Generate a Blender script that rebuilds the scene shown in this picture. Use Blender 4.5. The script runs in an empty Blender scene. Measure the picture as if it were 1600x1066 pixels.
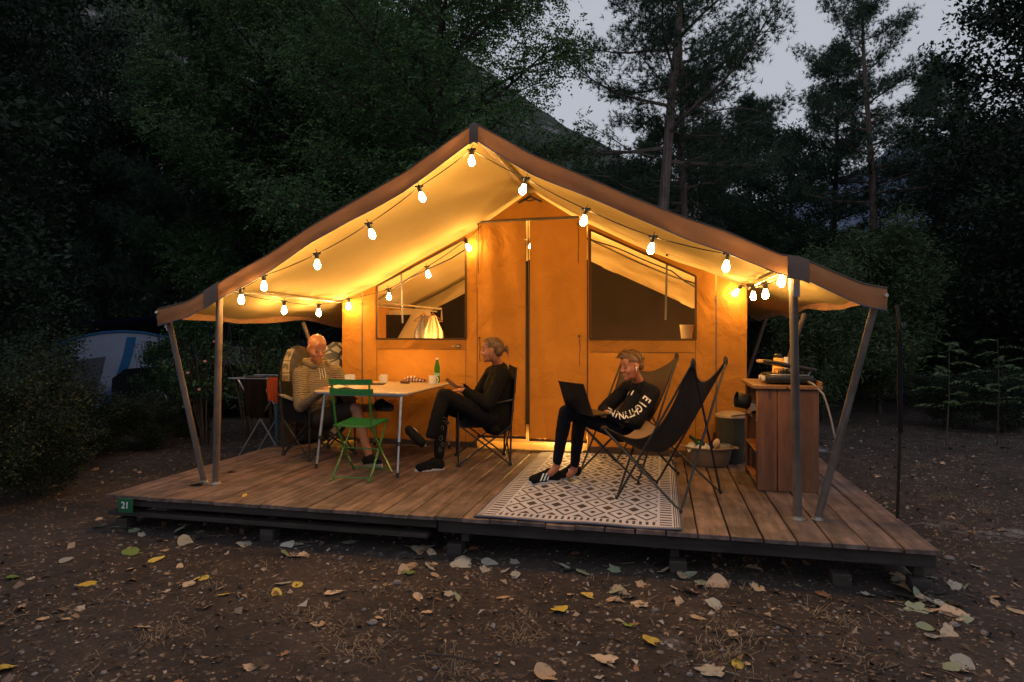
import bpy, bmesh, math, random
import numpy as np
from mathutils import Vector, Matrix, noise
from mathutils.bvhtree import BVHTree
random.seed(7); rng = np.random.default_rng(7)
S = bpy.context.scene
COL = S.collection
R = math.radians

# ------------------------------------------------------------------ camera
F_PX, H_CAM, CV = 1001.0, 1.28, 521.0        # deck surface is z = 0, boards run along +Y
YAW = math.atan(230 / 1001)
sA, cA = math.sin(YAW), math.cos(YAW)
cam = bpy.data.cameras.new('camera'); camo = bpy.data.objects.new('camera', cam); COL.objects.link(camo)
camo.location = (0, 0, H_CAM); camo.rotation_euler = (R(90), 0, YAW)
cam.sensor_width = 36; cam.lens = F_PX / 1600 * 36; cam.shift_y = -12 / 1600
cam.clip_start = .05; cam.clip_end = 6000
S.camera = camo

# ------------------------------------------------------------------ dusk light
SUN_EL, SUN_AZ = R(2.0), R(-60)
W = bpy.data.worlds.new('World'); S.world = W; W.use_nodes = True
nt = W.node_tree; bg = nt.nodes['Background']
sky = nt.nodes.new('ShaderNodeTexSky'); sky.sky_type = 'NISHITA'; sky.sun_disc = False
sky.sun_elevation = SUN_EL; sky.sun_rotation = SUN_AZ; sky.dust_density = 2.0; sky.air_density = 1.0
hs = nt.nodes.new('ShaderNodeHueSaturation'); hs.inputs['Saturation'].default_value = .45
mx = nt.nodes.new('ShaderNodeMix'); mx.data_type = 'RGBA'; mx.inputs[0].default_value = .75
mx.inputs[7].default_value = (5.1, 5.35, 6.1, 1)       # the even grey of thin cloud over the dusk sky
nt.links.new(sky.outputs[0], hs.inputs['Color']); nt.links.new(hs.outputs[0], mx.inputs[6])
nt.links.new(mx.outputs[2], bg.inputs['Color']); bg.inputs['Strength'].default_value = .118
sl = bpy.data.lights.new('sun', 'SUN'); sl.energy = .02; sl.angle = R(25); sl.color = (1, .86, .75)
slo = bpy.data.objects.new('sun', sl); COL.objects.link(slo); slo.rotation_euler = (R(70), 0, R(60))
S.view_settings.view_transform = 'Standard'; S.view_settings.look = 'None'
S.view_settings.exposure = 0; S.view_settings.gamma = 1; S.view_settings.use_curve_mapping = False
S.cycles.use_denoising = True
S.cycles.max_bounces = 6; S.cycles.diffuse_bounces = 3; S.cycles.glossy_bounces = 3
S.cycles.transmission_bounces = 4; S.cycles.transparent_max_bounces = 8
S.cycles.sample_clamp_indirect = 3.0
BULB_E = 340.0

def at(u, v, Y=None, z=None, d=None, X=None):
    """photo pixel + one known coordinate -> point in the place"""
    dx = (u - 800) / F_PX; dz = -(v - CV) / F_PX
    ax = -sA + dx * cA; ay = cA + dx * sA
    if z is not None: t = (z - H_CAM) / dz
    elif Y is not None: t = Y / ay
    elif X is not None: t = X / ax
    else: t = d
    return Vector((ax * t, ay * t, H_CAM + dz * t))

# ------------------------------------------------------------------ object helpers
def clean(n): return n
def tag(o, label=None, cat=None, group=None, kind=None):
    if label: o['label'] = label
    if cat: o['category'] = cat
    if group: o['group'] = group
    if kind: o['kind'] = kind
    return o
def empty(name, loc=(0, 0, 0), rz=0, label=None, cat=None, group=None):
    o = bpy.data.objects.new(name, None); COL.objects.link(o); o.empty_display_size = .1
    o.location = loc; o.rotation_euler = (0, 0, rz)
    return tag(o, label, cat, group)
def link(name, me, mat=None, parent=None):
    o = bpy.data.objects.new(name, me); COL.objects.link(o)
    if mat is not None and not me.materials: me.materials.append(mat)
    if parent is not None: o.parent = parent
    return o
def copy_tree(o, parent=None):
    c = o.copy(); COL.objects.link(c)
    if parent is not None: c.parent = parent
    for ch in list(o.children): copy_tree(ch, c)
    return c
def V(*a): return Vector(a[0]) if len(a) == 1 else Vector(a)

class MB:
    """collects shapes of ONE piece"""
    def __init__(s): s.v = []; s.f = []; s.m = []; s.mi = 0
    def add(s, vs, fs):
        b = len(s.v); s.v += [tuple(p) for p in vs]
        for f in fs: s.f.append(tuple(b + i for i in f)); s.m.append(s.mi)
    def box(s, c, h, rot=None, bev=0):
        """centre, half sizes, optional chamfer"""
        c = V(c); hx, hy, hz = h; M = rot if rot is not None else Matrix.Identity(3)
        if not bev:
            vs = [c + M @ V(x * hx, y * hy, z * hz) for x in (-1, 1) for y in (-1, 1) for z in (-1, 1)]
            s.add(vs, [(0, 1, 3, 2), (4, 6, 7, 5), (0, 4, 5, 1), (2, 3, 7, 6), (0, 2, 6, 4), (1, 5, 7, 3)]); return
        b = bev; ring = []
        o8 = [(hx - b, hy), (hx, hy - b), (hx, -hy + b), (hx - b, -hy), (-hx + b, -hy), (-hx, -hy + b), (-hx, hy - b), (-hx + b, hy)]
        i8 = [(hx - b, hy - b)] * 2 + [(hx - b, -hy + b)] * 2 + [(-hx + b, -hy + b)] * 2 + [(-hx + b, hy - b)] * 2
        i8 = [(x * .999, y * .999) for x, y in i8]
        vs = [];
        for z, rr in ((-hz, 1), (-hz + b, 0), (hz - b, 0), (hz, 1)):
            for k in range(8):
                x, y = o8[k]
                if rr: x = math.copysign(min(abs(x), hx - b), x); y = math.copysign(min(abs(y), hy - b), y)
                vs.append(c + M @ V(x, y, z))
        fs = [tuple(range(8)), tuple(reversed(range(24, 32)))]
        for r in range(3):
            for k in range(8):
                k2 = (k + 1) % 8; fs.append((r * 8 + k, r * 8 + 8 + k, r * 8 + 8 + k2, r * 8 + k2))
        s.add(vs, fs)
    def tube(s, pts, rad, n=8, cap=True, flat=1.0, up=None):
        pts = [V(p) for p in pts]
        if not hasattr(rad, '__len__'): rad = [rad] * len(pts)
        T = []
        for i in range(len(pts)):
            a = pts[max(i - 1, 0)]; b = pts[min(i + 1, len(pts) - 1)]
            t = (b - a); T.append(t.normalized() if t.length > 1e-9 else V(0, 0, 1))
        u0 = V(up) if up is not None else (V(0, 0, 1) if abs(T[0].z) < .9 else V(1, 0, 0))
        vs = []
        for p, t, r in zip(pts, T, rad):
            e1 = u0 - t * u0.dot(t)
            if e1.length < 1e-6: e1 = t.orthogonal()
            e1.normalize(); e2 = t.cross(e1); u0 = e1
            for k in range(n):
                a = 2 * math.pi * k / n
                vs.append(p + e1 * (math.cos(a) * r * flat) + e2 * (math.sin(a) * r))
        fs = []
        for i in range(len(pts) - 1):
            for k in range(n):
                k2 = (k + 1) % n; fs.append((i * n + k, i * n + k2, i * n + n + k2, i * n + n + k))
        if cap: fs += [tuple(reversed(range(n))), tuple(range(len(vs) - n, len(vs)))]
        s.add(vs, fs)
    def bar(s, a, b, w, t, up=(0, 0, 1)):
        a, b = V(a), V(b); d = (b - a).normalized(); u = V(up); u = (u - d * u.dot(d)).normalized(); w_ = d.cross(u)
        s.box((a + b) / 2, (w / 2, (b - a).length / 2, t / 2), Matrix((w_, d, u)).transposed())
    def lathe(s, prof, c=(0, 0, 0), n=16, rot=None, cap=True):
        M = rot if rot is not None else Matrix.Identity(3); c = V(c); vs = []
        for r, z in prof:
            for k in range(n):
                a = 2 * math.pi * k / n; vs.append(c + M @ V(r * math.cos(a), r * math.sin(a), z))
        fs = []
        for i in range(len(prof) - 1):
            for k in range(n):
                k2 = (k + 1) % n; fs.append((i * n + k, i * n + k2, i * n + n + k2, i * n + n + k))
        if cap:
            if prof[0][0] > 1e-4: fs.append(tuple(reversed(range(n))))
            if prof[-1][0] > 1e-4: fs.append(tuple(range(len(vs) - n, len(vs))))
        s.add(vs, fs)
    def ell(s, c, r, rot=None, n=16, m=10):
        M = rot if rot is not None else Matrix.Identity(3); c = V(c); vs = [c + M @ V(0, 0, -r[2])]
        for i in range(1, m):
            p = math.pi * i / m
            for k in range(n):
                a = 2 * math.pi * k / n
                vs.append(c + M @ V(r[0] * math.sin(p) * math.cos(a), r[1] * math.sin(p) * math.sin(a), -r[2] * math.cos(p)))
        vs.append(c + M @ V(0, 0, r[2])); fs = []
        for k in range(n):
            k2 = (k + 1) % n; fs.append((0, 1 + k2, 1 + k)); L = 1 + (m - 2) * n
            fs.append((L + k, L + k2, len(vs) - 1))
            for i in range(m - 2):
                b = 1 + i * n; fs.append((b + k, b + k2, b + n + k2, b + n + k))
        s.add(vs, fs)
    def cap(s, a, b, ra, rb, n=14):
        """tapered capsule"""
        a, b = V(a), V(b); d = b - a; L = d.length
        q = d.to_track_quat('Z', 'Y').to_matrix() if L > 1e-6 else Matrix.Identity(3)
        pr = [(ra * math.sin(t), -ra * math.cos(t)) for t in (0.02, .5, 1.0, math.pi / 2)]
        pr += [(rb * math.sin(t), L + rb * -math.cos(t)) for t in (math.pi / 2, 2.1, 2.6, 3.12)]
        s.lathe(pr, a, n, q)
    def grid(s, fn, nu, nv):
        vs = [fn(i / nu, j / nv) for i in range(nu + 1) for j in range(nv + 1)]
        s.add(vs, [(i * (nv + 1) + j, (i + 1) * (nv + 1) + j, (i + 1) * (nv + 1) + j + 1, i * (nv + 1) + j + 1) for i in range(nu) for j in range(nv)])
    def mesh(s, name='m', smooth=False, ang=40):
        me = bpy.data.meshes.new(name); me.from_pydata(s.v, [], s.f); me.validate()
        if len(set(s.m)) > 1: me.polygons.foreach_set('material_index', s.m)
        if smooth:
            me.polygons.foreach_set('use_smooth', [True] * len(me.polygons))
            try: me.set_sharp_from_angle(angle=R(ang))
            except Exception: pass
        me.update(); return me
    def build(s, name, mat, parent=None, smooth=True, ang=40):
        me = s.mesh(name, smooth, ang)
        for m in (mat if isinstance(mat, (list, tuple)) else [mat]): me.materials.append(m)
        o = bpy.data.objects.new(name, me); COL.objects.link(o)
        if parent is not None: o.parent = parent
        return o

# ------------------------------------------------------------------ materials
class NT:
    def __init__(s, name):
        s.mat = bpy.data.materials.new(name); s.mat.use_nodes = True; s.t = s.mat.node_tree; s.b = s.t.nodes['Principled BSDF']
    def n(s, kind, **kw):
        o = s.t.nodes.new('ShaderNode' + kind)
        for k, v in kw.items(): setattr(o, k, v)
        return o
    def l(s, a, b): s.t.links.new(a, b)
    def coord(s, kind='Object', scale=(1, 1, 1), rot=(0, 0, 0), jitter=False):
        c = s.n('TexCoord').outputs[kind]; m = s.n('Mapping'); m.inputs['Scale'].default_value = scale; m.inputs['Rotation'].default_value = rot
        if jitter:
            oi = s.n('ObjectInfo'); mm = s.m('MULTIPLY', oi.outputs['Random'], 37.0)
            cx = s.n('CombineXYZ'); s.l(mm, cx.inputs[0]); s.l(mm, cx.inputs[2]); s.l(cx.outputs[0], m.inputs['Location'])
        s.l(c, m.inputs['Vector']); return m.outputs[0]
    def noise(s, vec, scale, detail=4, rough=.55, dist=0):
        o = s.n('TexNoise'); o.inputs['Scale'].default_value = scale; o.inputs['Detail'].default_value = detail
        o.inputs['Roughness'].default_value = rough; o.inputs['Distortion'].default_value = dist
        if vec is not None: s.l(vec, o.inputs['Vector'])
        return o.outputs['Fac']
    def m(s, op, a, b=None, c=None):
        o = s.n('Math', operation=op)
        for i, x in enumerate((a, b, c)):
            if x is None: continue
            if isinstance(x, (int, float)): o.inputs[i].default_value = x
            else: s.l(x, o.inputs[i])
        return o.outputs[0]
    def ramp(s, fac, stops, interp='LINEAR'):
        o = s.n('ValToRGB'); o.color_ramp.interpolation = interp; e = o.color_ramp.elements
        while len(e) < len(stops): e.new(.5)
        for q, (p, c) in zip(e, stops):
            q.position = p; q.color = (c, c, c, 1) if isinstance(c, (int, float)) else tuple(c) + (1,)
        s.l(fac, o.inputs[0]); return o.outputs[0]
    def mix(s, fac, a, b, mode='MIX'):
        o = s.n('Mix', data_type='RGBA', blend_type=mode)
        for i, x in ((0, fac), (6, a), (7, b)):
            if isinstance(x, (int, float)): o.inputs[i].default_value = x if i == 0 else (x, x, x, 1)
            elif isinstance(x, (tuple, list)): o.inputs[i].default_value = tuple(x) + (1,) * (4 - len(x))
            else: s.l(x, o.inputs[i])
        return o.outputs[2]
    def bump(s, h, strength=.3, dist=.01, prev=None):
        o = s.n('Bump'); o.inputs['Strength'].default_value = strength; o.inputs['Distance'].default_value = dist
        s.l(h, o.inputs['Height'])
        if prev is not None: s.l(prev, o.inputs['Normal'])
        return o.outputs[0]
    def set(s, **kw):
        for k, v in kw.items():
            i = s.b.inputs[k.replace('_', ' ')]
            if isinstance(v, (int, float)): i.default_value = v
            elif isinstance(v, (tuple, list)): i.default_value = tuple(v) + (1,) * (4 - len(v)) if len(v) == 3 and i.type == 'RGBA' else v
            else: s.l(v, i)
        return s
    def rnd(s): return s.n('ObjectInfo').outputs['Random']

def mat_simple(name, col, rough=.6, var=.25, scale=8, metal=0, bump=0, bscale=60, jitter=True, **kw):
    t = NT(name); c = t.coord(jitter=jitter)
    n = t.noise(c, scale, 5)
    lo = tuple(x * (1 - var) for x in col); hi = tuple(min(1, x * (1 + var)) for x in col)
    t.set(Base_Color=t.ramp(n, [(.3, lo), (.7, hi)]), Roughness=t.ramp(t.noise(c, scale * 2.3), [(.3, max(rough - .1, .05)), (.7, min(rough + .12, 1))]), Metallic=metal)
    if bump: t.set(Normal=t.bump(t.noise(c, bscale, 3), bump, .01))
    for k, v in kw.items(): t.set(**{k: v})
    return t.mat
def mat_cloth(name, col, var=.2, weave=900, wr=.35, wscale=5, rough=.85, trans=0, sheen=0, wdist=.03):
    t = NT(name); c = t.coord('Object')
    n = t.noise(c, 2.5, 6, .6)
    lo = tuple(x * (1 - var) for x in col); hi = tuple(min(1, x * (1 + var)) for x in col)
    colr = t.ramp(n, [(.3, lo), (.7, hi)])
    fine = t.noise(c, weave, 1)
    colr = t.mix(.25, colr, t.ramp(fine, [(.35, .35), (.65, 1.0)]), 'MULTIPLY')
    b1 = t.bump(t.noise(c, wscale, 4, .5, .6), wr, wdist)
    b2 = t.bump(fine, .25, .002, b1)
    t.set(Base_Color=colr, Roughness=rough, Normal=b2); t.b.inputs['Specular IOR Level'].default_value = .15
    if trans:
        tr = t.n('BsdfTranslucent'); t.l(colr, tr.inputs[0]); t.l(b1, tr.inputs['Normal'])
        ms = t.n('MixShader'); ms.inputs[0].default_value = trans
        t.l(t.b.outputs[0], ms.inputs[1]); t.l(tr.outputs[0], ms.inputs[2])
        t.l(ms.outputs[0], t.t.nodes['Material Output'].inputs['Surface'])
    return t.mat
def mat_wood(name, dark, light, axis='Y', rough=.65, k=1.0, stain=.5):
    """grain runs along axis; every board gets its own offset and tone"""
    t = NT(name); sc = {'X': (.7, 6, 6), 'Y': (6, .7, 6), 'Z': (6, 6, .7)}[axis]
    c = t.coord('Object', sc, jitter=True)
    g = t.noise(c, 2.2 * k, 8, .62, 1.2); fine = t.noise(c, 16 * k, 4, .7)
    w = t.n('TexWave', wave_type='BANDS', bands_direction='X' if axis != 'X' else 'Y'); w.inputs['Scale'].default_value = .55 * k; w.inputs['Distortion'].default_value = 9; w.inputs['Detail'].default_value = 3
    t.l(c, w.inputs['Vector'])
    f = t.m('ADD', t.m('MULTIPLY', g, .6), t.m('ADD', t.m('MULTIPLY', fine, .28), t.m('MULTIPLY', w.outputs['Fac'], .12)))
    col = t.ramp(f, [(.3, dark), (.52, tuple((a + b) / 2 for a, b in zip(dark, light))), (.72, light)])
    tone = t.ramp(t.rnd(), [(0, (.72, .72, .74)), (.5, (1, .97, .95)), (1, (1.0, .86, .78))])
    col = t.mix(1, col, tone, 'MULTIPLY')
    c2 = t.coord('Object', (1, 1, 1), jitter=True)
    st = t.ramp(t.noise(c2, 3.1, 6, .65), [(.42, 1 - stain * .7), (.58, 1)])
    col = t.mix(1, col, st, 'MULTIPLY')
    kn = t.n('TexVoronoi'); kn.inputs['Scale'].default_value = 1.0; t.l(t.coord('Object', {'X': (1.5, 5, 5), 'Y': (5, 1.5, 5), 'Z': (5, 5, 1.5)}[axis], jitter=True), kn.inputs['Vector'])
    col = t.mix(1, col, t.ramp(kn.outputs['Distance'], [(.05, .45), (.1, 1)]), 'MULTIPLY')
    t.set(Base_Color=col, Roughness=t.ramp(g, [(.3, rough + .15), (.7, rough - .1)]), Normal=t.bump(f, .55, .006))
    return t.mat
def mat_leaf(name, stops, scale=1.3, rough=.6, trans=.3):
    t = NT(name)
    a = t.n('Attribute', attribute_name='rnd'); n = t.noise(t.coord('Object'), scale, 3)
    f = t.m('ADD', t.m('MULTIPLY', a.outputs['Fac'], .6), t.m('MULTIPLY', n, .4))
    col = t.ramp(f, stops); t.set(Base_Color=col, Roughness=rough)
    if trans:
        tr = t.n('BsdfTranslucent'); t.l(col, tr.inputs[0])
        ms = t.n('MixShader'); ms.inputs[0].default_value = trans
        t.l(t.b.outputs[0], ms.inputs[1]); t.l(tr.outputs[0], ms.inputs[2])
        t.l(ms.outputs[0], t.t.nodes['Material Output'].inputs['Surface'])
    return t.mat

M = {}
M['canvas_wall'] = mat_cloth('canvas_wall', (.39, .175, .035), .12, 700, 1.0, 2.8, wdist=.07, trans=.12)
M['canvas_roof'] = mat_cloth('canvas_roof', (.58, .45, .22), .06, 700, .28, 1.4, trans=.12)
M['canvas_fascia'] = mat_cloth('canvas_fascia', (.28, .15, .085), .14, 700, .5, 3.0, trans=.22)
M['trim'] = mat_cloth('trim', (.13, .10, .09), .2, 500, .1)
M['piping'] = mat_cloth('piping', (.10, .11, .17), .2, 500, .1)
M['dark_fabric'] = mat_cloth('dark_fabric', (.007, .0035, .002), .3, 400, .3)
M['cream'] = mat_cloth('cream', (.62, .52, .33), .1, 500, .5, 3)
M['deck'] = mat_wood('deck_wood', (.075, .052, .047), (.29, .205, .18), 'Y', stain=.75)
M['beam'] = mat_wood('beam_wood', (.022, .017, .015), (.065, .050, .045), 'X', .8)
M['cab_v'] = mat_wood('cabinet_wood_upright', (.10, .038, .018), (.27, .125, .058), 'Z', .5, .8, .25)
M['cab_h'] = mat_wood('cabinet_wood_top', (.18, .075, .03), (.40, .20, .09), 'X', .5, .8, .25)
M['pole'] = mat_wood('pole_wood', (.07, .055, .05), (.20, .155, .13), 'Z', .7, .8)
M['metal_pipe'] = mat_simple('metal_pipe', (.5, .47, .42), .35, .15, 20, metal=.8)
M['black_metal'] = mat_simple('black_metal', (.022, .022, .026), .42, .3, 12, metal=.2)
M['alu'] = mat_simple('alu', (.42, .43, .47), .38, .15, 20, metal=.85)
M['green'] = mat_simple('green_paint', (.018, .16, .03), .42, .2, 25, bump=.06)
M['black_fabric'] = mat_cloth('black_fabric', (.009, .009, .011), .3, 700, .4, 7)
M['sling'] = mat_cloth('sling_fabric', (.045, .034, .028), .2, 600, .35, 5)
M['sling_in'] = mat_cloth('sling_inner', (.28, .18, .105), .15, 600, .3, 6)
M['grey_fabric'] = mat_cloth('grey_fabric', (.2, .19, .2), .2, 600, .3, 6)
M['table'] = mat_simple('table_top', (.50, .40, .31), .38, .08, 5)
M['plastic_black'] = mat_simple('black_plastic', (.012, .012, .013), .38, .3, 12)
M['rubber'] = mat_simple('rubber', (.02, .02, .02), .8, .3, 30, bump=.2)
M['white'] = mat_simple('white_glaze', (.75, .72, .66), .25, .05, 6)
M['offwhite'] = mat_simple('offwhite', (.6, .56, .5), .55, .15, 20)
M['cable'] = mat_simple('cable', (.012, .011, .010), .5, .2, 10)
M['orange_cloth'] = mat_cloth('orange_cloth', (.42, .065, .018), .2, 500, .5, 9)
M['blue_cloth'] = mat_cloth('blue_cloth', (.03, .10, .16), .2, 500, .5, 9)
M['brown_cloth'] = mat_cloth('brown_cloth', (.10, .065, .05), .2, 500, .5, 9)
M['navy_tent'] = mat_cloth('navy_tent', (.05, .08, .34), .2, 300, .4, 2, rough=.6)
M['white_tent'] = mat_cloth('white_tent', (.36, .41, .56), .1, 300, .4, 2, rough=.6)
M['grey_tent'] = mat_cloth('grey_tent', (.12, .13, .16), .2, 300, .4, 2, rough=.6)
M['blue_trim'] = mat_cloth('blue_trim', (.03, .15, .36), .1, 300, .2, 2)
def emis(name, col, st):
    t = NT(name); t.set(Base_Color=col, Emission_Color=col, Emission_Strength=st, Roughness=.3); return t.mat
# ------------------------------------------------------------------ ground, hills
XM = -1.37; GZ = -.28
t = NT('dirt'); c = t.coord('Object')
g1 = t.noise(c, .9, 6, .6); g2 = t.noise(c, 9, 8, .7); g3 = t.noise(c, 70, 4, .7)
base = t.ramp(g1, [(.3, (.018, .012, .010)), (.5, (.035, .023, .019)), (.7, (.058, .040, .033))])
base = t.mix(.8, base, t.ramp(g2, [(.35, .45), (.5, .95), (.65, 1.25)]), 'MULTIPLY')
vor = t.n('TexVoronoi'); vor.inputs['Scale'].default_value = 55; t.l(c, vor.inputs['Vector'])
fl = t.m('MULTIPLY', t.ramp(vor.outputs['Color'], [(.78, 0), (.84, 1)]), t.ramp(g2, [(.45, 0), (.6, 1)]))
base = t.mix(fl, base, (.26, .19, .13))
chalk = t.ramp(t.noise(t.coord('Object', (.55, .55, .55)), 1.0, 7, .62), [(.60, 0), (.67, 1)])
base = t.mix(t.m('MULTIPLY', chalk, t.ramp(g2, [(.42, 0), (.56, .9)])), base, (.36, .36, .40))
hgt = t.m('ADD', t.m('MULTIPLY', g2, .7), t.m('MULTIPLY', g3, .35))
t.set(Base_Color=base, Roughness=.95, Normal=t.bump(hgt, .9, .03)); M['dirt'] = t.mat

def gz(x, y):
    h = noise.noise(V(x * .35, y * .35, 3)) * .03 + noise.noise(V(x * 1.7, y * 1.7, 9)) * .014
    h += noise.noise(V(x * 6, y * 6, 1)) * .006
    far = max(0, math.hypot(x, y) - 12)
    h += noise.noise(V(x * .06, y * .06, 5)) * min(far, 20) * .02
    if -6 < x < 3.5 and y > 3.9: h = min(h, .0)
    return GZ + h
def axis(lo, hi, fine_lo, fine_hi, step, grow=1.22):
    a = list(np.arange(fine_lo, fine_hi + 1e-6, step)); s = step
    x = fine_hi
    while x < hi: s *= grow; x += s; a.append(min(x, hi))
    s = step; x = fine_lo
    while x > lo: s *= grow; x -= s; a.insert(0, max(x, lo))
    return a
xs = axis(-500, 500, -6, 5, .055); ys = axis(-60, 900, 1.6, 9, .055)
mb = MB(); nx = len(ys)
mb.v = [(x, y, gz(x, y)) for x in xs for y in ys]
mb.f = [(i * nx + j, (i + 1) * nx + j, (i + 1) * nx + j + 1, i * nx + j + 1) for i in range(len(xs) - 1) for j in range(nx - 1)]
mb.m = [0] * len(mb.f)
tag(mb.build('ground', M['dirt']), kind='structure')

# near hillside: wooded slope with pale rock, from far left down to the right
t = NT('hillside_rock'); c = t.coord('Object', (1, 1, 1))
n1 = t.noise(c, .05, 8, .68); n2 = t.noise(c, .35, 6, .7)
col = t.ramp(n2, [(.35, (.010, .020, .010)), (.55, (.022, .038, .018)), (.7, (.05, .055, .03))])
rock = t.ramp(t.m('ADD', t.m('MULTIPLY', n1, .55), t.m('MULTIPLY', n2, .45)), [(.52, 0), (.57, 1)])
col = t.mix(rock, col, t.ramp(t.noise(c, .9, 5), [(.35, (.10, .08, .075)), (.65, (.42, .38, .42))]))
t.set(Base_Color=col, Roughness=.95, Normal=t.bump(n2, 1, 2.0)); M['hill'] = t.mat
def hill(name, prof, Y0, depth, mat, amp, nseg=90, base=-6):
    """prof: list of (u, v) skyline pixels seen at distance Y0"""
    P = [at(u, v, d=Y0) for u, v in prof]
    def sky_at(s):
        k = s * (len(P) - 1); i = min(int(k), len(P) - 2); f = k - i
        return P[i].lerp(P[i + 1], f)
    def fn(u, w):
        p = sky_at(u); front = w * 2 - 1                       # -1 foot near us .. 0 crest .. 1 foot behind
        z = base + (p.z - base) * (1 - abs(front) ** 1.4)
        away = V(-sA, cA, 0)
        q = V(p.x, p.y, 0) + away * front * depth * (1 + .15 * math.sin(u * 9)); q.z = z
        nn = noise.fractal(V(q.x, q.y, z) / (amp * 9), .9, 2.1, 5)
        q.z += nn * amp * (1 - abs(front)) ** .5; q += away * nn * amp * 1.2
        return q
    mb = MB(); mb.grid(fn, nseg, 60); return tag(mb.build(name, mat), kind='structure')
hill('hillside', [(-1900, -250), (-900, -500), (-300, -420), (150, -260), (420, -90), (600, 20), (700, 75), (780, 130), (850, 182), (905, 222), (960, 268), (1080, 330), (1300, 400)], 170, 110, M['hill'], 5)
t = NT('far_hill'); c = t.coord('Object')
t.set(Base_Color=t.ramp(t.noise(c, .012, 8, .7), [(.35, (.045, .07, .13)), (.6, (.09, .12, .20)), (.72, (.20, .22, .30))]), Roughness=1, Normal=t.bump(t.noise(c, .03, 6), 1, 12))  # bluish base colour holds the dusk haze of distance
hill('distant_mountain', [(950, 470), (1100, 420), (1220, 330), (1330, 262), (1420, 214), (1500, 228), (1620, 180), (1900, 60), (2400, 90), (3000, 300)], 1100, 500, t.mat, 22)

# ------------------------------------------------------------------ wooden deck
DX0, DX1, DY0, DY1 = -4.29, 1.62, 4.25, 11.6
deck = empty('wooden_deck', (XM, DY0, 0), 0, 'low weathered plank deck carrying the lit canvas tent', 'deck')
def local(o): o.location = -V(o.parent.location) if o.parent else o.location; return o
NB = 30; bw = (DX1 - DX0) / NB
def board_mesh(L, w, seed):
    mb = MB(); r = random.Random(seed); n = 3; hw = w / 2; b = .004
    for i in range(n + 1):
        y = L * i / n; dx = r.uniform(-.0015, .0015); dz = r.uniform(-.002, .002) ; cup = .0015
        for x, z in ((-hw, -.026), (-hw, -b + dz), (-hw + b, dz), (0, dz - cup), (hw - b, dz), (hw, -b + dz), (hw, -.026)):
            mb.v.append((x + dx, y, z))
    for i in range(n):
        for k in range(7):
            k2 = (k + 1) % 7; mb.f.append((i * 7 + k, i * 7 + k2, i * 7 + 7 + k2, i * 7 + 7 + k))
    mb.f.append(tuple(range(7))); mb.f.append(tuple(reversed(range(n * 7, n * 7 + 7)))); mb.m = [0] * len(mb.f)
    me = mb.mesh('board', True, 30); me.materials.append(M['deck']); return me
split = [6.35, 7.55]
for i in range(NB):
    r = random.Random(i * 3 + 1)
    sp = split[i % 2] if i not in (3, 11) else 5.6
    x = DX0 + bw * (i + .5)
    w = bw - r.choice([.004, .006, .010, .012] if i < 20 else [.010, .012, .014])
    for (y0, y1) in ((DY0 - r.uniform(0, .018), sp - .003), (sp + .003, DY1)):
        o = link('board', board_mesh(y1 - y0, w, i * 7 + int(y0)), None, deck)
        o.location = V(x, y0, r.uniform(-.002, .0015)) - deck.location
        o.rotation_euler = (0, r.uniform(-.006, .006), 0)
def beam(x0, x1, y, z, hy, hz, nm='beam', mat='beam'):
    mb = MB(); mb.box((0, 0, 0), ((x1 - x0) / 2, hy, hz), bev=.006); o = mb.build(nm, M[mat], deck); o.location = V((x0 + x1) / 2, y, z) - deck.location
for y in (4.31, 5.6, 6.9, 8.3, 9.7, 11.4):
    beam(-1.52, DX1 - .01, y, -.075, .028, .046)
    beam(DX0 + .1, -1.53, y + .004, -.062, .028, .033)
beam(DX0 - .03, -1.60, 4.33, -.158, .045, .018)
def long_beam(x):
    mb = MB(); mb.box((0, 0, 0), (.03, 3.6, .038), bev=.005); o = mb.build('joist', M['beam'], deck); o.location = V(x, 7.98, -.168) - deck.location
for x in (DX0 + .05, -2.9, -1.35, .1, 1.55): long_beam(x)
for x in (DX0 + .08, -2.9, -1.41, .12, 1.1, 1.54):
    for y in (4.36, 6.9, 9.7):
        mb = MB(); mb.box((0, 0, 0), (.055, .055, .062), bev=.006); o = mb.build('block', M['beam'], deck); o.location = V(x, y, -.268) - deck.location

# number plate
sg = empty('number_sign', V(-4.08, DY0 - .03, -.07), 0, 'small green plate with white number 21 on the deck edge', 'sign')
mb = MB(); mb.box((0, 0, 0), (.068, .004, .056), bev=.002); mb.build('plate', mat_simple('sign_green', (.008, .09, .035), .4, .15), sg)
def text_mesh(s, size, extrude=.0008, bold=0.0):
    cu = bpy.data.curves.new('txt', 'FONT'); cu.body = s; cu.size = size; cu.extrude = extrude; cu.align_x = 'CENTER'; cu.align_y = 'CENTER'; cu.offset = bold; cu.resolution_u = 3
    o = bpy.data.objects.new('txt', cu); COL.objects.link(o); dg = bpy.context.evaluated_depsgraph_get(); dg.update()
    me = bpy.data.meshes.new_from_object(o.evaluated_get(dg)); bpy.data.objects.remove(o); return me
me = text_mesh('21', .072, bold=.001); me.materials.clear(); me.materials.append(mat_simple('sign_white', (.75, .78, .8), .5, .05)); o = link('numerals', me, None, sg); o.rotation_euler = (R(90), 0, 0); o.location = (0, -.0055, 0)

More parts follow.
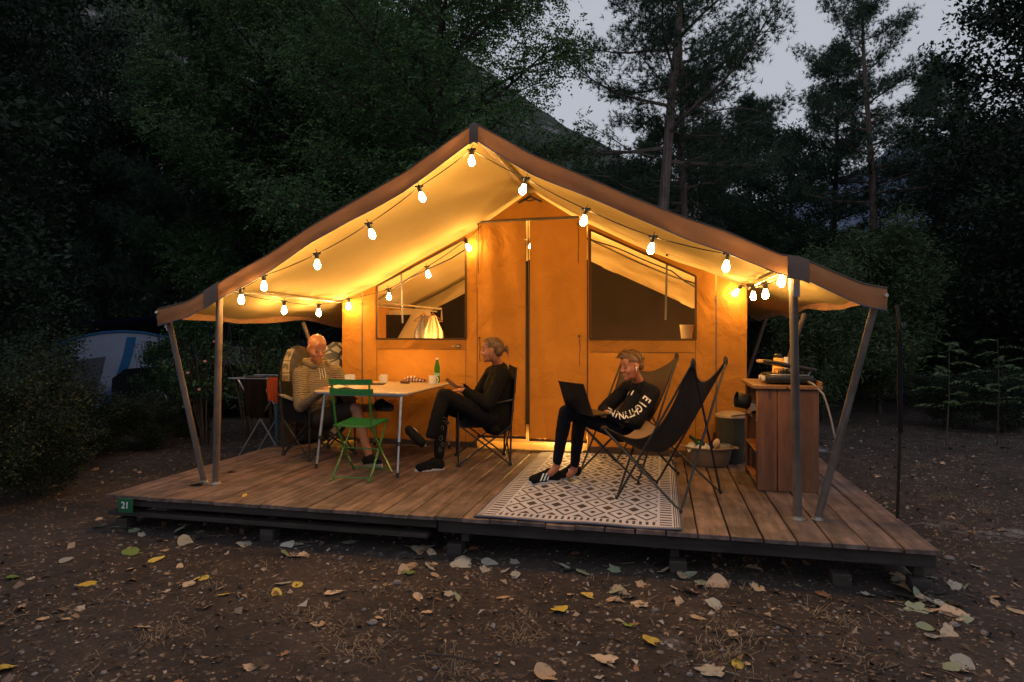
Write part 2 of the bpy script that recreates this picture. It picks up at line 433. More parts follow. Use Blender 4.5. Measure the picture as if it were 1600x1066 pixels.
# ------------------------------------------------------------------ canvas tent
RY0, RY1, WY = 4.70, 11.3, 6.87
RZ, EX, EZ, OX, OZ = 2.87, 2.29, 1.705, 2.84, 1.47
ROOF = [(-4.176, 1.459), (-3.902, 1.527), (-3.565, 1.711), (-3.125, 1.919), (-2.753, 2.131), (-2.391, 2.307), (-1.95, 2.517), (-1.37, 2.868), (-0.926, 2.598), (-0.619, 2.456), (-0.225, 2.263), (0.172, 2.086), (0.461, 1.976), (0.676, 1.871), (0.8, 1.81), (0.938, 1.784), (1.155, 1.667), (1.327, 1.578), (1.512, 1.532)]
def roofz(x):
    for (x0, z0), (x1, z1) in zip(ROOF, ROOF[1:]):
        if x <= x1: break
    return z0 + (z1 - z0) * (x - x0) / (x1 - x0)
EZS = {-1: 1.70, 1: 1.79}; OZS = {-1: 1.46, 1: 1.53}
tent = empty('canvas_tent', (XM, WY, 0), 0, 'orange lit canvas safari tent with open porch, standing on the plank deck', 'tent')
def tb(mb, name, mat, smooth=True, ang=40, parent=None):
    mb.v = [tuple(V(p) - V(XM, WY, 0)) for p in mb.v] if parent is None else mb.v
    return mb.build(name, M[mat] if isinstance(mat, str) else mat, tent if parent is None else parent, smooth, ang)
def wrinkle(x, y, k=1.0):
    return noise.noise(V(x * 1.1, y * .7, 2)) * .018 * k + noise.noise(V(x * 3.1, y * 1.2, 7)) * .006 * k
def roof_fn(u, w):
    x = XM + (u * 2 - 1) * OX; y = RY0 + (RY1 - RY0) * w; a = abs(x - XM)
    # cloth hangs a little between ridge, eave rail and corner poles
    sag = -.03 * math.sin(math.pi * min(a / EX, 1)) * min((y - RY0) / .5, 1)
    nr = min(a / .25, 1)
    corner = .05 * max(0, (a - EX) / (OX - EX)) * (abs(math.cos(math.pi * (y - RY0) / 2.17)) - .5)
    return (x, y, roofz(x) + sag + wrinkle(x, y) * nr * min(.3 + (y - RY0) / .4, 1) + corner)
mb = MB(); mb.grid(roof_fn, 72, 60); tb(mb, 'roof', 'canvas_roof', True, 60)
# outer skin 12 mm above, so the cloth has a top side with its own look
mb = MB(); mb.grid(lambda u, w: V(roof_fn(u, w)) + V(0, 0, .012), 72, 60); tb(mb, 'outer_fly', mat_cloth('outer_fly', (.30, .22, .16), .15, 600, .3, 3), True, 60)
def fascia_pts(n=110):
    out = []
    for i in range(n + 1):
        x = XM + (i / n * 2 - 1) * OX; p = V(roof_fn(i / n, 0)); out.append(p)
    return out
FP = fascia_pts()
def fascia(i0, i1, name):
    mb = MB()
    def fn(u, w):
        k = i0 + u * (i1 - i0); i = min(int(k), len(FP) - 2); p = FP[i].lerp(FP[i + 1], k - i)
        a = abs(p.x - XM); h = .142 - .012 * max(0, 1 - a / .3)
        h *= 1 + .05 * math.sin(p.x * 5.3)
        yy = RY0 - .012 - .012 * math.sin(w * 3) + noise.noise(V(p.x * 3, w * 2, 4)) * .016 * w + .004 * w
        return (p.x, yy, p.z + .014 - h * w)
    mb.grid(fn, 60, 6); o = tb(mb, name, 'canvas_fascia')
    for w, nm, mt in ((1.0, 'hem', 'piping'), (0.0, 'edge_tape', 'trim')):
        mb = MB(); mb.tube([V(fn(k / 60, w)) + V(0, -.003, 0) for k in range(61)], .0045 if w else .005, 5)
        tb(mb, nm, mt)
fascia(0, 55, 'fascia'); fascia(55, 110, 'fascia')
def patch(x0, x1, nm='reinforcement'):
    mb = MB()
    def fn(u, w):
        x = x0 + (x1 - x0) * u; k = (x - (XM - OX)) / (2 * OX) * 110; i = int(k); p = FP[i].lerp(FP[i + 1], k - i)
        return (x, RY0 - .030 - .012 * math.sin(w * 3), p.z + .018 - .155 * w)
    mb.grid(fn, 6, 4); tb(mb, nm, 'trim')
patch(XM - .035, XM + .035); 
M['patch'] = mat_cloth('patch', (.17, .12, .10), .2, 500, .3)
for s in (-1, 1):
    mb = MB()
    xx = XM + s * EX
    def fn(u, w, xx=xx):
        x = xx - .07 + .14 * u; k = (x - (XM - OX)) / (2 * OX) * 110; i = int(k); p = FP[i].lerp(FP[i + 1], k - i)
        return (x, RY0 - .030 - .01 * math.sin(w * 3), p.z + .018 - .16 * w)
    mb.grid(fn, 6, 4); tb(mb, 'pole_pocket', 'patch')
# eave hem strips along both long sides
for s in (-1, 1):
    mb = MB()
    mb.grid(lambda u, w, s=s: (XM + s * (OX + .004 + .004 * w), RY0 + (RY1 - RY0) * u, roof_fn(1.0 if s > 0 else 0.0, u)[2] + .012 - w * (.065 + .012 * math.sin(u * 30))), 80, 3)
    tb(mb, 'eave_hem', 'canvas_fascia')
# ridge beam, eave rails, wall plate bracket
mb = MB(); mb.box((XM, (RY0 + RY1) / 2, RZ - .055), (.022, (RY1 - RY0) / 2 - .03, .028), bev=.004); tb(mb, 'ridge_beam', 'metal_pipe')
for s in (-1, 1):
    for y0, y1 in ((RY0 + .02, WY - .02), (WY + .02, RY1 - .05)):
        mb = MB(); mb.tube([(XM + s * (EX - .03), y0, EZS[s] - .055), (XM + s * (EX - .03), y1, EZS[s] - .055)], .014, 8); tb(mb, 'eave_rail', 'metal_pipe')
mb = MB()
for s in (-1, 1): mb.bar((XM, WY - .035, RZ - .10), (XM + s * .13, WY - .035, RZ - .165), .02, .03, (0, 1, 0))
mb.tube([(XM - .06, WY - .04, RZ - .135), (XM, WY - .05, RZ - .155), (XM + .06, WY - .04, RZ - .135)], .007, 6)
tb(mb, 'ridge_bracket', 'black_metal')
# wooden poles
def pole(base, top, r=.029, nm='pole'):
    base, top = V(base), V(top); L = (top - base).length
    mb = MB(); mb.lathe([(r * .96, 0), (r, .01), (r * 1.0, L * .5), (r * .97, L - .01), (r * .9, L)], (0, 0, 0), 14)
    o = mb.build(nm, M['pole'], tent); o.rotation_euler = (top - base).to_track_quat('Z', 'Y').to_euler(); o.location = base - tent.location
    mb = MB(); mb.lathe([(r * 1.7, 0), (r * 1.7, .006), (r * 1.15, .008), (r * 1.12, .022)], (0, 0, 0), 14)
    f = mb.build('pole_foot', M['metal_pipe'], tent); f.location = base - tent.location
for y in (4.74, WY + .03, 9.3):
    for s in (-1, 1):
        bx = XM + s * 2.30; 
        if y < 5: pole((bx, y, 0), (bx - s * .03 , y + .01, EZS[s] - .07))
        pole((XM + s * 2.43, y + .02, 0) if y < 5 else (XM + s * 2.38, y + .3, 0), (XM + s * (OX - .05), y + .02, OZS[s] - .05), .025)
# strap over the right front pole
mb = MB(); mb.box((XM + 2.285, 4.708, 1.64), (.022, .003, .11)); tb(mb, 'pole_strap', 'grey_fabric')
mb = MB(); mb.box((XM - 2.285, 4.708, 1.61), (.015, .003, .06)); tb(mb, 'pole_strap', 'grey_fabric')
# corner grommet and storm straps
for s in (-1, 1):
    mb = MB(); mb.lathe([(.012, -.010), (.015, 0), (.010, .010)], (XM + s * (OX - .01), RY0 - .03, OZS[s] - .0), 10, Matrix.Rotation(R(90), 3, 'X')); tb(mb, 'grommet', 'metal_pipe')
mb = MB(); mb.tube([(1.535, RY0 + .02, 1.47), (1.56, 4.72, 1.30), (1.585, 4.8, .7), (1.61, 4.93, -.03)], .011, 6); tb(mb, 'storm_strap', 'cable')
mb = MB(); mb.tube([(1.545, RY0 + .05, 1.40), (1.556, 4.72, 1.28), (1.56, 4.73, .9), (1.567, 4.74, .62)], [.008, .014, .018, .017], 7); tb(mb, 'strap_bundle', 'black_fabric')
mb = MB(); mb.box((1.57, 4.70, 1.33), (.011, .008, .022), bev=.004); tb(mb, 'strap_buckle', 'black_metal')
mb = MB(); mb.tube([(XM - OX + .02, RY0 + .02, 1.44), (XM - OX + .05, 4.75, 1.30)], .007, 5); mb.box((XM - OX + .05, 4.74, 1.35), (.012, .01, .02)); tb(mb, 'strap_end', 'metal_pipe')

# ---- front wall of the sleeping cabin (plane y = WY)
def W_(u, v): p = at(u, v, Y=WY); return p.x, p.z
XL, XR = -3.62, .865
def walltop(x): return roofz(x) - .03 - .035 * math.sin(math.pi * min(abs(x - XM) / EX, 1))
def panel(name, x0, x1, zb, zt, nx=14, nz=18, y=WY, amp=.006, mat='canvas_wall', freq=2.5, side=0, vert=0):
    def fn(u, w):
        x = x0 + (x1 - x0) * u; b = zb(x) if callable(zb) else zb; tt = zt(x) if callable(zt) else zt
        z = b + (tt - b) * w
        e = math.sin(math.pi * u) * (1 - .5 * w)
        d = noise.noise(V(x * freq, z * freq * .6, x0 * 3)) * amp + (math.sin(u * vert * 6.28 + z) * .036 * (1 - w * .7) if vert else 0)
        return (x, y + d * (.3 + e), z)
    mb = MB(); mb.grid(fn, nx, nz); return tb(mb, name, mat)
wl = [W_(589, 447), W_(728, 372), W_(728, 530), W_(590, 529)]; wr = [W_(922, 359), W_(1087, 432), W_(1087, 526), W_(922, 526)]
xa, xb = wl[0][0], wl[1][0]; xc, xd = wr[0][0], wr[1][0]; zs = 1.215
xzl = W_(566, 500)[0]; xdl = W_(746, 400)[0]; xgap = W_(824, 500)[0]; xdr = W_(918, 400)[0]; xzr = W_(1119, 500)[0]
def ltop(x): return wl[0][1] + (wl[1][1] - wl[0][1]) * (x - xa) / (xb - xa)
def rtop(x): return wr[0][1] + (wr[1][1] - wr[0][1]) * (x - xc) / (xd - xc)
ZB = .06
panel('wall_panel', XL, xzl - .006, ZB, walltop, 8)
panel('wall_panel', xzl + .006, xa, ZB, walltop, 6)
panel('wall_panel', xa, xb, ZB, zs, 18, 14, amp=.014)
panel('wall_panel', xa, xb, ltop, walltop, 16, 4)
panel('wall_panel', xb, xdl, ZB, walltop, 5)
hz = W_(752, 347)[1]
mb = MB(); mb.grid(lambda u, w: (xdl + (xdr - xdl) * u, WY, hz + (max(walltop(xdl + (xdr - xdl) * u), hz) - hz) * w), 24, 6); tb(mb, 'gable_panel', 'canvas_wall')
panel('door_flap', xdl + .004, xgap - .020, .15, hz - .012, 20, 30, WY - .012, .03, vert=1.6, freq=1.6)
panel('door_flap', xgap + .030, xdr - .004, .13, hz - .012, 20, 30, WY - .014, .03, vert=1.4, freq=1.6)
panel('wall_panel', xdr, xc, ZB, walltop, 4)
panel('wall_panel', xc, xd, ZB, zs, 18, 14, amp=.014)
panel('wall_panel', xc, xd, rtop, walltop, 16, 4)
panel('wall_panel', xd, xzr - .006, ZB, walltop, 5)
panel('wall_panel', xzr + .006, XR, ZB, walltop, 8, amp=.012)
# zips
for x, z1 in ((xzl, 1.66), (xzr, 1.66)):
    mb = MB(); mb.box((x, WY + .001, (ZB + z1) / 2), (.0085, .004, (z1 - ZB) / 2)); mb.box((x, WY - .006, 1.62), (.006, .004, .016)); tb(mb, 'zip', 'trim')
# stitched seams
def seam(a, b, r=.003, mat='brown_cloth', y=WY - .003, nm='seam'):
    mb = MB(); mb.bar((a[0], y, a[1]), (b[0], y, b[1]), r * 2, .003, (0, 1, 0)); tb(mb, nm, mat)
seam((xa, ZB), (xa, ltop(xa))); seam((xdr + .004, ZB), (xdr + .004, walltop(xdr) - .05)); seam((xdl - .004, ZB), (xdl - .004, walltop(xdl) - .05))
seam((xd, ZB), (xd, rtop(xd))); seam((xb, ZB), (xb, zs))
seam((xa, zs - .115), (xb, zs - .115)); seam((xc, zs - .135), (xd, zs - .135))
panel('window_flap', xa + .004, xb - .02, zs - .11, zs - .012, 14, 5, WY - .012, .012)
panel('window_flap', xc + .004, xd - .008, zs - .13, zs - .012, 14, 5, WY - .012, .012)
# header bar over the door
h0, h1 = W_(748, 348), W_(905, 340)
mb = MB(); mb.tube([(h0[0], WY - .02, h0[1]), ((h0[0] + h1[0]) / 2, WY - .022, (h0[1] + h1[1]) / 2 + .004), (h1[0], WY - .02, h1[1])], .016, 8); tb(mb, 'door_header', 'trim')
# black edge along each door flap
mb = MB(); mb.tube([(xgap - .018, WY - .018, .15), (xgap - .018, WY - .016, 1.2), (xgap - .014, WY - .016, hz)], .005, 5); tb(mb, 'door_zip', 'trim')
mb = MB(); mb.tube([(xgap + .028, WY - .018, .13), (xgap + .024, WY - .016, 1.5), (xgap + .010, WY - .016, hz)], .005, 5); tb(mb, 'door_zip', 'trim')
# bottom hems of the flaps, mud skirt and sill
for x0, x1, z in ((xdl, xgap - .01, .15), (xgap + .02, xdr, .13)):
    mb = MB(); mb.box(((x0 + x1) / 2, WY - .012, z - .012), ((x1 - x0) / 2 - .004, .006, .014)); tb(mb, 'flap_hem', 'brown_cloth')
for x0, x1 in ((XL, xdl), (xdr, XR)):
    mb = MB(); mb.box(((x0 + x1) / 2, WY - .004, .04), ((x1 - x0) / 2, .02, .032), bev=.006); tb(mb, 'mud_skirt', 'brown_cloth')
# ties hanging by the door
for u, v0, v1 in ((747, 350, 428), (903, 350, 412), (905, 525, 572), (749, 528, 565)):
    p0, p1 = at(u, v0, Y=WY - .03), at(u + 1, v1, Y=WY - .03)
    mb = MB(); mb.tube([p0, p0.lerp(p1, .4) + V(.006, -.004, 0), p0.lerp(p1, .8) - V(.004, 0, 0), p1], .0045, 5); mb.ell(p0, (.014, .01, .012), n=8, m=6); tb(mb, 'tie_tape', 'brown_cloth')
for u, v in ((1042, 399), (998, 378), (640, 421), (658, 392)):
    p = at(u, v, Y=WY - .02); mb = MB(); mb.ell(p, (.014, .014, .010), n=8, m=6); tb(mb, 'toggle', 'black_metal')
M['frame_cloth'] = mat_cloth('frame_cloth', (.07, .04, .025), .2, 500, .2)
# windows: trim frame, mesh pane, inner tapes
t = NT('window_mesh'); t.set(Base_Color=(.02, .013, .01), Roughness=.6)
tr = t.n('BsdfTransparent'); ms = t.n('MixShader'); ms.inputs[0].default_value = .10
t.l(tr.outputs[0], ms.inputs[1]); t.l(t.b.outputs[0], ms.inputs[2]); t.l(ms.outputs[0], t.t.nodes['Material Output'].inputs['Surface']); M['window_mesh'] = t.mat
for (x0, x1, tf) in ((xa, xb, ltop), (xc, xd, rtop)):
    q = [V(x0, WY, zs), V(x1, WY, zs), V(x1, WY, tf(x1)), V(x0, WY, tf(x0))]
    mb = MB()
    for i in range(4): mb.bar(q[i], q[(i + 1) % 4], .022, .022, (0, 1, 0))
    fr = tb(mb, 'window', 'frame_cloth', False)
    mb = MB(); mb.add([p + V(0, .006, 0) - V(XM, WY, 0) for p in q], [(0, 1, 2, 3)]); mb.build('pane', M['window_mesh'], fr, False)
# tag under the left window
mb = MB(); p = at(716, 541, Y=WY - .03); mb.box((p.x, WY - .027, p.z), (.028, .002, .016)); tb(mb, 'maker_tag', 'cable', False)
mb = MB(); mb.box((p.x - .01, WY - .0305, p.z), (.008, .001, .009)); mb.box((p.x + .010, WY - .0305, p.z + .003), (.010, .001, .002)); mb.box((p.x + .010, WY - .0305, p.z - .004), (.010, .001, .002)); mb.box((p.x - .06, WY - .026, p.z + .004), (.022, .001, .0015)); mb.box((p.x - .06, WY - .026, p.z - .006), (.022, .001, .0015)); tb(mb, 'maker_tag_print', 'offwhite', False)
# side and back walls, floor mat
for x in (XL, XR):
    mb = MB(); mb.grid(lambda u, w, x=x: (x + noise.noise(V(u * 9, w * 3, x)) * .012, WY + (10.95 - WY) * u, ZB + (walltop(x) - ZB) * w), 30, 10); tb(mb, 'side_wall', 'canvas_wall')
mb = MB(); mb.grid(lambda u, w: (XL + (XR - XL) * u, 10.95, ZB + (walltop(XL + (XR - XL) * u) - ZB) * w), 20, 10); tb(mb, 'back_wall', 'canvas_wall')
M['mat'] = mat_cloth('floor_mat', (.60, .42, .14), .1, 240, .3)
mb = MB(); mb.box(((xdl + xdr) / 2 - .02, WY + .18, .008), ((xdr - xdl) / 2 - .03, .22, .008), bev=.003); tb(mb, 'floor_mat', 'mat', False)
mb = MB(); mb.box(((XL + XR) / 2, (WY + 11.0) / 2, .010), ((XR - XL) / 2 - .02, (10.9 - WY) / 2, .005)); 
M['groundsheet'] = mat_cloth('groundsheet', (.30, .2, .09), .2, 240, .3); 
for v in (0,): tb(mb, 'groundsheet', 'groundsheet', False)
# ---- inside: dark sleeping compartment, added cream liner, cords
IY = 8.7
pl = [at(u, v, Y=IY) for u, v in ((922, 408), (1085, 482))]
slope = (pl[1].z - pl[0].z) / (pl[1].x - pl[0].x)
def inner_top(x):
    xr_ = pl[0].x + (abs(x - XM) + XM - pl[0].x)
    return min(pl[0].z + slope * (xr_ - pl[0].x), 2.45)
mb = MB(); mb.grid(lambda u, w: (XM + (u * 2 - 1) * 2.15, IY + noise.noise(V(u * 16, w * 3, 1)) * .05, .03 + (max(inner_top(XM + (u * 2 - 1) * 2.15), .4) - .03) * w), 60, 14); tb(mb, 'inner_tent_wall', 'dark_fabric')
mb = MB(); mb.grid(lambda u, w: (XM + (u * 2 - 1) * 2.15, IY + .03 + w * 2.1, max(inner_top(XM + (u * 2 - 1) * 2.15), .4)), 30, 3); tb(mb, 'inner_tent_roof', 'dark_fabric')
mb = MB(); mb.grid(lambda u, w: (XM + (u * 2 - 1) * 2.15, IY + .02 + noise.noise(V(u * 14, w * 3, 6)) * .04 + .25 * w, max(inner_top(XM + (u * 2 - 1) * 2.15), .4) - .01 + (walltop(XM + (u * 2 - 1) * 2.15) + .03 - max(inner_top(XM + (u * 2 - 1) * 2.15), .4)) * w), 60, 8); tb(mb, 'added_liner', 'cream')  # added panel that catches light in front of the shaded roof behind
# strap and cord seen through the windows
p0, p1 = at(1042, 408, Y=WY + .12), at(1040, 500, Y=WY + .12); mb = MB(); mb.bar(p0, p1, .022, .003, (0, 1, 0)); tb(mb, 'inner_strap', 'grey_fabric', False)
p0, p1 = at(627, 424, Y=WY + .12), at(629, 505, Y=WY + .12); mb = MB(); mb.bar(p0, p1, .022, .003, (0, 1, 0)); tb(mb, 'inner_strap', 'grey_fabric', False)
mb = MB(); mb.tube([at(u, v, Y=WY + .25) for u, v in ((915, 372), (965, 388), (1010, 408), (1050, 424), (1070, 440), (1092, 452))], .008, 6); tb(mb, 'inner_cord', 'cable')
mb = MB(); mb.tube([at(u, v, Y=WY + .25) for u, v in ((585, 472), (610, 456), (624, 447), (638, 436), (670, 420), (705, 404), (735, 385))], .008, 6); tb(mb, 'inner_cord', 'cable')
# wardrobe rail
mb = MB(); mb.tube([at(590, 473, Y=7.5), at(690, 483, Y=7.6), at(690, 500, Y=7.62)], .014, 8); mb.tube([at(590, 479, Y=7.5), at(683, 487, Y=7.6)], .009, 8); tb(mb, 'inner_rail', 'metal_pipe')
# cream divider behind the hanging clothes with a sloping dark opening
def quadp(name, pts, Y, mat, nx=16, nz=10, amp=.02):
    q = [at(u, v, Y=Y) for u, v in pts]
    mb = MB(); mb.grid(lambda u, w: q[0].lerp(q[1], u).lerp(q[3].lerp(q[2], u), w) + V(0, noise.noise(V(u * 7, w * 2, Y)) * amp, 0), nx, nz); return tb(mb, name, mat)
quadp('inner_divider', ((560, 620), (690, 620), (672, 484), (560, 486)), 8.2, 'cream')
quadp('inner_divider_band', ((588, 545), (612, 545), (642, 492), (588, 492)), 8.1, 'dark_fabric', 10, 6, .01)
# ------------------------------------------------------------------ string lights
M['bulb'] = emis('bulb_glass', (1.0, .54, .14), BULB_E)
M['globe'] = emis('lantern_globe', (1.0, .52, .14), BULB_E * 3.2)
strings = {}
def string_light(name, label, pts, hang):
    """pts: world points of the cable; hang: list of (socket point, tilt vector)"""
    root = empty(name, pts[0], 0, label, 'string lights', 'strings of lit bulbs'); O = V(pts[0])
    mb = MB(); full = []
    for a, b in zip(pts, pts[1:]):
        L = (b - a).length; n = max(3, int(L / .06))
        for k in range(n): 
            f = k / n; full.append(a.lerp(b, f) - V(0, 0, .018 * L * 4 * f * (1 - f)) - O)
    full.append(pts[-1] - O)
    mb.tube(full, .0042, 6); mb.build('cable', M['cable'], root)
    for p, tl in hang:
        d = V(tl[0], tl[1], -1).normalized(); q = (-d).to_track_quat('Z', 'Y').to_matrix(); o0 = p - O
        mb = MB()
        mb.lathe([(.010, .012), (.017, .008), (.0185, -.004), (.0185, -.030), (.0165, -.034), (.0165, -.046), (.012, -.048)], o0, 12, q)
        mb.bar(o0 + V(-.034, 0, .002), o0 + V(.034, 0, .002), .013, .013)
        mb.tube([o0 + q @ V(0, 0, .012), o0 + q @ V(.004, 0, .03), o0 + q @ V(.012, 0, .038), o0 + q @ V(.016, 0, .03)], .0028, 5)
        so = mb.build('lamp_holder', M['plastic_black'], root)
        mb = MB(); mb.lathe([(.012, -.046), (.0135, -.054), (.018, -.067), (.0235, -.083), (.0255, -.096), (.0235, -.109), (.016, -.120), (.006, -.126), (.0002, -.127)], o0, 14, q, cap=False)
        mb.build('bulb', M['bulb'], so)
    return root
fy = RY0 + .05
def fr(u, v, d=0): return at(u, v, Y=fy + d)
# front run: cable points are (u, v) of each socket
L1 = [(377, 452), (412, 431), (495, 397), (576, 350), (655, 292), (737, 234), (822, 279), (916, 327), (1021, 370), (1137, 397), (1222, 420)]
tl1 = [(.0, 0), (.05, 0), (.06, 0), (.35, 0), (.30, 0), (0, 0), (-.30, 0), (-.22, 0), (-.2, 0), (-.12, 0), (-.05, 0)]
pts = [at(360, 457, Y=fy)] + [fr(*q) for q in L1] + [at(1235, 418, Y=fy)]
string_light('string_lights', 'string of lit bulbs draped along the front edge of the tent roof', pts, [(fr(*q), t_) for q, t_ in zip(L1, tl1)])
# left return: along the eave rail then up the cabin wall
a1 = at(444, 471, X=-3.60); a2 = at(498, 476, X=-3.60)
wq = [(545, 467), (607, 452), (667, 417), (727, 376)]
wy = WY - .09
pw = [at(u, v, Y=wy) for u, v in wq]
string_light('string_lights', 'string of lit bulbs from left front pole up beside the left window', [at(360, 455, X=-3.6), a1, a2] + pw + [at(752, 353, Y=WY - .03)],
             [(a1, (0, 0)), (a2, (0, 0)), (pw[0], (0, -.1)), (pw[1], (.12, -.1)), (pw[2], (.22, -.1)), (pw[3], (.5, -.1))])
b1 = at(1196, 443, X=.84); b2 = at(1177, 448, X=.84); b3 = at(1158, 447, Y=wy)
string_light('string_lights', 'short string of lit bulbs under the right eave above the kitchen cabinet', [at(1226, 425, X=.90), b1, b2, b3], [(b1, (0, 0)), (b2, (0, 0)), (b3, (-.8, -.2))])
# inside the cabin
c1 = V(-1.36, 8.0, 1.84); cs = [V(-1.75, 7.5, 2.42), V(-1.55, 7.8, 2.45), V(-1.3, 7.6, 2.46), V(-1.1, 7.9, 2.42), V(-.95, 7.5, 2.36)]  # only c1 shows in the gap; the cs bulbs are added to brighten the cabin
string_light('string_lights', 'string inside the tent with one bulb glimpsed in the door gap and added hidden bulbs', [V(-2.0, 7.4, 2.38)] + cs[:3] + [c1] + cs[3:] + [V(-.8, 7.4, 2.36)], [(q, (0, 0)) for q in cs + [c1]])
for q, lb in (((-1.15, 7.75, .02), 'glowing lantern on the tent floor behind the door gap'), ((-2.75, 7.45, .86), 'added unseen lantern brightening the tent from below the left window'), ((.15, 7.7, .86), 'added unseen lantern brightening the tent from below the right window')):  # the two below the windows are added, unseen, to light the ceiling
    lt = empty('camping_lantern', q, 0, lb, 'lantern')
    mb = MB(); mb.lathe([(.05, 0), (.055, .01), (.05, .03), (.03, .035)], n=14); mb.build('lantern_base', M['plastic_black'], lt)
    mb = MB(); mb.lathe([(.012, .155), (.014, .17), (.010, .18)], n=10); mb.build('lantern_top', M['plastic_black'], lt)
    mb = MB(); mb.lathe([(.035, .035), (.052, .06), (.052, .125), (.02, .156)], n=14); mb.build('globe', M['globe'], lt)
    if q[2] > .5:
        e = empty('added_table', (q[0], q[1], .016), 0, 'added unseen folding table inside the tent under the ' + ('left' if q[0] < -1 else 'right') + ' window lantern', 'table')  # table added only to hold an added lantern
        mb = MB(); mb.box((0, 0, .83), (.22, .18, .012), bev=.004); mb.build('tabletop', M['table'], e)
        for sx in (-1, 1):
            for sy in (-1, 1): mb = MB(); mb.tube([(sx * .19, sy * .15, 0), (sx * .19, sy * .15, .82)], .010, 6); mb.build('leg', M['alu'], e)
# ------------------------------------------------------------------ patterned rug
rug_lo, rug_hi = (-1.245, 4.275), (.145, 6.83)
RW, RL = rug_hi[0] - rug_lo[0], rug_hi[1] - rug_lo[1]
t = NT('rug_pattern'); tc = t.n('TexCoord'); sp_ = t.n('SeparateXYZ'); t.l(tc.outputs['Object'], sp_.inputs[0])
wob = t.m('MULTIPLY', t.m('SUBTRACT', t.noise(tc.outputs['Object'], 40, 2), .5), .004)
X = t.m('ADD', sp_.outputs[0], wob); Y = t.m('ADD', sp_.outputs[1], wob)
ex = t.m('SUBTRACT', RW / 2, t.m('ABSOLUTE', X)); ey = t.m('SUBTRACT', RL / 2, t.m('ABSOLUTE', Y))   # distance to long / short edge
def stripe(coord, period, duty):
    return t.m('LESS_THAN', t.m('FRACT', t.m('DIVIDE', t.m('ADD', coord, 50.0), period)), duty)
def band(d, a, b): return t.m('MULTIPLY', t.m('GREATER_THAN', d, a), t.m('LESS_THAN', d, b))
AND = lambda a, b: t.m('MULTIPLY', a, b)
OR = lambda a, b: t.m('MAXIMUM', a, b)
fx, fy_ = .188, .27
px = t.m('ABSOLUTE', t.m('SUBTRACT', t.m('FRACT', t.m('DIVIDE', t.m('ADD', X, 50 * fx), fx)), .5))
py = t.m('ABSOLUTE', t.m('SUBTRACT', t.m('FRACT', t.m('DIVIDE', t.m('ADD', Y, 50 * fy_ + .03), fy_)), .5))
rA = t.m('ADD', px, py)                                   # 0 at the centre of an outlined diamond, .5 on its edge, 1 at the other centre
lines = band(rA, .375, .485)
dots = OR(t.m('LESS_THAN', rA, .13), t.m('LESS_THAN', t.m('SUBTRACT', 1.0, rA), .23))
field = AND(AND(t.m('GREATER_THAN', ex, .155), t.m('GREATER_THAN', ey, .17)), OR(lines, dots))
bx_ = AND(AND(band(ex, .055, .135), t.m('GREATER_THAN', ey, .06)), stripe(Y, .062, .45))
by_ = AND(AND(band(ey, .075, .150), t.m('GREATER_THAN', ex, .15)), stripe(X, .044, .42))
edge = AND(t.m('LESS_THAN', t.m('MINIMUM', ex, ey), .05), OR(stripe(X, .016, .45), stripe(Y, .016, .0)))
edx = AND(t.m('LESS_THAN', ex, .05), stripe(X, .014, .5))
edy = AND(t.m('LESS_THAN', ey, .045), OR(stripe(Y, .012, .5), stripe(X, .012, .35)))
dark = OR(OR(field, OR(bx_, by_)), OR(edx, edy))
weave = t.noise(t.coord('Object', (1, 1, 1)), 260, 2)
colr = t.mix(dark, t.ramp(t.noise(tc.outputs['Object'], 5, 5), [(.3, (.42, .43, .52)), (.7, (.56, .57, .66))]), (.022, .018, .022))
colr = t.mix(.4, colr, t.ramp(weave, [(.3, .6), (.7, 1.1)]), 'MULTIPLY')
t.set(Base_Color=colr, Roughness=.75, Normal=t.bump(weave, .5, .003)); M['rug'] = t.mat
rug = empty('patterned_rug', ((rug_lo[0] + rug_hi[0]) / 2, (rug_lo[1] + rug_hi[1]) / 2, 0), R(-.3), 'white outdoor rug with dark diamond pattern under the sling chairs', 'rug')
def rug_top(u, w):
    x = (u - .5) * RW; y = (w - .5) * RL
    z = .007 + .004 * noise.noise(V(x * 3, y * 3, 0)) + (.010 * max(0, 1 - w * 14) * abs(math.sin(x * 5 + 1)))
    return (x, y, z)
mb = MB(); mb.grid(rug_top, 60, 90); mb.build('weave', M['rug'], rug)
M['rug_edge'] = mat_cloth('rug_edge', (.09, .105, .16), .3, 300, .3)
mb = MB()
loop = [rug_top(k / 50, 0) for k in range(51)] + [rug_top(1, k / 50) for k in range(51)] + [rug_top(1 - k / 50, 1) for k in range(51)] + [rug_top(0, 1 - k / 50) for k in range(51)]
loop = [V(p) - V(0, 0, .003) for p in loop]
mb.tube([p for i, p in enumerate(loop) if i == 0 or (p - loop[i - 1]).length > 1e-4], .006, 6); mb.build('binding', M['rug_edge'], rug)

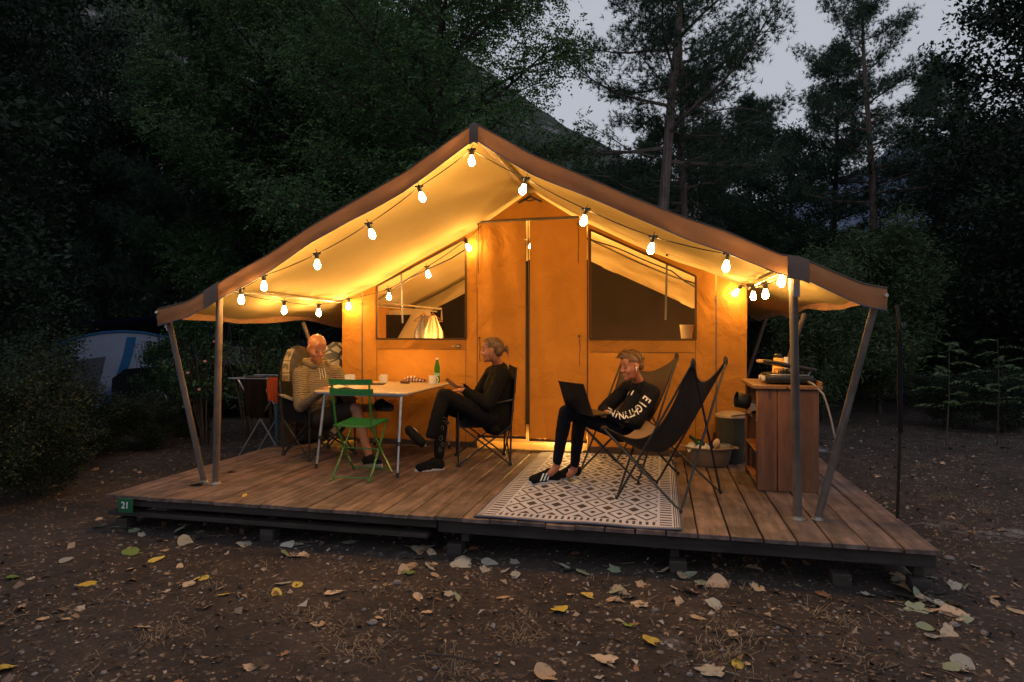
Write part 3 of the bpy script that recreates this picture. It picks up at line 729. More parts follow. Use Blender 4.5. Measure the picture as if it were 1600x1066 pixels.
# ------------------------------------------------------------------ camping table
TX0, TX1, TY0, TY1, TZ = -3.20, -2.235, 5.47, 6.80, .735
tab = empty('camping_table', ((TX0 + TX1) / 2, (TY0 + TY1) / 2, 0), 0, 'pale camping table with thin grey metal legs set for coffee', 'table')
def rrect(x0, y0, x1, y1, r, n=5):
    pts = []
    for cx, cy, a0 in ((x1 - r, y1 - r, 0), (x0 + r, y1 - r, 90), (x0 + r, y0 + r, 180), (x1 - r, y0 + r, 270)):
        for k in range(n + 1):
            a = R(a0 + 90 * k / n); pts.append((cx + r * math.cos(a), cy + r * math.sin(a)))
    return pts
def slab(mb, pts, z0, z1, ins=.003):
    n = len(pts); cx = sum(p[0] for p in pts) / n; cy = sum(p[1] for p in pts) / n
    def ring(z, k): return [(cx + (x - cx) * k, cy + (y - cy) * k, z) for x, y in pts]
    k = 1 - ins * 3
    vs = ring(z0, k) + ring(z0 + ins, 1) + ring(z1 - ins, 1) + ring(z1, k); fs = [tuple(reversed(range(n))), tuple(range(3 * n, 4 * n))]
    for r in range(3):
        for i in range(n): j = (i + 1) % n; fs.append((r * n + i, r * n + j, r * n + n + j, r * n + n + i))
    mb.add(vs, fs)
hx, hy = (TX1 - TX0) / 2, (TY1 - TY0) / 2
mb = MB(); slab(mb, rrect(-hx, -hy, hx, hy, .07), TZ - .018, TZ); mb.build('tabletop', M['table'], tab)
mb = MB(); slab(mb, rrect(-hx - .004, -hy - .004, hx + .004, hy + .004, .074), TZ - .024, TZ - .005); mb.build('rim', M['alu'], tab)
for sx in (-1, 1):
    for sy in (-1, 1):
        a = V(sx * (hx - .085), sy * (hy - .10), TZ - .03); b = V(sx * (hx - .035), sy * (hy - .03), .02)
        if sx > 0 and sy < 0: b = at(621, 743, z=.02) - tab.location; b.z = .02; a = V(b.x - .015, b.y + .12, TZ - .03)
        mb = MB(); mb.tube([a, a.lerp(b, .62)], .0135, 10); mb.tube([a.lerp(b, .60), b], .0105, 10)
        lg = mb.build('leg', M['alu'], tab)
        mb = MB(); mb.tube([a.lerp(b, .58), a.lerp(b, .63)], .020, 10); mb.box(a.lerp(b, .605) + V(.016, 0, 0), (.014, .006, .008)); mb.build('clamp', M['plastic_black'], lg)
        mb = MB(); mb.tube([b + V(0, 0, .025), b - V(0, 0, .018)], .016, 10); mb.build('rubber_foot', M['rubber'], lg)
for sy in (-1, 1):
    mb = MB(); mb.tube([(-hx + .08, sy * (hy - .1), TZ - .04), (hx - .08, sy * (hy - .1), TZ - .04)], .010, 6); mb.build('cross_rail', M['alu'], tab)

def mug(u, v, label, hdir, r=.041, h=.092):
    p = at(u, v, z=TZ); e = empty('mug', (p.x, p.y, TZ), hdir, label, 'mug', 'white mugs on the camping table')
    mb = MB(); mb.lathe([(r * .9, 0), (r, .006), (r, h), (r * .93, h), (r * .9, .012), (.0003, .010)], n=24, cap=False); mb.lathe([(.0003, .0005), (r * .9, .0005)], n=24, cap=False); mb.build('cup', M['white'], e)
    mb = MB(); mb.tube([(r - .004, 0, h * .82), (r + .018, 0, h * .84), (r + .030, 0, h * .62), (r + .028, 0, h * .38), (r + .014, 0, h * .22), (r - .004, 0, h * .2)], .0055, 8); mb.build('handle', M['white'], e)
    mb = MB(); mb.lathe([(.0003, h * .75), (r * .9, h * .75)], n=20, cap=False); mb.build('coffee', mat_simple('coffee', (.05, .02, .01), .2), e); return e
mug(600, 598.5, 'white mug standing alone near the middle of the camping table', R(160))
mug(676, 600.5, 'white mug beside the green water bottle on the camping table', R(-15))
# water bottle
p = at(683, 598, z=TZ); e = empty('water_bottle', (p.x, p.y, TZ), 0, 'half full green plastic water bottle with white cap on the table', 'bottle')
t = NT('green_plastic'); t.set(Base_Color=(.08, .45, .12), Roughness=.08, Alpha=1.0); t.b.inputs['Transmission Weight'].default_value = .85; t.b.inputs['IOR'].default_value = 1.2; M['green_pl'] = t.mat
mb = MB(); mb.lathe([(.026, 0), (.033, .008), (.033, .05), (.030, .06), (.033, .07), (.033, .11), (.030, .12), (.033, .13), (.032, .165), (.026, .195), (.017, .225), (.0135, .24), (.0135, .255)], n=20); mb.build('body', M['green_pl'], e)
mb = MB(); mb.lathe([(.0145, .253), (.0155, .256), (.0155, .272), (.013, .275)], n=16); mb.build('bottle_cap', M['white'], e)
mb = MB(); mb.lathe([(.0338, .072), (.0342, .075), (.0342, .108), (.0338, .110)], n=20, cap=False)
t = NT('bottle_label'); n_ = t.noise(t.coord('Object', (60, 60, 90)), 1.6, 2); t.set(Base_Color=t.ramp(n_, [(.5, (.03, .35, .10)), (.55, (.75, .8, .7))], 'CONSTANT'), Roughness=.5); mb.build('bottle_sleeve', t.mat, e)
# purse / scarf pouch, sunglasses case, tablet, papers
p = at(650, 597, z=TZ); e = empty('fabric_pouch', (p.x, p.y, TZ), R(12), 'pink and cream striped fabric pouch lying crumpled on the table', 'pouch')
def pouch(u, w):
    a = 2 * math.pi * u; r = math.sin(math.pi * min(w, .999)) ** .6
    x = .13 * r * math.cos(a); y = .06 * r * math.sin(a); z = .028 * (1 - math.cos(math.pi * w)) * (1 - .35 * math.cos(a)) * .9
    n_ = noise.noise(V(x * 22, y * 22, z * 30)) * .012; return (x + n_, y + n_, max(z + n_ * .7 * w, .001))
mb = MB(); mb.grid(pouch, 40, 20); t = NT('pouch_cloth'); w_ = t.n('TexWave'); w_.inputs['Scale'].default_value = 9; w_.inputs['Distortion'].default_value = 3; t.l(t.coord('Object', (1, 2, 3)), w_.inputs[0])
t.set(Base_Color=t.ramp(w_.outputs['Fac'], [(.3, (.22, .04, .07)), (.5, (.55, .35, .27)), (.7, (.65, .55, .45))]), Roughness=.85); mb.build('cloth', t.mat, e)
mb = MB(); mb.tube([(-.12, -.045, .03), (-.06, -.058, .045), (.02, -.055, .05), (.10, -.04, .03), (.13, -.02, .012)], .004, 5); mb.build('zip', M['trim'], e)
p = at(633, 599.5, z=TZ); mb = MB(); mb.cap((-.05, 0, .017), (.045, .005, .015), .018, .015)
o = mb.build('glasses_case', mat_simple('brown_leather', (.06, .02, .015), .4), None); o.location = (p.x, p.y, TZ); o.rotation_euler = (0, 0, R(-20)); tag(o, 'dark brown glasses case in front of the striped pouch', 'case')
p = at(614, 594.5, z=TZ); mb = MB(); slab(mb, rrect(-.10, -.035, .10, .035, .01), 0, .012); o = mb.build('closed_umbrella', M['black_fabric']) if 0 else mb.build('notebook', mat_simple('navy_cover', (.02, .02, .035), .45)); o.location = (p.x, p.y, TZ); o.rotation_euler = (0, 0, R(8)); tag(o, 'thin dark notebook lying between the two mugs', 'notebook')
p = at(582, 601, z=TZ); e = empty('tablet_computer', (p.x, p.y, TZ), R(14), 'black tablet in a brown case lying flat near the man', 'tablet')
mb = MB(); slab(mb, rrect(-.13, -.08, .13, .08, .012), 0, .006); mb.build('case', mat_simple('tan_case', (.16, .08, .04), .5), e)
mb = MB(); slab(mb, rrect(-.125, -.075, .125, .075, .012), .006, .012, .002); mb.build('screen', M['plastic_black'], e)
p = at(535, 606, z=TZ); e = empty('magazine', (p.x, p.y, TZ), R(6), 'open white magazine lying on the table behind the green chair', 'magazine')
for s in (-1, 1):
    mb = MB(); mb.grid(lambda u, w, s=s: (s * u * .20, (w - .5) * .27, .003 + .014 * math.sin(math.pi * min(u * 1.2, 1))), 10, 2); mb.build('page', M['offwhite'], e)

# ------------------------------------------------------------------ green folding bistro chair (its back towards us)
gc = empty('folding_chair', (-2.60, 5.08, 0), R(0), 'green slatted folding bistro chair standing in front of the camping table', 'chair')
for s in (-1, 1):
    mb = MB(); pts = [(s * .178, -.005, .875), (s * .172, .02, .70), (s * .168, .06, .47), (s * .178, .26, .21), (s * .19, .44, .006)]
    for a, b in zip(pts, pts[1:]): mb.bar(a, V(b) + (V(b) - V(a)).normalized() * .006, .009, .022, (0, 1, 0))
    mb.build('back_post', M['green'], gc)
    mb = MB(); pts = [(s * .160, .40, .475), (s * .168, .2, .24), (s * .176, .01, .008)]
    for a, b in zip(pts, pts[1:]): mb.bar(a, V(b) + (V(b) - V(a)).normalized() * .005, .009, .020, (0, 1, 0))
    mb.bar((s * .176, .02, .010), (s * .176, -.035, .006), .012, .010); mb.build('front_leg', M['green'], gc)
    mb = MB(); mb.bar((s * .158, .045, .462), (s * .158, .415, .487), .008, .018); mb.build('seat_rail', M['green'], gc)
for z, y, h in ((.862, -.022, .024), (.775, -.006, .026)):
    mb = MB(); n = 10
    f = lambda u, w, z=z, y=y, h=h: ((u - .5) * .41, y + .02 - .05 * math.sin(math.pi * u) - .004 * w, z + (w * 2 - 1) * h)
    mb.grid(f, 14, 2); mb.grid(lambda u, w: V(f(u, 1 - w)) + V(0, .008, 0), 14, 2)
    for w in (0, 1): mb.grid(lambda u, q, w=w: V(f(u, w)) + V(0, .008 * (q if w else 1 - q), 0), 14, 1)
    mb.build('back_slat', M['green'], gc)
for k in range(7):
    y = .055 + k * .056; mb = MB(); zc = .477 + k * .0038
    mb.grid(lambda u, w, y=y, zc=zc: ((u - .5) * .37, y + (w - .5) * .034, zc - .012 * math.sin(math.pi * u) + .002), 8, 1)
    mb.grid(lambda u, w, y=y, zc=zc: ((u - .5) * .37, y - (w - .5) * .034, zc - .012 * math.sin(math.pi * u) - .006), 8, 1)
    for sg_ in (-1, 1): mb.grid(lambda u, w, y=y, zc=zc, sg_=sg_: ((u - .5) * .37, y + sg_ * .017, zc - .012 * math.sin(math.pi * u) - .006 + .008 * (w if sg_ < 0 else 1 - w)), 8, 1)
    mb.build('seat_slat', M['green'], gc)
for a, b, r in (((-.17, .012, .03), (.17, .012, .03), .006), ((-.185, .42, .035), (.185, .42, .035), .006), ((-.165, .21, .25), (.165, .21, .25), .005), ((-.175, .40, .482), (.175, .40, .482), .006), ((-.17, .05, .468), (.17, .05, .468), .006)):
    mb = MB(); mb.tube([a, b], r, 8); mb.build('cross_bar', M['green'], gc)

# ------------------------------------------------------------------ quad folding armchairs (x forward)
def quad_chair(loc, rz, label, tall=.93, w=.27, d=.25):
    e = empty('camping_chair', loc, rz, label, 'chair', 'black folding camp armchairs')
    mt = M['black_metal']
    FL, FR, BL, BR = (d, w, 0.012), (d, -w, .012), (-d, w, .012), (-d, -w, .012)
    sh = .40; tFL, tFR, tBL, tBR = (d * 1.0, w, sh), (d, -w, sh), (-d, w, sh - .02), (-d, -w, sh - .02)
    for a, b in ((FL, tFR), (FR, tFL), (BL, tBR), (BR, tBL), (FL, tBL), (BL, tFL), (FR, tBR), (BR, tFR)):
        mb = MB(); mb.tube([a, b], .0085, 7); mb.build('cross_tube', mt, e)
    for s in (-1, 1):
        mb = MB(); mb.tube([(-d, s * w, .012), (-d - .01, s * w, sh), (-d - .06, s * (w + .01), tall)], .010, 8); mb.build('back_upright', mt, e)
        mb = MB(); mb.tube([(d, s * w, .012), (d, s * w, sh), (d + .01, s * w, .60)], .009, 8); mb.build('arm_post', mt, e)
        mb = MB(); mb.grid(lambda u, q, s=s: (-d - .02 + (2 * d + .05) * u, s * (w + .012) + (q - .5) * .07, .64 - .05 * u - .015 * math.sin(math.pi * u) + .0), 10, 3)
        mb.grid(lambda u, q, s=s: (-d - .02 + (2 * d + .05) * u, s * (w + .012) - (q - .5) * .07, .632 - .05 * u - .015 * math.sin(math.pi * u)), 10, 3)
        mb.build('armrest', M['grey_fabric'], e)
        mb = MB(); mb.grid(lambda u, q, s=s: (-d + .01 + 2 * d * .95 * u * (1 - .1 * q), s * (w + .006 * math.sin(3.14 * q)), .37 + (.25 - .05 * u) * q), 8, 6); mb.build('side_panel', M['black_fabric'], e)
        for x in (-d, d):
            mb = MB(); mb.lathe([(.022, 0), (.024, .008), (.016, .03)], (x, s * w, 0), 10); mb.build('foot_cap', M['plastic_black'], e)
    mb = MB(); mb.grid(lambda u, q: (-d - .01 + (2 * d + .02) * u, (q - .5) * 2 * w, sh - .005 - .055 * math.sin(math.pi * q) * (1 - .3 * u) - .02 * (1 - u)), 12, 12); mb.build('seat', M['black_fabric'], e)
    mb = MB(); mb.grid(lambda u, q: (-d - .012 - .05 * u - .035 * math.sin(math.pi * q), (q - .5) * 2 * (w + .01 * u), .42 + (tall - .42) * u - .02 * math.sin(math.pi * q) * u), 12, 12); mb.build('backrest', M['black_fabric'], e)
    return e
wc = quad_chair((-1.735, 6.22, 0), R(-160), 'black folding camp armchair under the woman in black', .95)
mc = quad_chair((-3.50, 6.14, 0), R(-28), 'black folding camp armchair under the bald man in the striped hoodie', .78)

# ------------------------------------------------------------------ butterfly sling chairs (x forward)
M['sling_dark'] = mat_cloth('sling_dark', (.085, .058, .038), .2, 600, .35, 5)
def sling_chair(loc, rz, label, inner='sling_in'):
    e = empty('sling_chair', loc, rz, label, 'chair', 'butterfly sling chairs on the rug')
    mt = M['black_metal']; RP = {s: V(-.37, s * .31, 1.075) for s in (-1, 1)}; FPk = {s: V(.37, s * .325, .545) for s in (-1, 1)}
    fr_ = {s: V(.24, s * .33, .012) for s in (-1, 1)}; rr_ = {s: V(-.30, s * .36, .012) for s in (-1, 1)}
    def leg(a, f, b, nm='frame_tube'):
        d1 = (a - f).normalized(); d2 = (b - f).normalized(); k = .045
        mb = MB(); mb.tube([a, f + d1 * k * 2, f + d1 * k + V(0, 0, -.0), f + (d1 + d2) * k * .25, f + d2 * k, f + d2 * k * 2, b], .0095, 8); o = mb.build(nm, mt, e)
        mb = MB(); mb.cap(f + V(0, 0, -.0), f + V(0, 0, .012), .012, .014, 10); mb.build('foot_cap', M['plastic_black'], o)
    for s in (-1, 1):
        leg(FPk[s], rr_[s], RP[-s]); leg(RP[s], fr_[s], FPk[-s])
        mb = MB(); p = (FPk[s].lerp(rr_[s], .5)); mb.lathe([(.011, -.012), (.014, 0), (.011, .012)], p, 8, Matrix.Rotation(R(90), 3, 'X')); mb.build('rivet', mt, e)
    prof = [(0, .36, .455), (.12, .29, .40), (.3, .12, .335), (.45, -.02, .36), (.6, -.12, .50), (.8, -.24, .73), (1.0, -.325, .94)]
    def ctr(u):
        for (a, x0, z0), (b, x1, z1) in zip(prof, prof[1:]):
            if u <= b + 1e-9: f = (u - a) / (b - a); return x0 + (x1 - x0) * f, z0 + (z1 - z0) * f
        return prof[-1][1:]
    def sl(u, w):
        w_ = abs(w * 2 - 1); s = 1 if w > .5 else -1
        cx, cz = ctr(u); cx = sum(ctr(min(max(u + k, 0), 1))[0] for k in (-.06, 0, .06)) / 3; cz = sum(ctr(min(max(u + k, 0), 1))[1] for k in (-.06, 0, .06)) / 3
        a, b = V(.37, .325, .552), V(-.37, .31, 1.085)
        ed = a.lerp(b, u); sg_ = math.sin(math.pi * u); ed.z -= .30 * sg_ ** 1.1; ed.x -= .015 * sg_; ed.y -= .05 * sg_
        k = w_ ** 1.9
        return V(cx + (ed.x - cx) * k, s * w_ * ed.y, cz + (ed.z - cz) * k + noise.noise(V(u * 5, w * 5, 3)) * .006)
    mb = MB(); mb.grid(sl, 26, 26); me = mb
    mb.build('sling_seat', M[inner], e, True, 180)
    mb = MB(); mb.grid(lambda u, w: sl(u, w) + V(-.004 * (u > .4), 0, -.007), 26, 26); mb.build('sling_underside', M['sling'], e, True, 180)
    for s in (-1, 1):
        mb = MB(); mb.tube([sl(k / 20, .5 + s * .5) for k in range(21)], .0055, 6); mb.build('seam', M['sling'], e)
        q = RP[s]; mb = MB(); mb.ell(q + V(.004, -s * .012, -.012), (.018, .022, .042), n=12, m=8); mb.build('corner_pocket', M['sling'], e)
        q = FPk[s]; mb = MB(); mb.ell(q + V(-.01, -s * .012, -.006), (.032, .024, .018), n=12, m=8); mb.build('corner_pocket', M['sling'], e)
    return e
sling_chair((.045, 5.16, 0), R(153), 'empty butterfly sling chair with brown seat at the right edge of the rug')
bc = sling_chair((-.30, 5.93, 0), R(-126), 'butterfly sling chair carrying the boy with the laptop', 'sling_dark')

# ------------------------------------------------------------------ kitchen cabinet
CX0, CX1, CY0, CY1, CZ = .775, 1.245, 5.53, 6.30, .86
kb = empty('kitchen_cabinet', ((CX0 + CX1) / 2, (CY0 + CY1) / 2, 0), 0, 'open wooden plank cabinet at the right end of the porch', 'cabinet')
def cab(c, h, mat, nm='plank', bev=.004):
    mb = MB(); mb.box((0, 0, 0), h, bev=bev); o = mb.build(nm, M[mat], kb); o.location = V(c) - kb.location; return o
pw_ = (CX1 - CX0) / 3
for k in range(3):
    cab((CX0 + pw_ * (k + .5), CY0 + .012, CZ / 2 - .018), (pw_ / 2 - .0025, .012, CZ / 2 - .02), 'cab_v')
    cab((CX0 + pw_ * (k + .5), CY1 - .012, CZ / 2 - .018), (pw_ / 2 - .0025, .012, CZ / 2 - .02), 'cab_v')
for k in range(3): cab((CX1 - .012, CY0 + .03 + (CY1 - CY0 - .06) * (k + .5) / 3, CZ / 2 - .018), (.011, (CY1 - CY0 - .06) / 6 - .003, CZ / 2 - .02), 'cab_v')
for k in range(2):
    xw = (CX1 - CX0 + .06) / 2
    cab((CX0 - .035 + xw * (k + .5), (CY0 + CY1) / 2 - .006, CZ - .016), (xw / 2 - .003, (CY1 - CY0) / 2 + .02, .015), 'cab_h', 'worktop')
cab((CX1 + .014, (CY0 + CY1) / 2, CZ + .016), (.010, (CY1 - CY0) / 2, .016), 'cab_h', 'upstand')
for z in (.56, .30, .05): cab(((CX0 + CX1) / 2 - .01, (CY0 + CY1) / 2, z), ((CX1 - CX0) / 2 - .016, (CY1 - CY0) / 2 - .027, .010), 'cab_h', 'shelf')
for y in (CY0 + .04, CY1 - .04): cab((CX0 + .012, y, CZ / 2 - .02), (.012, .014, CZ / 2 - .025), 'cab_v', 'upright')

# camping stove with its lid half open
sv = empty('camping_stove', (1.03, 5.80, CZ + .001), R(0), 'black two burner camping stove with tilted lid on the wooden cabinet', 'stove')
mb = MB(); slab(mb, rrect(-.17, -.20, .20, .20, .05), .012, .075, .012); mb.build('body', M['plastic_black'], sv)
mb = MB(); slab(mb, rrect(-.14, -.17, .17, .17, .03), .072, .080, .003); mb.build('hob_plate', M['alu'], sv)
for y in (-.09, .09):
    mb = MB(); mb.lathe([(.045, .078), (.045, .092), (.030, .096), (.0003, .096)], (.02, y, 0), 16); mb.build('burner', M['black_metal'], sv)
    mb = MB()
    mb.bar((-.06, y, .112), (.10, y, .112), .006, .006); mb.bar((.02, y - .08, .112), (.02, y + .08, .112), .006, .006)
    for q in ((-.06, 0), (.10, 0), (.02, -.08), (.02, .08)): mb.bar((q[0], y + q[1], .075), (q[0], y + q[1], .114), .005, .005, (1, 0, 0))
    mb.build('pan_support', M['black_metal'], sv)
for y in (-.13, .02):
    mb = MB(); mb.lathe([(.024, 0), (.026, .004), (.022, .022), (.016, .026), (.0003, .026)], (-.172, y, .043), 16, Matrix.Rotation(R(-90), 3, 'Y')); mb.build('knob', M['offwhite'], sv)
mb = MB(); slab(mb, rrect(-.20, -.21, .21, .21, .05), 0, .026, .008); o = mb.build('lid', M['black_metal'], sv); o.location = (.01, -.005, .135); o.rotation_euler = (R(-3), R(11), 0)
for y in (-.12, .12):
    mb = MB(); mb.bar((.16, y, .07), (.19, y, .115), .010, .006, (0, 1, 0)); mb.build('hinge', M['alu'], sv)
mb = MB(); mb.box((-.19, -.06, .155), (.035, .05, .012), bev=.005); o = mb.build('sponge', mat_simple('sponge', (.5, .3, .13), .9, bump=.4)); o.location = sv.location + V(.0, 0, .03); tag(o, 'pale sponge lying at the left end of the stove', 'sponge')
# small lamp jar and shakers behind the stove
p = at(1216, 566, Y=6.14); e = empty('oil_lamp', (p.x, 6.14, CZ), 0, 'small orange glowing lamp with dark cap behind the stove', 'lamp')
t = NT('amber_glass'); t.set(Base_Color=(.9, .35, .04), Roughness=.3, Emission_Color=(1, .42, .04), Emission_Strength=.3)
mb = MB(); mb.lathe([(.055, 0), (.058, .01), (.052, .08), (.040, .195), (.034, .20)], n=20); mb.build('glass', t.mat, e)
mb = MB(); mb.lathe([(.033, .198), (.034, .205), (.033, .228), (.02, .238), (.0003, .239)], n=16); mb.build('lamp_cap', M['plastic_black'], e)
for q, (u, lb) in enumerate(((1228, 'white plastic shaker bottle nearer the orange lamp behind the stove'), (1238, 'white plastic shaker bottle half hidden by the porch pole'))):
    p = at(u, 566, Y=6.12); e = empty('shaker', (p.x, 6.12, CZ), 0, lb, 'shaker')
    mb = MB(); mb.lathe([(.030, 0), (.032, .01), (.032, .11), (.030, .13), (.020, .150)], n=16); mb.build('body', M['offwhite'], e)
    mb = MB(); mb.lathe([(.020, .150), (.021, .155), (.020, .205), (.016, .208)], n=16); mb.build('cap', M['white'], e)
# gas hose
mb = MB(); hp = [(1.16, 5.70, .90), (1.20, 5.52, .875), (1.265, 5.49, .80), (1.30, 5.50, .70), (1.325, 5.50, .60), (1.35, 5.51, .48), (1.37, 5.53, .42)]
o = mb.tube(hp, .0075, 8); o = mb.build('gas_hose', mat_simple('hose_grey', (.30, .27, .25), .5)); tag(o, 'pale rubber gas hose curving down the side of the cabinet', 'hose')
# pans, pots and bowls on the shelf
def pot(loc, rot, r, h, mat, label, nm='cooking_pot', handle=None, cat='pot'):
    e = empty(nm, loc, 0, label, cat); e.rotation_euler = rot
    mb = MB(); mb.lathe([(r * .92, 0), (r, .01), (r, h), (r * 1.04, h + .003), (r * .97, h), (r * .93, .008), (.0003, .006)], n=22, cap=False); mb.lathe([(.0003, .0), (r * .92, 0)], n=22, cap=False); mb.build('vessel', M[mat], e)
    if handle: mb = MB(); mb.tube([(r, 0, h * .8), (r + .05, 0, h * .9), (r + handle, 0, h * .95)], [.006, .010, .011], 8, flat=.6); mb.build('handle', M['plastic_black'], e)
    return e
pot((.74, 5.72, .70), (R(8), R(-78), 0), .065, .11, 'plastic_black', 'black saucepan lying on its side, sticking out of the cabinet shelf')
pot((.86, 5.70, .575), (0, R(8), R(190)), .10, .05, 'plastic_black', 'black frying pan on the cabinet shelf with handle poking out', 'frying_pan', .17, 'pan')
pot((.88, 5.71, .635), (R(6), R(-10), R(165)), .09, .045, 'plastic_black', 'smaller black pan stacked tilted on the frying pan', 'frying_pan', .15, 'pan')
pot((.87, 5.70, .70), (R(170), 0, 0), .065, .05, 'offwhite', 'upturned pale bowl on top of the stacked pans', 'bowl', None, 'bowl')
pot((.86, 6.02, .572), (0, 0, 0), .09, .10, 'alu', 'metal cooking pot at the back of the cabinet shelf')
e = empty('cool_box', (.98, 5.92, .061), 0, 'black box standing on the bottom shelf of the cabinet', 'box'); mb = MB(); mb.box((0, 0, .10), (.16, .24, .10), bev=.02); mb.build('body', M['plastic_black'], e); mb = MB(); mb.box((0, 0, .212), (.165, .245, .012), bev=.008); mb.build('lid', M['plastic_black'], e)
# waste bin
e = empty('waste_bin', (.70, 6.70, 0), 0, 'grey waste bin with beige lid between tent wall and cabinet', 'bin')
mb = MB(); mb.lathe([(.115, 0), (.12, .01), (.145, .44), (.15, .45)], n=26); mb.build('body', mat_simple('bin_grey', (.06, .065, .055), .5), e)
mb = MB(); mb.lathe([(.152, .445), (.160, .452), (.160, .466), (.148, .482), (.09, .502), (.0003, .506)], n=26); mb.build('lid', mat_simple('bin_lid', (.30, .23, .17), .45, .1), e)
# washing-up tub with its contents
tu = empty('washing_tub', (.465, 6.50, 0), 0, 'beige plastic washing tub full of bottles beside the tent wall', 'tub')
def oval(mb, prof, sx=1, n=30):
    vs = [(sx * r * math.cos(2 * math.pi * k / n), .68 * r * math.sin(2 * math.pi * k / n), z) for r, z in prof for k in range(n)]
    fs = [(i * n + k, i * n + (k + 1) % n, i * n + n + (k + 1) % n, i * n + n + k) for i in range(len(prof) - 1) for k in range(n)] + [tuple(reversed(range(n)))]
    mb.add(vs, fs)
mb = MB(); oval(mb, [(.175, .002), (.185, .01), (.225, .165), (.255, .172), (.257, .183), (.250, .186), (.222, .183), (.180, .02), (.02, .018)])
mb.build('basin', mat_simple('tub_plastic', (.20, .14, .10), .42, .08), tu)
for s in (-1, 1): mb = MB(); mb.box((s * .262, 0, .176), (.02, .05, .007), bev=.004); mb.build('handle', mat_simple('tub_plastic2', (.20, .14, .10), .42, .08), tu)
def glassmat(nm, col, rough=.05):
    t = NT(nm); t.set(Base_Color=col, Roughness=rough); t.b.inputs['Transmission Weight'].default_value = .8; t.b.inputs['IOR'].default_value = 1.3; return t.mat
M['wine_glass'] = glassmat('wine_glass', (.03, .16, .04)); M['brown_glass'] = glassmat('brown_glass', (.12, .03, .01)); M['clear_glass'] = glassmat('clear_glass', (.8, .75, .65))
def bottle(a, b, r, mat, label, capm='offwhite'):
    a, b = V(a), V(b); L = (b - a).length; q = (b - a).to_track_quat('Z', 'Y').to_matrix(); e = empty('glass_bottle', a, 0, label, 'bottle')
    mb = MB(); mb.lathe([(r * .9, 0), (r, .01), (r, L * .6), (r * .75, L * .68), (r * .4, L * .76), (r * .38, L)], (0, 0, 0), 18, q); mb.build('body', M[mat], e)
    mb = MB(); mb.lathe([(r * 1.02, L * .2), (r * 1.02, L * .42)], (0, 0, 0), 18, q, cap=False); mb.build('paper_label', M[capm], e)
bottle((.50, 6.48, .12), (.285, 6.44, .285), .038, 'wine_glass', 'green glass bottle lying tilted in the washing tub')
bottle((.50, 6.56, .06), (.53, 6.56, .31), .030, 'brown_glass', 'brown glass bottle standing upright in the washing tub', 'brown_cloth')
e = empty('drinking_glass', (.62, 6.50, .10), 0, 'clear round drinking glass in the washing tub', 'glass'); mb = MB(); mb.lathe([(.03, 0), (.05, .02), (.06, .06), (.05, .11), (.047, .11), (.056, .06), (.046, .024), (.0003, .01)], n=20, cap=False); mb.build('bowl', M['clear_glass'], e)
mb = MB(); mb.grid(lambda u, w: ((u - .5) * .17, (w - .5) * .11, .03 * abs(math.sin(u * 7)) + .02 * w + noise.noise(V(u * 4, w * 4, 1)) * .03), 12, 8)
o = mb.build('paper_bag', M['offwhite']); o.location = (.345, 6.43, .165); o.rotation_euler = (R(15), R(-8), R(10)); tag(o, 'crumpled pale paper bag at the left end of the washing tub', 'bag')
mb = MB(); mb.ell((0, 0, 0), (.03, .012, .045), n=14, m=10); mb.bar((0, 0, -.04), (.02, .01, -.13), .012, .006, (0, 1, 0)); o = mb.build('wooden_spoon', mat_simple('spoon', (.65, .45, .25), .5)); o.location = (.535, 6.44, .225); o.rotation_euler = (0, R(20), 0); tag(o, 'pale wooden spoon standing in the washing tub', 'spoon')

# ------------------------------------------------------------------ left end of the porch: boards and drying rack
M['cream_print'] = mat_simple('cream_print', (.26, .22, .18), .5, .1)
def board_outline(L, w, t_, n=12):
    pts = [(-w / 2, 0), (w / 2, 0)] + [(w / 2 * math.cos(a), L - w * .8 + w * .8 * math.sin(a)) for a in [math.pi * k / n for k in range(n + 1)]]
    return pts
def wake(loc, rz, L, w, t_, mat, label, tilt=0):
    e = empty('bodyboard', loc, 0, label, 'board', 'bodyboards leaning behind the bald man'); e.rotation_euler = (R(tilt), 0, rz)
    pts = board_outline(L, w, t_); n = len(pts); mb = MB()
    vs = [(x, -t_ / 2, z) for x, z in pts] + [(x * .93, -t_ / 2 - .006, .01 + z * .985) for x, z in pts] + [(x, t_ / 2, z) for x, z in pts]
    fs = [tuple(range(n, 2 * n)), tuple(reversed(range(2 * n, 3 * n)))] + [(i, (i + 1) % n, n + (i + 1) % n, n + i) for i in range(n)] + [(2 * n + i, 2 * n + (i + 1) % n, (i + 1) % n, i) for i in range(n)]
    mb.add(vs, fs); mb.build('core', mat, e, True, 30); return e
t = NT('shell_print'); vo = t.n('TexVoronoi', feature='DISTANCE_TO_EDGE'); vo.inputs['Scale'].default_value = 7; t.l(t.coord('Object', (1, .01, 1.3)), vo.inputs[0])
t.set(Base_Color=t.ramp(vo.outputs['Distance'], [(.05, (.01, .01, .01)), (.08, (.35, .30, .24))], 'CONSTANT'), Roughness=.35)
wake((-3.78, 7.02, .02), R(30), 1.16, .42, .06, t.mat, 'black bodyboard with pale shell pattern behind the bald man', -4)
bb = wake((-4.05, 6.62, .02), R(62), 1.12, .46, .05, mat_simple('board_black', (.03, .026, .024), .22, .3), 'black bodyboard with cream panels on its edge, left of the bald man', 0)
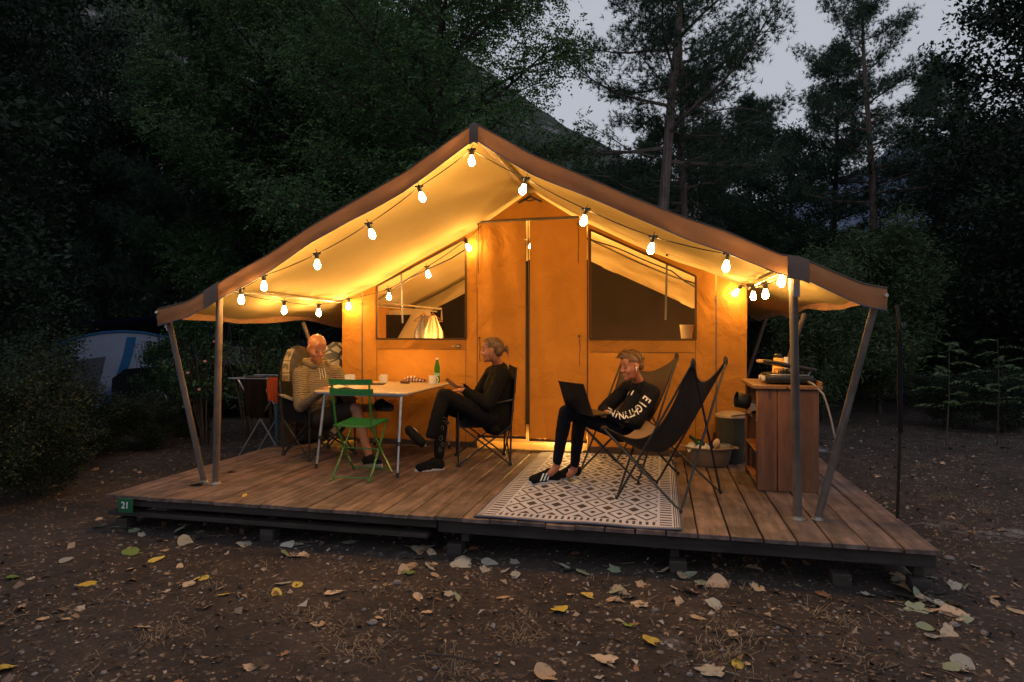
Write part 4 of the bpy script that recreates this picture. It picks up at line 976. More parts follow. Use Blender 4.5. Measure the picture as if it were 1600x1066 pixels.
for k in range(4):
    z0 = .55 + k * .135; mb = MB()
    mb.grid(lambda u, w, z0=z0: (-.205 + .085 * u + (.055 * max(0, (z0 + .125 * w - .86) / .2) ** 2), -.034, z0 + .125 * w), 4, 4)
    mb.build('print_panel', M['cream_print'], bb, False)
    for j in range(5):
        mb = MB(); xx = -.195 + j * .014 + .055 * max(0, (z0 - .80) / .2) ** 2; hh = .018 + .02 * ((j * 7 + k * 3) % 4) / 3
        mb.box((xx, -.036, z0 + .10 - hh), (.003, .0012, hh)); mb.build('print_mark', M['cable'], bb, False)
mb = MB(); mb.box((0, 0, .34), (.20, .12, .33), bev=.03); o = mb.build('equipment_bag', M['black_fabric']); o.location = (-4.02, 6.78, .01); o.rotation_euler = (0, 0, R(55)); tag(o, 'tall black bag standing on the deck left of the man', 'bag')
dr = empty('drying_rack', (-4.62, 6.95, GZ), R(8), 'folding drying rack with hanging clothes beyond the left deck edge', 'rack')
for y in (-.25, .25):
    for s in (-1, 1): mb = MB(); mb.tube([(s * -.32, y, .02), (s * .28, y, 1.02)], .009, 6); mb.build('leg', M['alu'], dr)
for k in range(9): mb = MB(); mb.tube([(-.34 + k * .085, -.30, 1.03), (-.34 + k * .085, .30, 1.03)], .004, 5); mb.build('wire', M['alu'], dr)
for y in (-.30, .30): mb = MB(); mb.tube([(-.36, y, 1.03), (.36, y, 1.03)], .008, 6); mb.build('rail', M['alu'], dr)
def hang(name, x0, x1, z1, z0, mat, label, y=-.31, cat='cloth'):
    mb = MB(); mb.grid(lambda u, w: (x0 + (x1 - x0) * u + .02 * math.sin(w * 4) * (u - .5), y - .004 - .018 * math.sin(u * 14) * w - .03 * w * (1 - w), z1 + (z0 - z1) * w + .02 * math.sin(u * 8) * (w > .9)), 24, 12)
    mb.grid(lambda u, w: (x0 + (x1 - x0) * u, y + .04 * w, z1 + .004 - .012 * w), 24, 2)
    o = mb.build(name, M[mat]); o.location = dr.location; o.rotation_euler = dr.rotation_euler; tag(o, label, cat)
hang('orange_towel', .12, .31, 1.045, .76, 'orange_cloth', 'orange cloth hanging over the drying rack by the bodyboard', cat='towel')
hang('trousers', .19, .36, 1.035, .24, 'blue_cloth', 'blue trousers hanging long from the drying rack', -.26, 'trousers')
hang('brown_shirt', -.16, .09, 1.04, .58, 'dark_fabric', 'brown shirt hanging at the left end of the drying rack', -.30, 'shirt')
# yellow sandals under the man's chair
for k, (x, y, lb) in enumerate(((-3.62, 6.62, 'yellow clog on the deck behind the bald man, left of the pair'), (-3.42, 6.60, 'yellow clog on the deck behind the bald man, right of the pair'))):
    mb = MB(); mb.cap((-.06, 0, .03), (.07, .005, .035), .038, .045); mb.box((0, 0, .010), (.11, .045, .010), bev=.006); o = mb.build('clog', mat_simple('yellow_rubber', (.55, .33, .05), .5)); o.location = (x, y, .0); o.rotation_euler = (0, 0, R(15 + k * 20)); tag(o, lb, 'shoe')
# clothes hangers inside
for k, (u, col, lb, nm) in enumerate(((662, 'grey_fabric', 'grey striped shirt on a hanger behind the left window', 'hanging_shirt'), (676, 'cream', 'cream shirt on a wooden hanger behind the left window', 'hanging_shirt'))):
    p = at(u, 487, Y=7.58 - .05 * k); e = empty(nm, p, R(35), lb, 'shirt')
    mb = MB(); mb.tube([(-.13, 0, -.12), (-.02, 0, -.04), (0, 0, -.02), (.02, 0, -.04), (.13, 0, -.12), (-.13, 0, -.12)], .007, 6); mb.tube([(0, 0, -.02), (0, 0, .02), (.02, 0, .035), (.03, 0, .02)], .003, 5); mb.build('hanger', M['cab_h'], e)
    mb = MB(); mb.grid(lambda u_, w: ((u_ - .5) * (.07 + .17 * min(w * 4, 1) + .06 * w), -.02 - .015 * math.sin(u_ * 22) , -.05 - .07 * min(w * 4, 1) * abs(u_ - .5) * 2 - .55 * w), 24, 12); mb.build('cloth', M[col], e)
# pale pot seen through the right window
p = at(1073, 527, Y=7.25); e = empty('lamp_shade_pot', p, 0, 'pale conical pot standing inside behind the right window', 'pot'); mb = MB(); mb.lathe([(.055, -.05), (.075, .135), (.070, .135), (.05, -.04)], n=20); mb.build('vessel', M['cream'], e)
mb = MB(); mb.box((0, 0, -.64), (.28, .18, .55), bev=.02); 
o = mb.build('inner_cupboard', M['dark_fabric']); o.location = V(p.x, 7.30, p.z + .0); tag(o, 'dark fabric cupboard inside under the pale pot', 'cupboard')
# ------------------------------------------------------------------ people
def remesh(mb, name, mat, parent, voxel=.008, smooth=4, disp=0, dscale=20, seed=0, cut=None):
    me = mb.mesh(name); o = bpy.data.objects.new(name, me); COL.objects.link(o)
    m = o.modifiers.new('r', 'REMESH'); m.mode = 'VOXEL'; m.voxel_size = voxel
    s = o.modifiers.new('s', 'SMOOTH'); s.factor = .5; s.iterations = smooth
    dg = bpy.context.evaluated_depsgraph_get(); dg.update(); m2 = bpy.data.meshes.new_from_object(o.evaluated_get(dg)); bpy.data.objects.remove(o)
    if disp:
        n = len(m2.vertices); no = [v.normal.copy() for v in m2.vertices]
        for v, q in zip(m2.vertices, no):
            p = v.co; f = noise.noise(V(p.x * dscale, p.y * dscale, p.z * dscale * .55 + seed)); g = noise.noise(V(p.x * dscale * 2.3, p.y * dscale * 2.3, p.z * dscale * 2.3 + seed))
            v.co = p + q * ((1 - abs(f) * 2) * disp + g * disp * .4)
    m2.polygons.foreach_set('use_smooth', [True] * len(m2.polygons)); m2.materials.clear(); m2.materials.append(mat); m2.update()
    o = bpy.data.objects.new(name, m2); COL.objects.link(o)
    if parent is not None: o.parent = parent
    return o
def skin(name, col):
    t = NT(name); n_ = t.noise(t.coord('Object'), 30, 5)
    t.set(Base_Color=t.ramp(n_, [(.3, tuple(x * .85 for x in col)), (.7, tuple(min(1, x * 1.12) for x in col))]), Roughness=.48, Normal=t.bump(t.noise(t.coord('Object'), 300, 2), .15, .002))
    t.b.inputs['Subsurface Weight'].default_value = .12; t.b.inputs['Subsurface Scale'].default_value = .02; return t.mat
def frame_of(fwd, up):
    f = V(fwd).normalized(); u = V(up); l = u.cross(f).normalized(); u = f.cross(l); return Matrix((f, l, u)).transposed()   # columns: forward, left, up
def head_prims(mb, c, Mh, s=1.0, soft=1.0):
    """c = centre of the skull, columns of Mh: forward, left, up"""
    P_ = lambda x, y, z: c + Mh @ V(x * s, y * s, z * s)
    E_ = lambda x, y, z, r, rot=None: mb.ell(P_(x, y, z), tuple(k * s for k in r), Mh if rot is None else Mh @ rot, 18, 12)
    E_(-.012, 0, .035, (.098, .076, .085)); E_(.012, 0, -.02, (.078, .068, .085))
    E_(.030, 0, -.070, (.050, .052, .045)); E_(.062, 0, -.100, (.020, .024, .018))          # jaw, chin
    E_(.071, 0, .012, (.014, .046, .011)); E_(.072, 0, .045, (.014, .050, .040))              # brow, forehead
    E_(.094, 0, -.030, (.019, .011, .010)); mb.cap(P_(.082, 0, .004), P_(.104, 0, -.026), .008 * s, .010 * s); 
    for k in (-1, 1):
        E_(.054, k * .036, -.034, (.028, .024, .030)); E_(.098, k * .010, -.036, (.010, .008, .007))
        E_(-.005, k * .078, -.005, (.018, .009, .032), Matrix.Rotation(R(12), 3, 'Y')); E_(.004, k * .074, -.030, (.010, .007, .010))
    E_(.076, 0, -.062, (.015, .022, .008)); E_(.070, 0, -.074, (.016, .020, .010)); E_(.054, 0, -.062, (.032, .038, .038)); E_(.056, 0, -.085, (.024, .032, .026))            # lips
def face_bits(par, c, Mh, s, lipcol, browcol, stubble=None):
    P_ = lambda x, y, z: c + Mh @ V(x * s, y * s, z * s)
    for k in (-1, 1):
        mb = MB(); mb.ell(P_(.074, k * .031, -.006), (.013 * s, .015 * s, .0065 * s), Mh, 12, 8); mb.build('eye', M['eye'], par)
        mb = MB(); mb.tube([P_(.082, k * .014, .014), P_(.086, k * .030, .020), P_(.074, k * .050, .015)], [.003, .0042, .002], 6); mb.build('eyebrow', browcol, par)
    mb = MB(); mb.tube([P_(.084, -.014, -.0675), P_(.0895, -.006, -.0665), P_(.0895, .006, -.0665), P_(.084, .014, -.0675)], [.001, .0026, .0026, .001], 6); mb.build('lips', lipcol, par)
def hand_prims(mb, w, d, n, thumb, s=1.0, curl=.5):
    """w wrist, d pointing direction, n palm normal (fingers curl to it), thumb side"""
    d = V(d).normalized(); n = V(n); n = (n - d * n.dot(d)).normalized(); t_ = V(thumb); t_ = (t_ - d * t_.dot(d) - n * t_.dot(n)).normalized()
    w = V(w); palm = w + d * .055 * s
    mb.cap(w, w + d * .03 * s, .026 * s, .026 * s)
    for k, off in enumerate((.028, .010, -.009, -.026)):
        b = w + d * .03 * s + t_ * off * .8 * s; e = w + d * (.088 - .004 * abs(k - 1)) * s + t_ * off * s
        mb.cap(b, e, .013 * s, .0105 * s, 10); L = (.042, .047, .044, .034)[k] * s; p = e; a = curl * .6; r = .0095 * s
        for j in range(3):
            dr = d * math.cos(a) + n * math.sin(a); q = p + dr * L * (1, .65, .5)[j]; mb.cap(p, q, r, r * .9, 10); p = q; a += curl; r *= .9
    b = w + d * .022 * s + t_ * .024 * s; q = b + (d * .7 + t_ * .65 + n * .25).normalized() * .045 * s; q2 = q + (d * .85 + t_ * .1 + n * .45).normalized() * .032 * s; q3 = q2 + (d * .85 - t_ * .2 + n * .5).normalized() * .022 * s
    mb.cap(b, q, .014 * s, .0115 * s, 10); mb.cap(q, q2, .0112 * s, .0098 * s, 10); mb.cap(q2, q3, .0098 * s, .008 * s, 10)
def shoe(par, heel, toe, up, mat, sole, stripes=False, side=None, nm='shoe'):
    heel, toe = V(heel), V(toe); f = (toe - heel).normalized(); Mx = frame_of(f, up); L = (toe - heel).length
    P_ = lambda x, y, z: heel + Mx @ V(x * L, y, z)
    mb = MB(); mb.cap(P_(.12, 0, .048), P_(.80, 0, .038), .043, .039); mb.cap(P_(.13, 0, .062), P_(.36, 0, .080), .043, .043); mb.cap(P_(.36, 0, .074), P_(.86, 0, .040), .041, .033); mb.cap(P_(.5, .006, .034), P_(.82, .008, .03), .043, .038)
    sh = remesh(mb, nm, M[mat], par, .006, 3, .001, 40)
    mb = MB(); pr = []
    for k in range(24):
        a = 2 * math.pi * k / 24; x = math.cos(a); y = math.sin(a); wd = .041 + .007 * max(0, x); pr.append((.5 + .52 * x, y * wd * (1 - .15 * (x < 0))))
    vs = [P_(x, y, 0) for x, y in pr] + [P_(x, y * 1.10, .014 + .006 * (x < .3)) for x, y in pr] + [P_(x, y * 1.06, .034 + .012 * (x < .35) - .004 * (x > .8)) for x, y in pr]
    fs = [tuple(reversed(range(24))), tuple(range(48, 72))] + [(r * 24 + k, r * 24 + (k + 1) % 24, r * 24 + 24 + (k + 1) % 24, r * 24 + 24 + k) for r in range(2) for k in range(24)]
    mb.add(vs, fs); mb.build('sole', M[sole], sh)
    # laces
    for k in range(4):
        mb = MB(); x = .42 + k * .085; z = .104 - k * .012; mb.tube([P_(x, -.026, z - .012), P_(x + .01, 0, z), P_(x, .026, z - .012)], .003, 5); mb.build('lace', M['cable' if not stripes else 'black_fabric'], sh)
    if stripes:
        tree = BVHTree.FromObject(sh, bpy.context.evaluated_depsgraph_get()) if 0 else None
        sd = side
        for k in range(3):
            pts = []
            for q in range(7):
                f_ = q / 6; x = .34 + k * .10 + .12 * (1 - f_) ; z = .03 + f_ * (.065 - .004 * k)
                pts.append((x, z))
            bm_ = [v.co for v in sh.data.vertices]
            bvh = BVHTree.FromPolygons(bm_, [tuple(p.vertices) for p in sh.data.polygons])
            for sgn in (-1, 1):
                top, bot = [], []
                for x, z in pts:
                    for lst, dx in ((top, -.022), (bot, .022)):
                        o_ = P_(x + dx, sgn * .12, z); hit = bvh.ray_cast(o_, (Mx @ V(0, -sgn, 0)))
                        lst.append((hit[0] + (Mx @ V(0, sgn, 0)) * .0022) if hit[0] is not None else P_(x + dx, sgn * .042, z))
                mb = MB(); n = len(pts); mb.add(top + bot, [(i, i + 1, n + i + 1, n + i) for i in range(n - 1)]); mb.build('stripe', M['white'], sh)
    return sh
def locks(name, c, Mh, s, n, gen, mat, par, seed=3):
    """tapered strands growing from the scalp; gen(rnd) -> (x,y,z on unit scalp, direction, length, radius)"""
    r = random.Random(seed); mb = MB()
    for _ in range(n):
        g = gen(r)
        if g is None: continue
        p, d, L, rad = g; p = V(p); d = V(d).normalized(); nrm = V(p.x / .098, p.y / .076, (p.z - .03) / .085).normalized()
        q = p; pts = []
        for k in range(5):
            pts.append(c + Mh @ (q * s)); q = q + d * L / 4; d = (d - nrm * .25 * (k > 0) + V(0, 0, -.12)).normalized()
            m_ = V(q.x / .106, q.y / .084, (q.z - .032) / .094)
            if m_.length < 1: q = V(q.x / m_.length, q.y / m_.length, .032 + (q.z - .032) / m_.length)
        mb.tube(pts, [rad, rad * 1.2, rad, rad * .7, rad * .15], 4, cap=False, flat=.4, up=Mh @ nrm)
    o = mb.build(name, mat, par); o['kind'] = 'stuff'; return o
M['eye'] = mat_simple('eye', (.04, .03, .025), .25)
M['skin_man'] = skin('skin_man', (.31, .125, .07)); M['skin_woman'] = skin('skin_woman', (.38, .15, .08)); M['skin_boy'] = skin('skin_boy', (.40, .15, .08))
M['lips'] = mat_simple('lips', (.42, .13, .10), .45); M['brow_fair'] = mat_simple('brow_fair', (.20, .11, .05), .8); M['brow_grey'] = mat_simple('brow_grey', (.22, .16, .12), .8)
def hairmat(nm, lo, hi):
    t = NT(nm); t.set(Base_Color=t.ramp(t.noise(t.coord('Object'), 70, 3), [(.3, lo), (.7, hi)]), Roughness=.45); return t.mat
M['hair_boy'] = hairmat('hair_boy', (.045, .020, .007), (.23, .11, .04)); M['hair_woman'] = hairmat('hair_woman', (.04, .020, .010), (.20, .11, .055))
t = NT('striped_knit'); sp = t.n('SeparateXYZ'); t.l(t.coord('Object'), sp.inputs[0])
w = t.m('SINE', t.m('MULTIPLY', t.m('ADD', sp.outputs[2], t.m('MULTIPLY', t.noise(t.coord('Object'), 9, 4), .055)), 330.0))
fl = t.noise(t.coord('Object', (1, 1, .3)), 90, 2)
t.set(Base_Color=t.ramp(t.m('ADD', w, t.m('MULTIPLY', t.m('SUBTRACT', fl, .5), 1.5)), [(.0, (.20, .15, .09)), (.55, (.06, .045, .032))]), Roughness=.9, Normal=t.bump(t.noise(t.coord('Object'), 200, 2), .4, .003)); M['knit'] = t.mat
M['khaki'] = mat_cloth('khaki', (.035, .028, .022), .2, 500, .4, 9); M['black_cloth'] = mat_cloth('black_cloth', (.006, .0055, .006), .25, 700, .5, 9)
M['cardigan'] = mat_cloth('cardigan', (.006, .0055, .0055), .25, 300, .5, 12); M['navy_cloth'] = mat_cloth('navy_cloth', (.006, .0065, .012), .25, 700, .5, 12)
M['shoe_black'] = mat_cloth('shoe_black', (.008, .008, .008), .3, 500, .3, 15); M['sole_white'] = mat_simple('sole_white', (.48, .44, .42), .55, .1, 30)
M['sole_grey'] = mat_simple('sole_grey', (.22, .20, .20), .6, .2, 30, bump=.3)
CAMF = V(-sA, cA, 0)
def A(u, v, d): return at(u, v, d=d)
def person(name, label): return label

# ===== bald man, striped hoodie, seated at the left of the table
J = dict(head=A(495, 544, 6.55), neck=A(494, 569, 6.72), chest=A(495, 603, 6.72), belly=A(498, 634, 6.66), pel=A(503, 652, 6.62),
         shR=A(470, 586, 6.60), shL=A(524, 583, 6.80), elR=A(470, 634, 6.42), elL=A(545, 622, 6.74), haR=A(508, 608, 6.24), haL=A(541, 607, 6.45),
         hipR=A(496, 655, 6.55), hipL=A(514, 652, 6.72), knR=A(556, 638, 6.20), anR=A(577, 714, 6.16), knL=A(548, 640, 6.95), anL=A(592, 636, 6.40))
HM = frame_of((.80, -.56, -.38), (.22, -.10, 1)); hs_ = 1.16
mb = MB(); head_prims(mb, J['head'], HM, hs_)
mb.cap(J['neck'] + V(0, 0, -.02), J['head'] + V(0, 0, -.05), .062, .056); mb.cap(J['chest'], J['belly'], .135, .15); mb.cap(J['belly'], J['pel'], .15, .145)
for s, (sh_, el, ha) in (('R', (J['shR'], J['elR'], J['haR'])), ('L', (J['shL'], J['elL'], J['haL']))):
    mb.cap(J['neck'] - V(0, 0, .05), sh_, .055, .055); mb.cap(sh_, el, .05, .042); mb.cap(el, ha, .042, .028)
for hip, kn, an in ((J['hipR'], J['knR'], J['anR']), (J['hipL'], J['knL'], J['anL'])):
    mb.cap(hip, kn, .082, .056); m_ = kn.lerp(an, .3); mb.cap(kn, m_, .054, .053); mb.cap(m_, an, .053, .034)
mb.cap(J['anR'], A(581, 720, 6.12), .034, .030); mb.cap(J['anL'], A(612, 634, 6.3), .034, .03)
hand_prims(mb, J['haR'], (.9, -.1, -.12), (0, 0, -1), (.2, .9, 0), 1.0, .35); hand_prims(mb, J['haL'], (.5, -.8, .0), (0, 0, -1), (-.8, -.5, 0), 1.0, .5)
man = remesh(mb, 'person', M['skin_man'], None, .0062, 3); tag(man, 'bald man in a brown striped hoodie reading at the camping table', 'person')
face_bits(man, J['head'], HM, hs_, M['lips'], M['brow_grey'])
mb = MB(); mb.cap(J['neck'] + V(0, 0, -.05), J['chest'], .12, .185); mb.cap(J['chest'], J['belly'], .185, .185); mb.cap(J['belly'], J['pel'] + V(0, 0, .02), .168, .158)
for sh_, el, ha in ((J['shR'], J['elR'], J['haR']), (J['shL'], J['elL'], J['haL'])):
    mb.cap(J['neck'] - V(0, 0, .06), sh_ - V(0, 0, .01), .095, .085); mb.cap(sh_, el, .085, .066); mb.cap(el, el.lerp(ha, .82), .060, .044)
remesh(mb, 'hoodie', M['knit'], man, .0085, 4, .005, 16, 2)
mb = MB()
nk = J['neck'] + V(0, 0, .005); rt = HM @ V(0, 1, 0); fw = V(.8, -.56, 0)
for k in range(13):   # hood rolled round the neck
    a = -2.2 + 4.4 * k / 12 + math.pi; p = nk + (fw * math.cos(a) + V(.56, .8, 0) * math.sin(a)) * .112 + V(0, 0, .022 - .05 * max(0, -math.cos(a) * -1))
    q = nk + (fw * math.cos(a + .37) + V(.56, .8, 0) * math.sin(a + .37)) * .112 + V(0, 0, .022 - .05 * max(0, math.cos(a + .37))); mb.cap(p, q, .036, .036, 10)
remesh(mb, 'hood', M['knit'], man, .007, 3, .003, 25, 5)
for s in (-1, 1): mb = MB(); p = nk + fw * .125 + V(.56, .8, 0) * s * .03; mb.tube([p + V(0, 0, -.04), p + fw * .035 + V(0, 0, -.10), p + fw * .045 + V(0, 0, -.19)], .003, 5); mb.build('drawstring', M['offwhite'], man)
mb = MB(); p = nk + fw * .13 - V(0, 0, .05); mb.tube([p, p + fw * .045 - V(0, 0, .09)], .004, 5); mb.build('zip', M['alu'], man)
mb = MB()
for hip, kn, an in ((J['hipR'], J['knR'], J['anR']), (J['hipL'], J['knL'], J['anL'])): mb.cap(J['pel'], hip, .150, .108); mb.cap(hip, hip.lerp(kn, .88), .108, .080)
remesh(mb, 'shorts', M['khaki'], man, .009, 4, .004, 14, 7)
shoe(man, A(570, 728, 6.22), A(596, 730, 6.02), (0, 0, 1), 'shoe_black', 'sole_grey')
shoe(man, J['anL'] + V(-.02, .0, -.04), J['anL'] + V(.20, -.12, -.02), (-.05, -.05, 1), 'shoe_black', 'rubber')
# paper he holds
p = J['haL']; mb = MB(); c0 = A(548, 597, 6.45); mb.grid(lambda u, w: c0 + V((u - .5) * .10, (u - .5) * .03 - .02 * w, (w - .35) * .11 + .01 * math.sin(u * 3)), 6, 6); o = mb.build('booklet', M['offwhite']); tag(o, 'small pale booklet held up by the bald man', 'booklet')

# ===== woman in black at the right of the table
J = dict(head=A(768, 547, 6.30), neck=A(780, 567, 6.38), chest=A(781, 605, 6.36), belly=A(778, 634, 6.34), pel=A(772, 655, 6.30),
         shL=A(785, 585, 6.20), shR=A(769, 583, 6.54), elL=A(763, 632, 6.08), haL=A(727, 610, 6.14), elR=A(742, 626, 6.52), haR=A(722, 604, 6.34),
         hipL=A(768, 655, 6.20), hipR=A(764, 655, 6.38), knR=A(690, 633, 6.20), anR=A(686, 718, 6.02), knL=A(694, 618, 6.02), anL=A(672, 684, 5.90))
HM = frame_of((-.965, -.22, -.02), (-.02, 0, 1)); hs_ = 1.02
mb = MB(); head_prims(mb, J['head'], HM, hs_)
mb.cap(J['neck'] - V(0, 0, .03), J['head'] + V(.02, 0, -.06), .052, .048); mb.cap(J['chest'], J['belly'], .12, .12); mb.cap(J['belly'], J['pel'], .12, .14)
for sh_, el, ha in ((J['shR'], J['elR'], J['haR']), (J['shL'], J['elL'], J['haL'])):
    mb.cap(J['neck'] - V(0, 0, .06), sh_, .045, .045); mb.cap(sh_, el, .042, .035); mb.cap(el, ha, .035, .024)
for hip, kn, an in ((J['hipR'], J['knR'], J['anR']), (J['hipL'], J['knL'], J['anL'])):
    mb.cap(hip, kn, .078, .052); m_ = kn.lerp(an, .3); mb.cap(kn, m_, .05, .05); mb.cap(m_, an, .05, .03)
hand_prims(mb, J['haL'], (-.95, .1, .05), (0, .3, -1), (.1, 1, .3), .92, .5); hand_prims(mb, J['haR'], (-.95, -.2, .05), (0, 0, 1), (-.1, -.8, .5), .92, .6)
wom = remesh(mb, 'person', M['skin_woman'], None, .0062, 3); tag(wom, 'woman in black with fair hair tied back, looking left with phone in hand', 'person')
face_bits(wom, J['head'], HM, hs_, M['lips'], M['brow_fair'])
mb = MB(); mb.cap(J['neck'] - V(0, 0, .08), J['chest'], .095, .160); mb.cap(J['chest'] + V(-.06, -.01, -.03), J['chest'] + V(-.05, -.02, -.05), .09, .09); mb.cap(J['chest'], J['belly'], .16, .155); mb.cap(J['belly'], J['pel'] + V(.02, 0, .0), .16, .16)
for sh_, el, ha in ((J['shR'], J['elR'], J['haR']), (J['shL'], J['elL'], J['haL'])):
    mb.cap(J['neck'] - V(0, 0, .075), sh_, .068, .074); mb.cap(sh_, el, .074, .062); mb.cap(el, el.lerp(ha, .9), .058, .042)
mb.cap(J['pel'] + V(.02, -.1, .02), J['pel'] + V(.05, -.13, -.08), .07, .05)
remesh(mb, 'cardigan', M['cardigan'], wom, .008, 4, .005, 15, 3)
mb = MB()
for hip, kn, an in ((J['hipR'], J['knR'], J['anR']), (J['hipL'], J['knL'], J['anL'])):
    mb.cap(J['pel'], hip, .14, .105); mb.cap(hip, kn, .100, .070); mb.cap(kn, kn.lerp(an, .35), .068, .066); mb.cap(kn.lerp(an, .35), kn.lerp(an, .93), .066, .047)
tr_ = remesh(mb, 'trousers', M['black_cloth'], wom, .0085, 3, .004, 15, 9)
bv = BVHTree.FromPolygons([v.co for v in tr_.data.vertices], [tuple(p.vertices) for p in tr_.data.polygons])
def on_surface(bvh, p, d, off=.002):
    h = bvh.ray_cast(p - d * .5, d); return (h[0] - d * off) if h[0] is not None else p
# pale swirls printed down the shin
for k, (cx, cy, rr) in enumerate(((694, 656, 5), (700, 662, 6), (691, 668, 4), (689, 684, 5), (692, 694, 4), (688, 703, 4))):
    pts = []
    for q in range(12):
        a = q * .55 + k; r_ = rr * (.45 + .05 * q); u, v = cx + r_ * math.cos(a) * .7, cy + r_ * math.sin(a)
        p0 = at(u, v, d=6.1); dd = (p0 - V(0, 0, H_CAM)).normalized(); pts.append(on_surface(bv, p0, dd))
    pts = [p for i, p in enumerate(pts) if i == 0 or (p - pts[i - 1]).length < .06]
    mb = MB(); mb.tube(pts, .0022, 4); mb.build('printed_swirl', M['grey_fabric'], tr_)
shoe(wom, A(694, 734, 6.02), A(648, 738, 5.94), (0, 0, 1), 'shoe_black', 'sole_white')
shoe(wom, A(665, 697, 5.86), A(637, 668, 5.98), (-.55, -.05, .5), 'shoe_black', 'sole_white')
# hair
mb = MB(); c = J['head']; P_ = lambda x, y, z: c + HM @ (V(x, y, z) * hs_)
mb.ell(P_(-.022, 0, .040), (.102, .083, .090), HM, 18, 12); mb.ell(P_(-.060, 0, .0), (.060, .070, .075), HM, 16, 10)
hr = remesh(mb, 'hair', M['hair_woman'], wom, .006, 3)
# trim the cap away from the face
bm = bmesh.new(); bm.from_mesh(hr.data); HI = HM.transposed()
dead = []
for v in bm.verts:
    q = HI @ (v.co - c) / hs_
    if q.x > .045 and q.z < .075 - (q.x - .045) * .0 or (q.x > -.005 and q.z < .02) or (q.z < -.065): dead.append(v)
bmesh.ops.delete(bm, geom=dead, context='VERTS'); bm.to_mesh(hr.data); bm.free()
mb = MB(); mb.ell(P_(-.118, 0, .012), (.030, .034, .034), HM, 12, 8); mb.build('hair_bun', M['hair_woman'], wom)
def gw(r):
    a = r.uniform(.1, 1.5); b = r.uniform(-1, 1); x = .098 * math.sin(a) * math.cos(b * 1.5) * .9 - .012; y = .080 * math.sin(b * 1.5) * math.sin(a); z = .035 + .090 * math.cos(a)
    return (x, y, z), (-.8, -y * 4, -.25), r.uniform(.09, .14), .0035
locks('hair_strands', c, HM, hs_, 150, gw, M['hair_woman'], wom)
mb = MB(); rr_ = random.Random(5)
for k in range(46):
    p = V(-.125, rr_.uniform(-.02, .02), rr_.uniform(-.005, .03)); d = V(-.6, rr_.uniform(-.25, .25), rr_.uniform(-.4, .35)); pts = []
    for q in range(6): pts.append(c + HM @ (p * hs_)); p = p + d * .022; d = V(d.x * .75, d.y * 1.05, d.z - .22)
    mb.tube(pts, [.005, .006, .006, .005, .003, .001], 4, cap=False)
o = mb.build('ponytail', M['hair_woman'], wom); o['kind'] = 'stuff'
mb = MB(); mb.tube([P_(0, -.086, -.030), P_(.002, -.089, -.042), P_(0, -.086, -.05)], .003, 5); mb.tube([P_(0, .086, -.030), P_(.002, .089, -.042), P_(0, .086, -.05)], .003, 5); mb.build('earring', M['alu'], wom)
# phone
p = A(706, 599, 6.2); e = empty('phone', p, 0, 'dark phone held by the woman over the table edge', 'phone'); e.rotation_euler = (R(10), R(38), R(8))
mb = MB(); mb.box((0, 0, 0), (.070, .036, .0045), bev=.003); mb.build('case', M['plastic_black'], e); mb = MB(); mb.box((0, 0, .0052), (.064, .032, .0006)); mb.build('screen', mat_simple('phone_glass', (.06, .05, .05), .1), e)

# ===== boy with laptop
J = dict(head=A(987, 572, 5.66), neck=A(999, 594, 5.74), chest=A(1000, 628, 5.74), belly=A(985, 655, 5.68), pel=A(968, 670, 5.62),
         shL=A(1019, 614, 5.58), shR=A(981, 606, 5.90), elL=A(993, 661, 5.40), haL=A(951, 648, 5.42), elR=A(944, 640, 5.76), haR=A(962, 655, 5.50),
         hipL=A(966, 671, 5.52), hipR=A(958, 668, 5.72), knL=A(905, 650, 5.42), anL=A(897, 735, 5.58), knR=A(884, 644, 5.30), anR=A(869, 731, 5.40))
J['knL'], J['knR'] = A(906, 651, 5.46), A(884, 644, 5.34)
HM = frame_of((-.84, -.52, -.12), (-.06, .0, 1)); hs_ = 1.04
mb = MB(); head_prims(mb, J['head'], HM, hs_)
mb.cap(J['neck'] - V(0, 0, .03), J['head'] + V(.02, .01, -.06), .050, .046); mb.cap(J['chest'], J['belly'], .10, .105); mb.cap(J['belly'], J['pel'], .105, .115)
for sh_, el, ha in ((J['shR'], J['elR'], J['haR']), (J['shL'], J['elL'], J['haL'])):
    mb.cap(J['neck'] - V(0, 0, .05), sh_, .042, .042); mb.cap(sh_, el, .038, .034); mb.cap(el, ha, .034, .023)
for hip, kn, an in ((J['hipR'], J['knR'], J['anR']), (J['hipL'], J['knL'], J['anL'])):
    mb.cap(hip, kn, .068, .048); m_ = kn.lerp(an, .3); mb.cap(kn, m_, .046, .046); mb.cap(m_, an, .046, .031)
    f = an + V(-.045, -.015, -.045); mb.cap(an, f, .031, .028)
hand_prims(mb, J['haL'], (-.8, .5, -.1), (.3, .6, -.5), (0, 0, 1), .88, .5); hand_prims(mb, J['haR'], (.5, -.6, -.2), (.4, .5, .2), (0, 0, 1), .88, .5)
boy = remesh(mb, 'person', M['skin_boy'], None, .0062, 3); tag(boy, 'fair haired boy in a black sweatshirt slouched with a laptop', 'person')
face_bits(boy, J['head'], HM, hs_, M['lips'], M['brow_fair'])
mb = MB(); mb.cap(J['neck'] - V(0, 0, .062), J['chest'], .078, .128); mb.cap(J['chest'], J['belly'], .128, .122); mb.cap(J['belly'], J['pel'] + V(.01, 0, .01), .122, .128)
for sh_, el, ha in ((J['shR'], J['elR'], J['haR']), (J['shL'], J['elL'], J['haL'])):
    mb.cap(J['neck'] - V(0, 0, .062), sh_, .064, .068); mb.cap(sh_, el, .068, .058); mb.cap(el, el.lerp(ha, .9), .054, .040)
sw = remesh(mb, 'sweatshirt', M['navy_cloth'], boy, .0078, 4, .0045, 15, 4)
mb = MB()
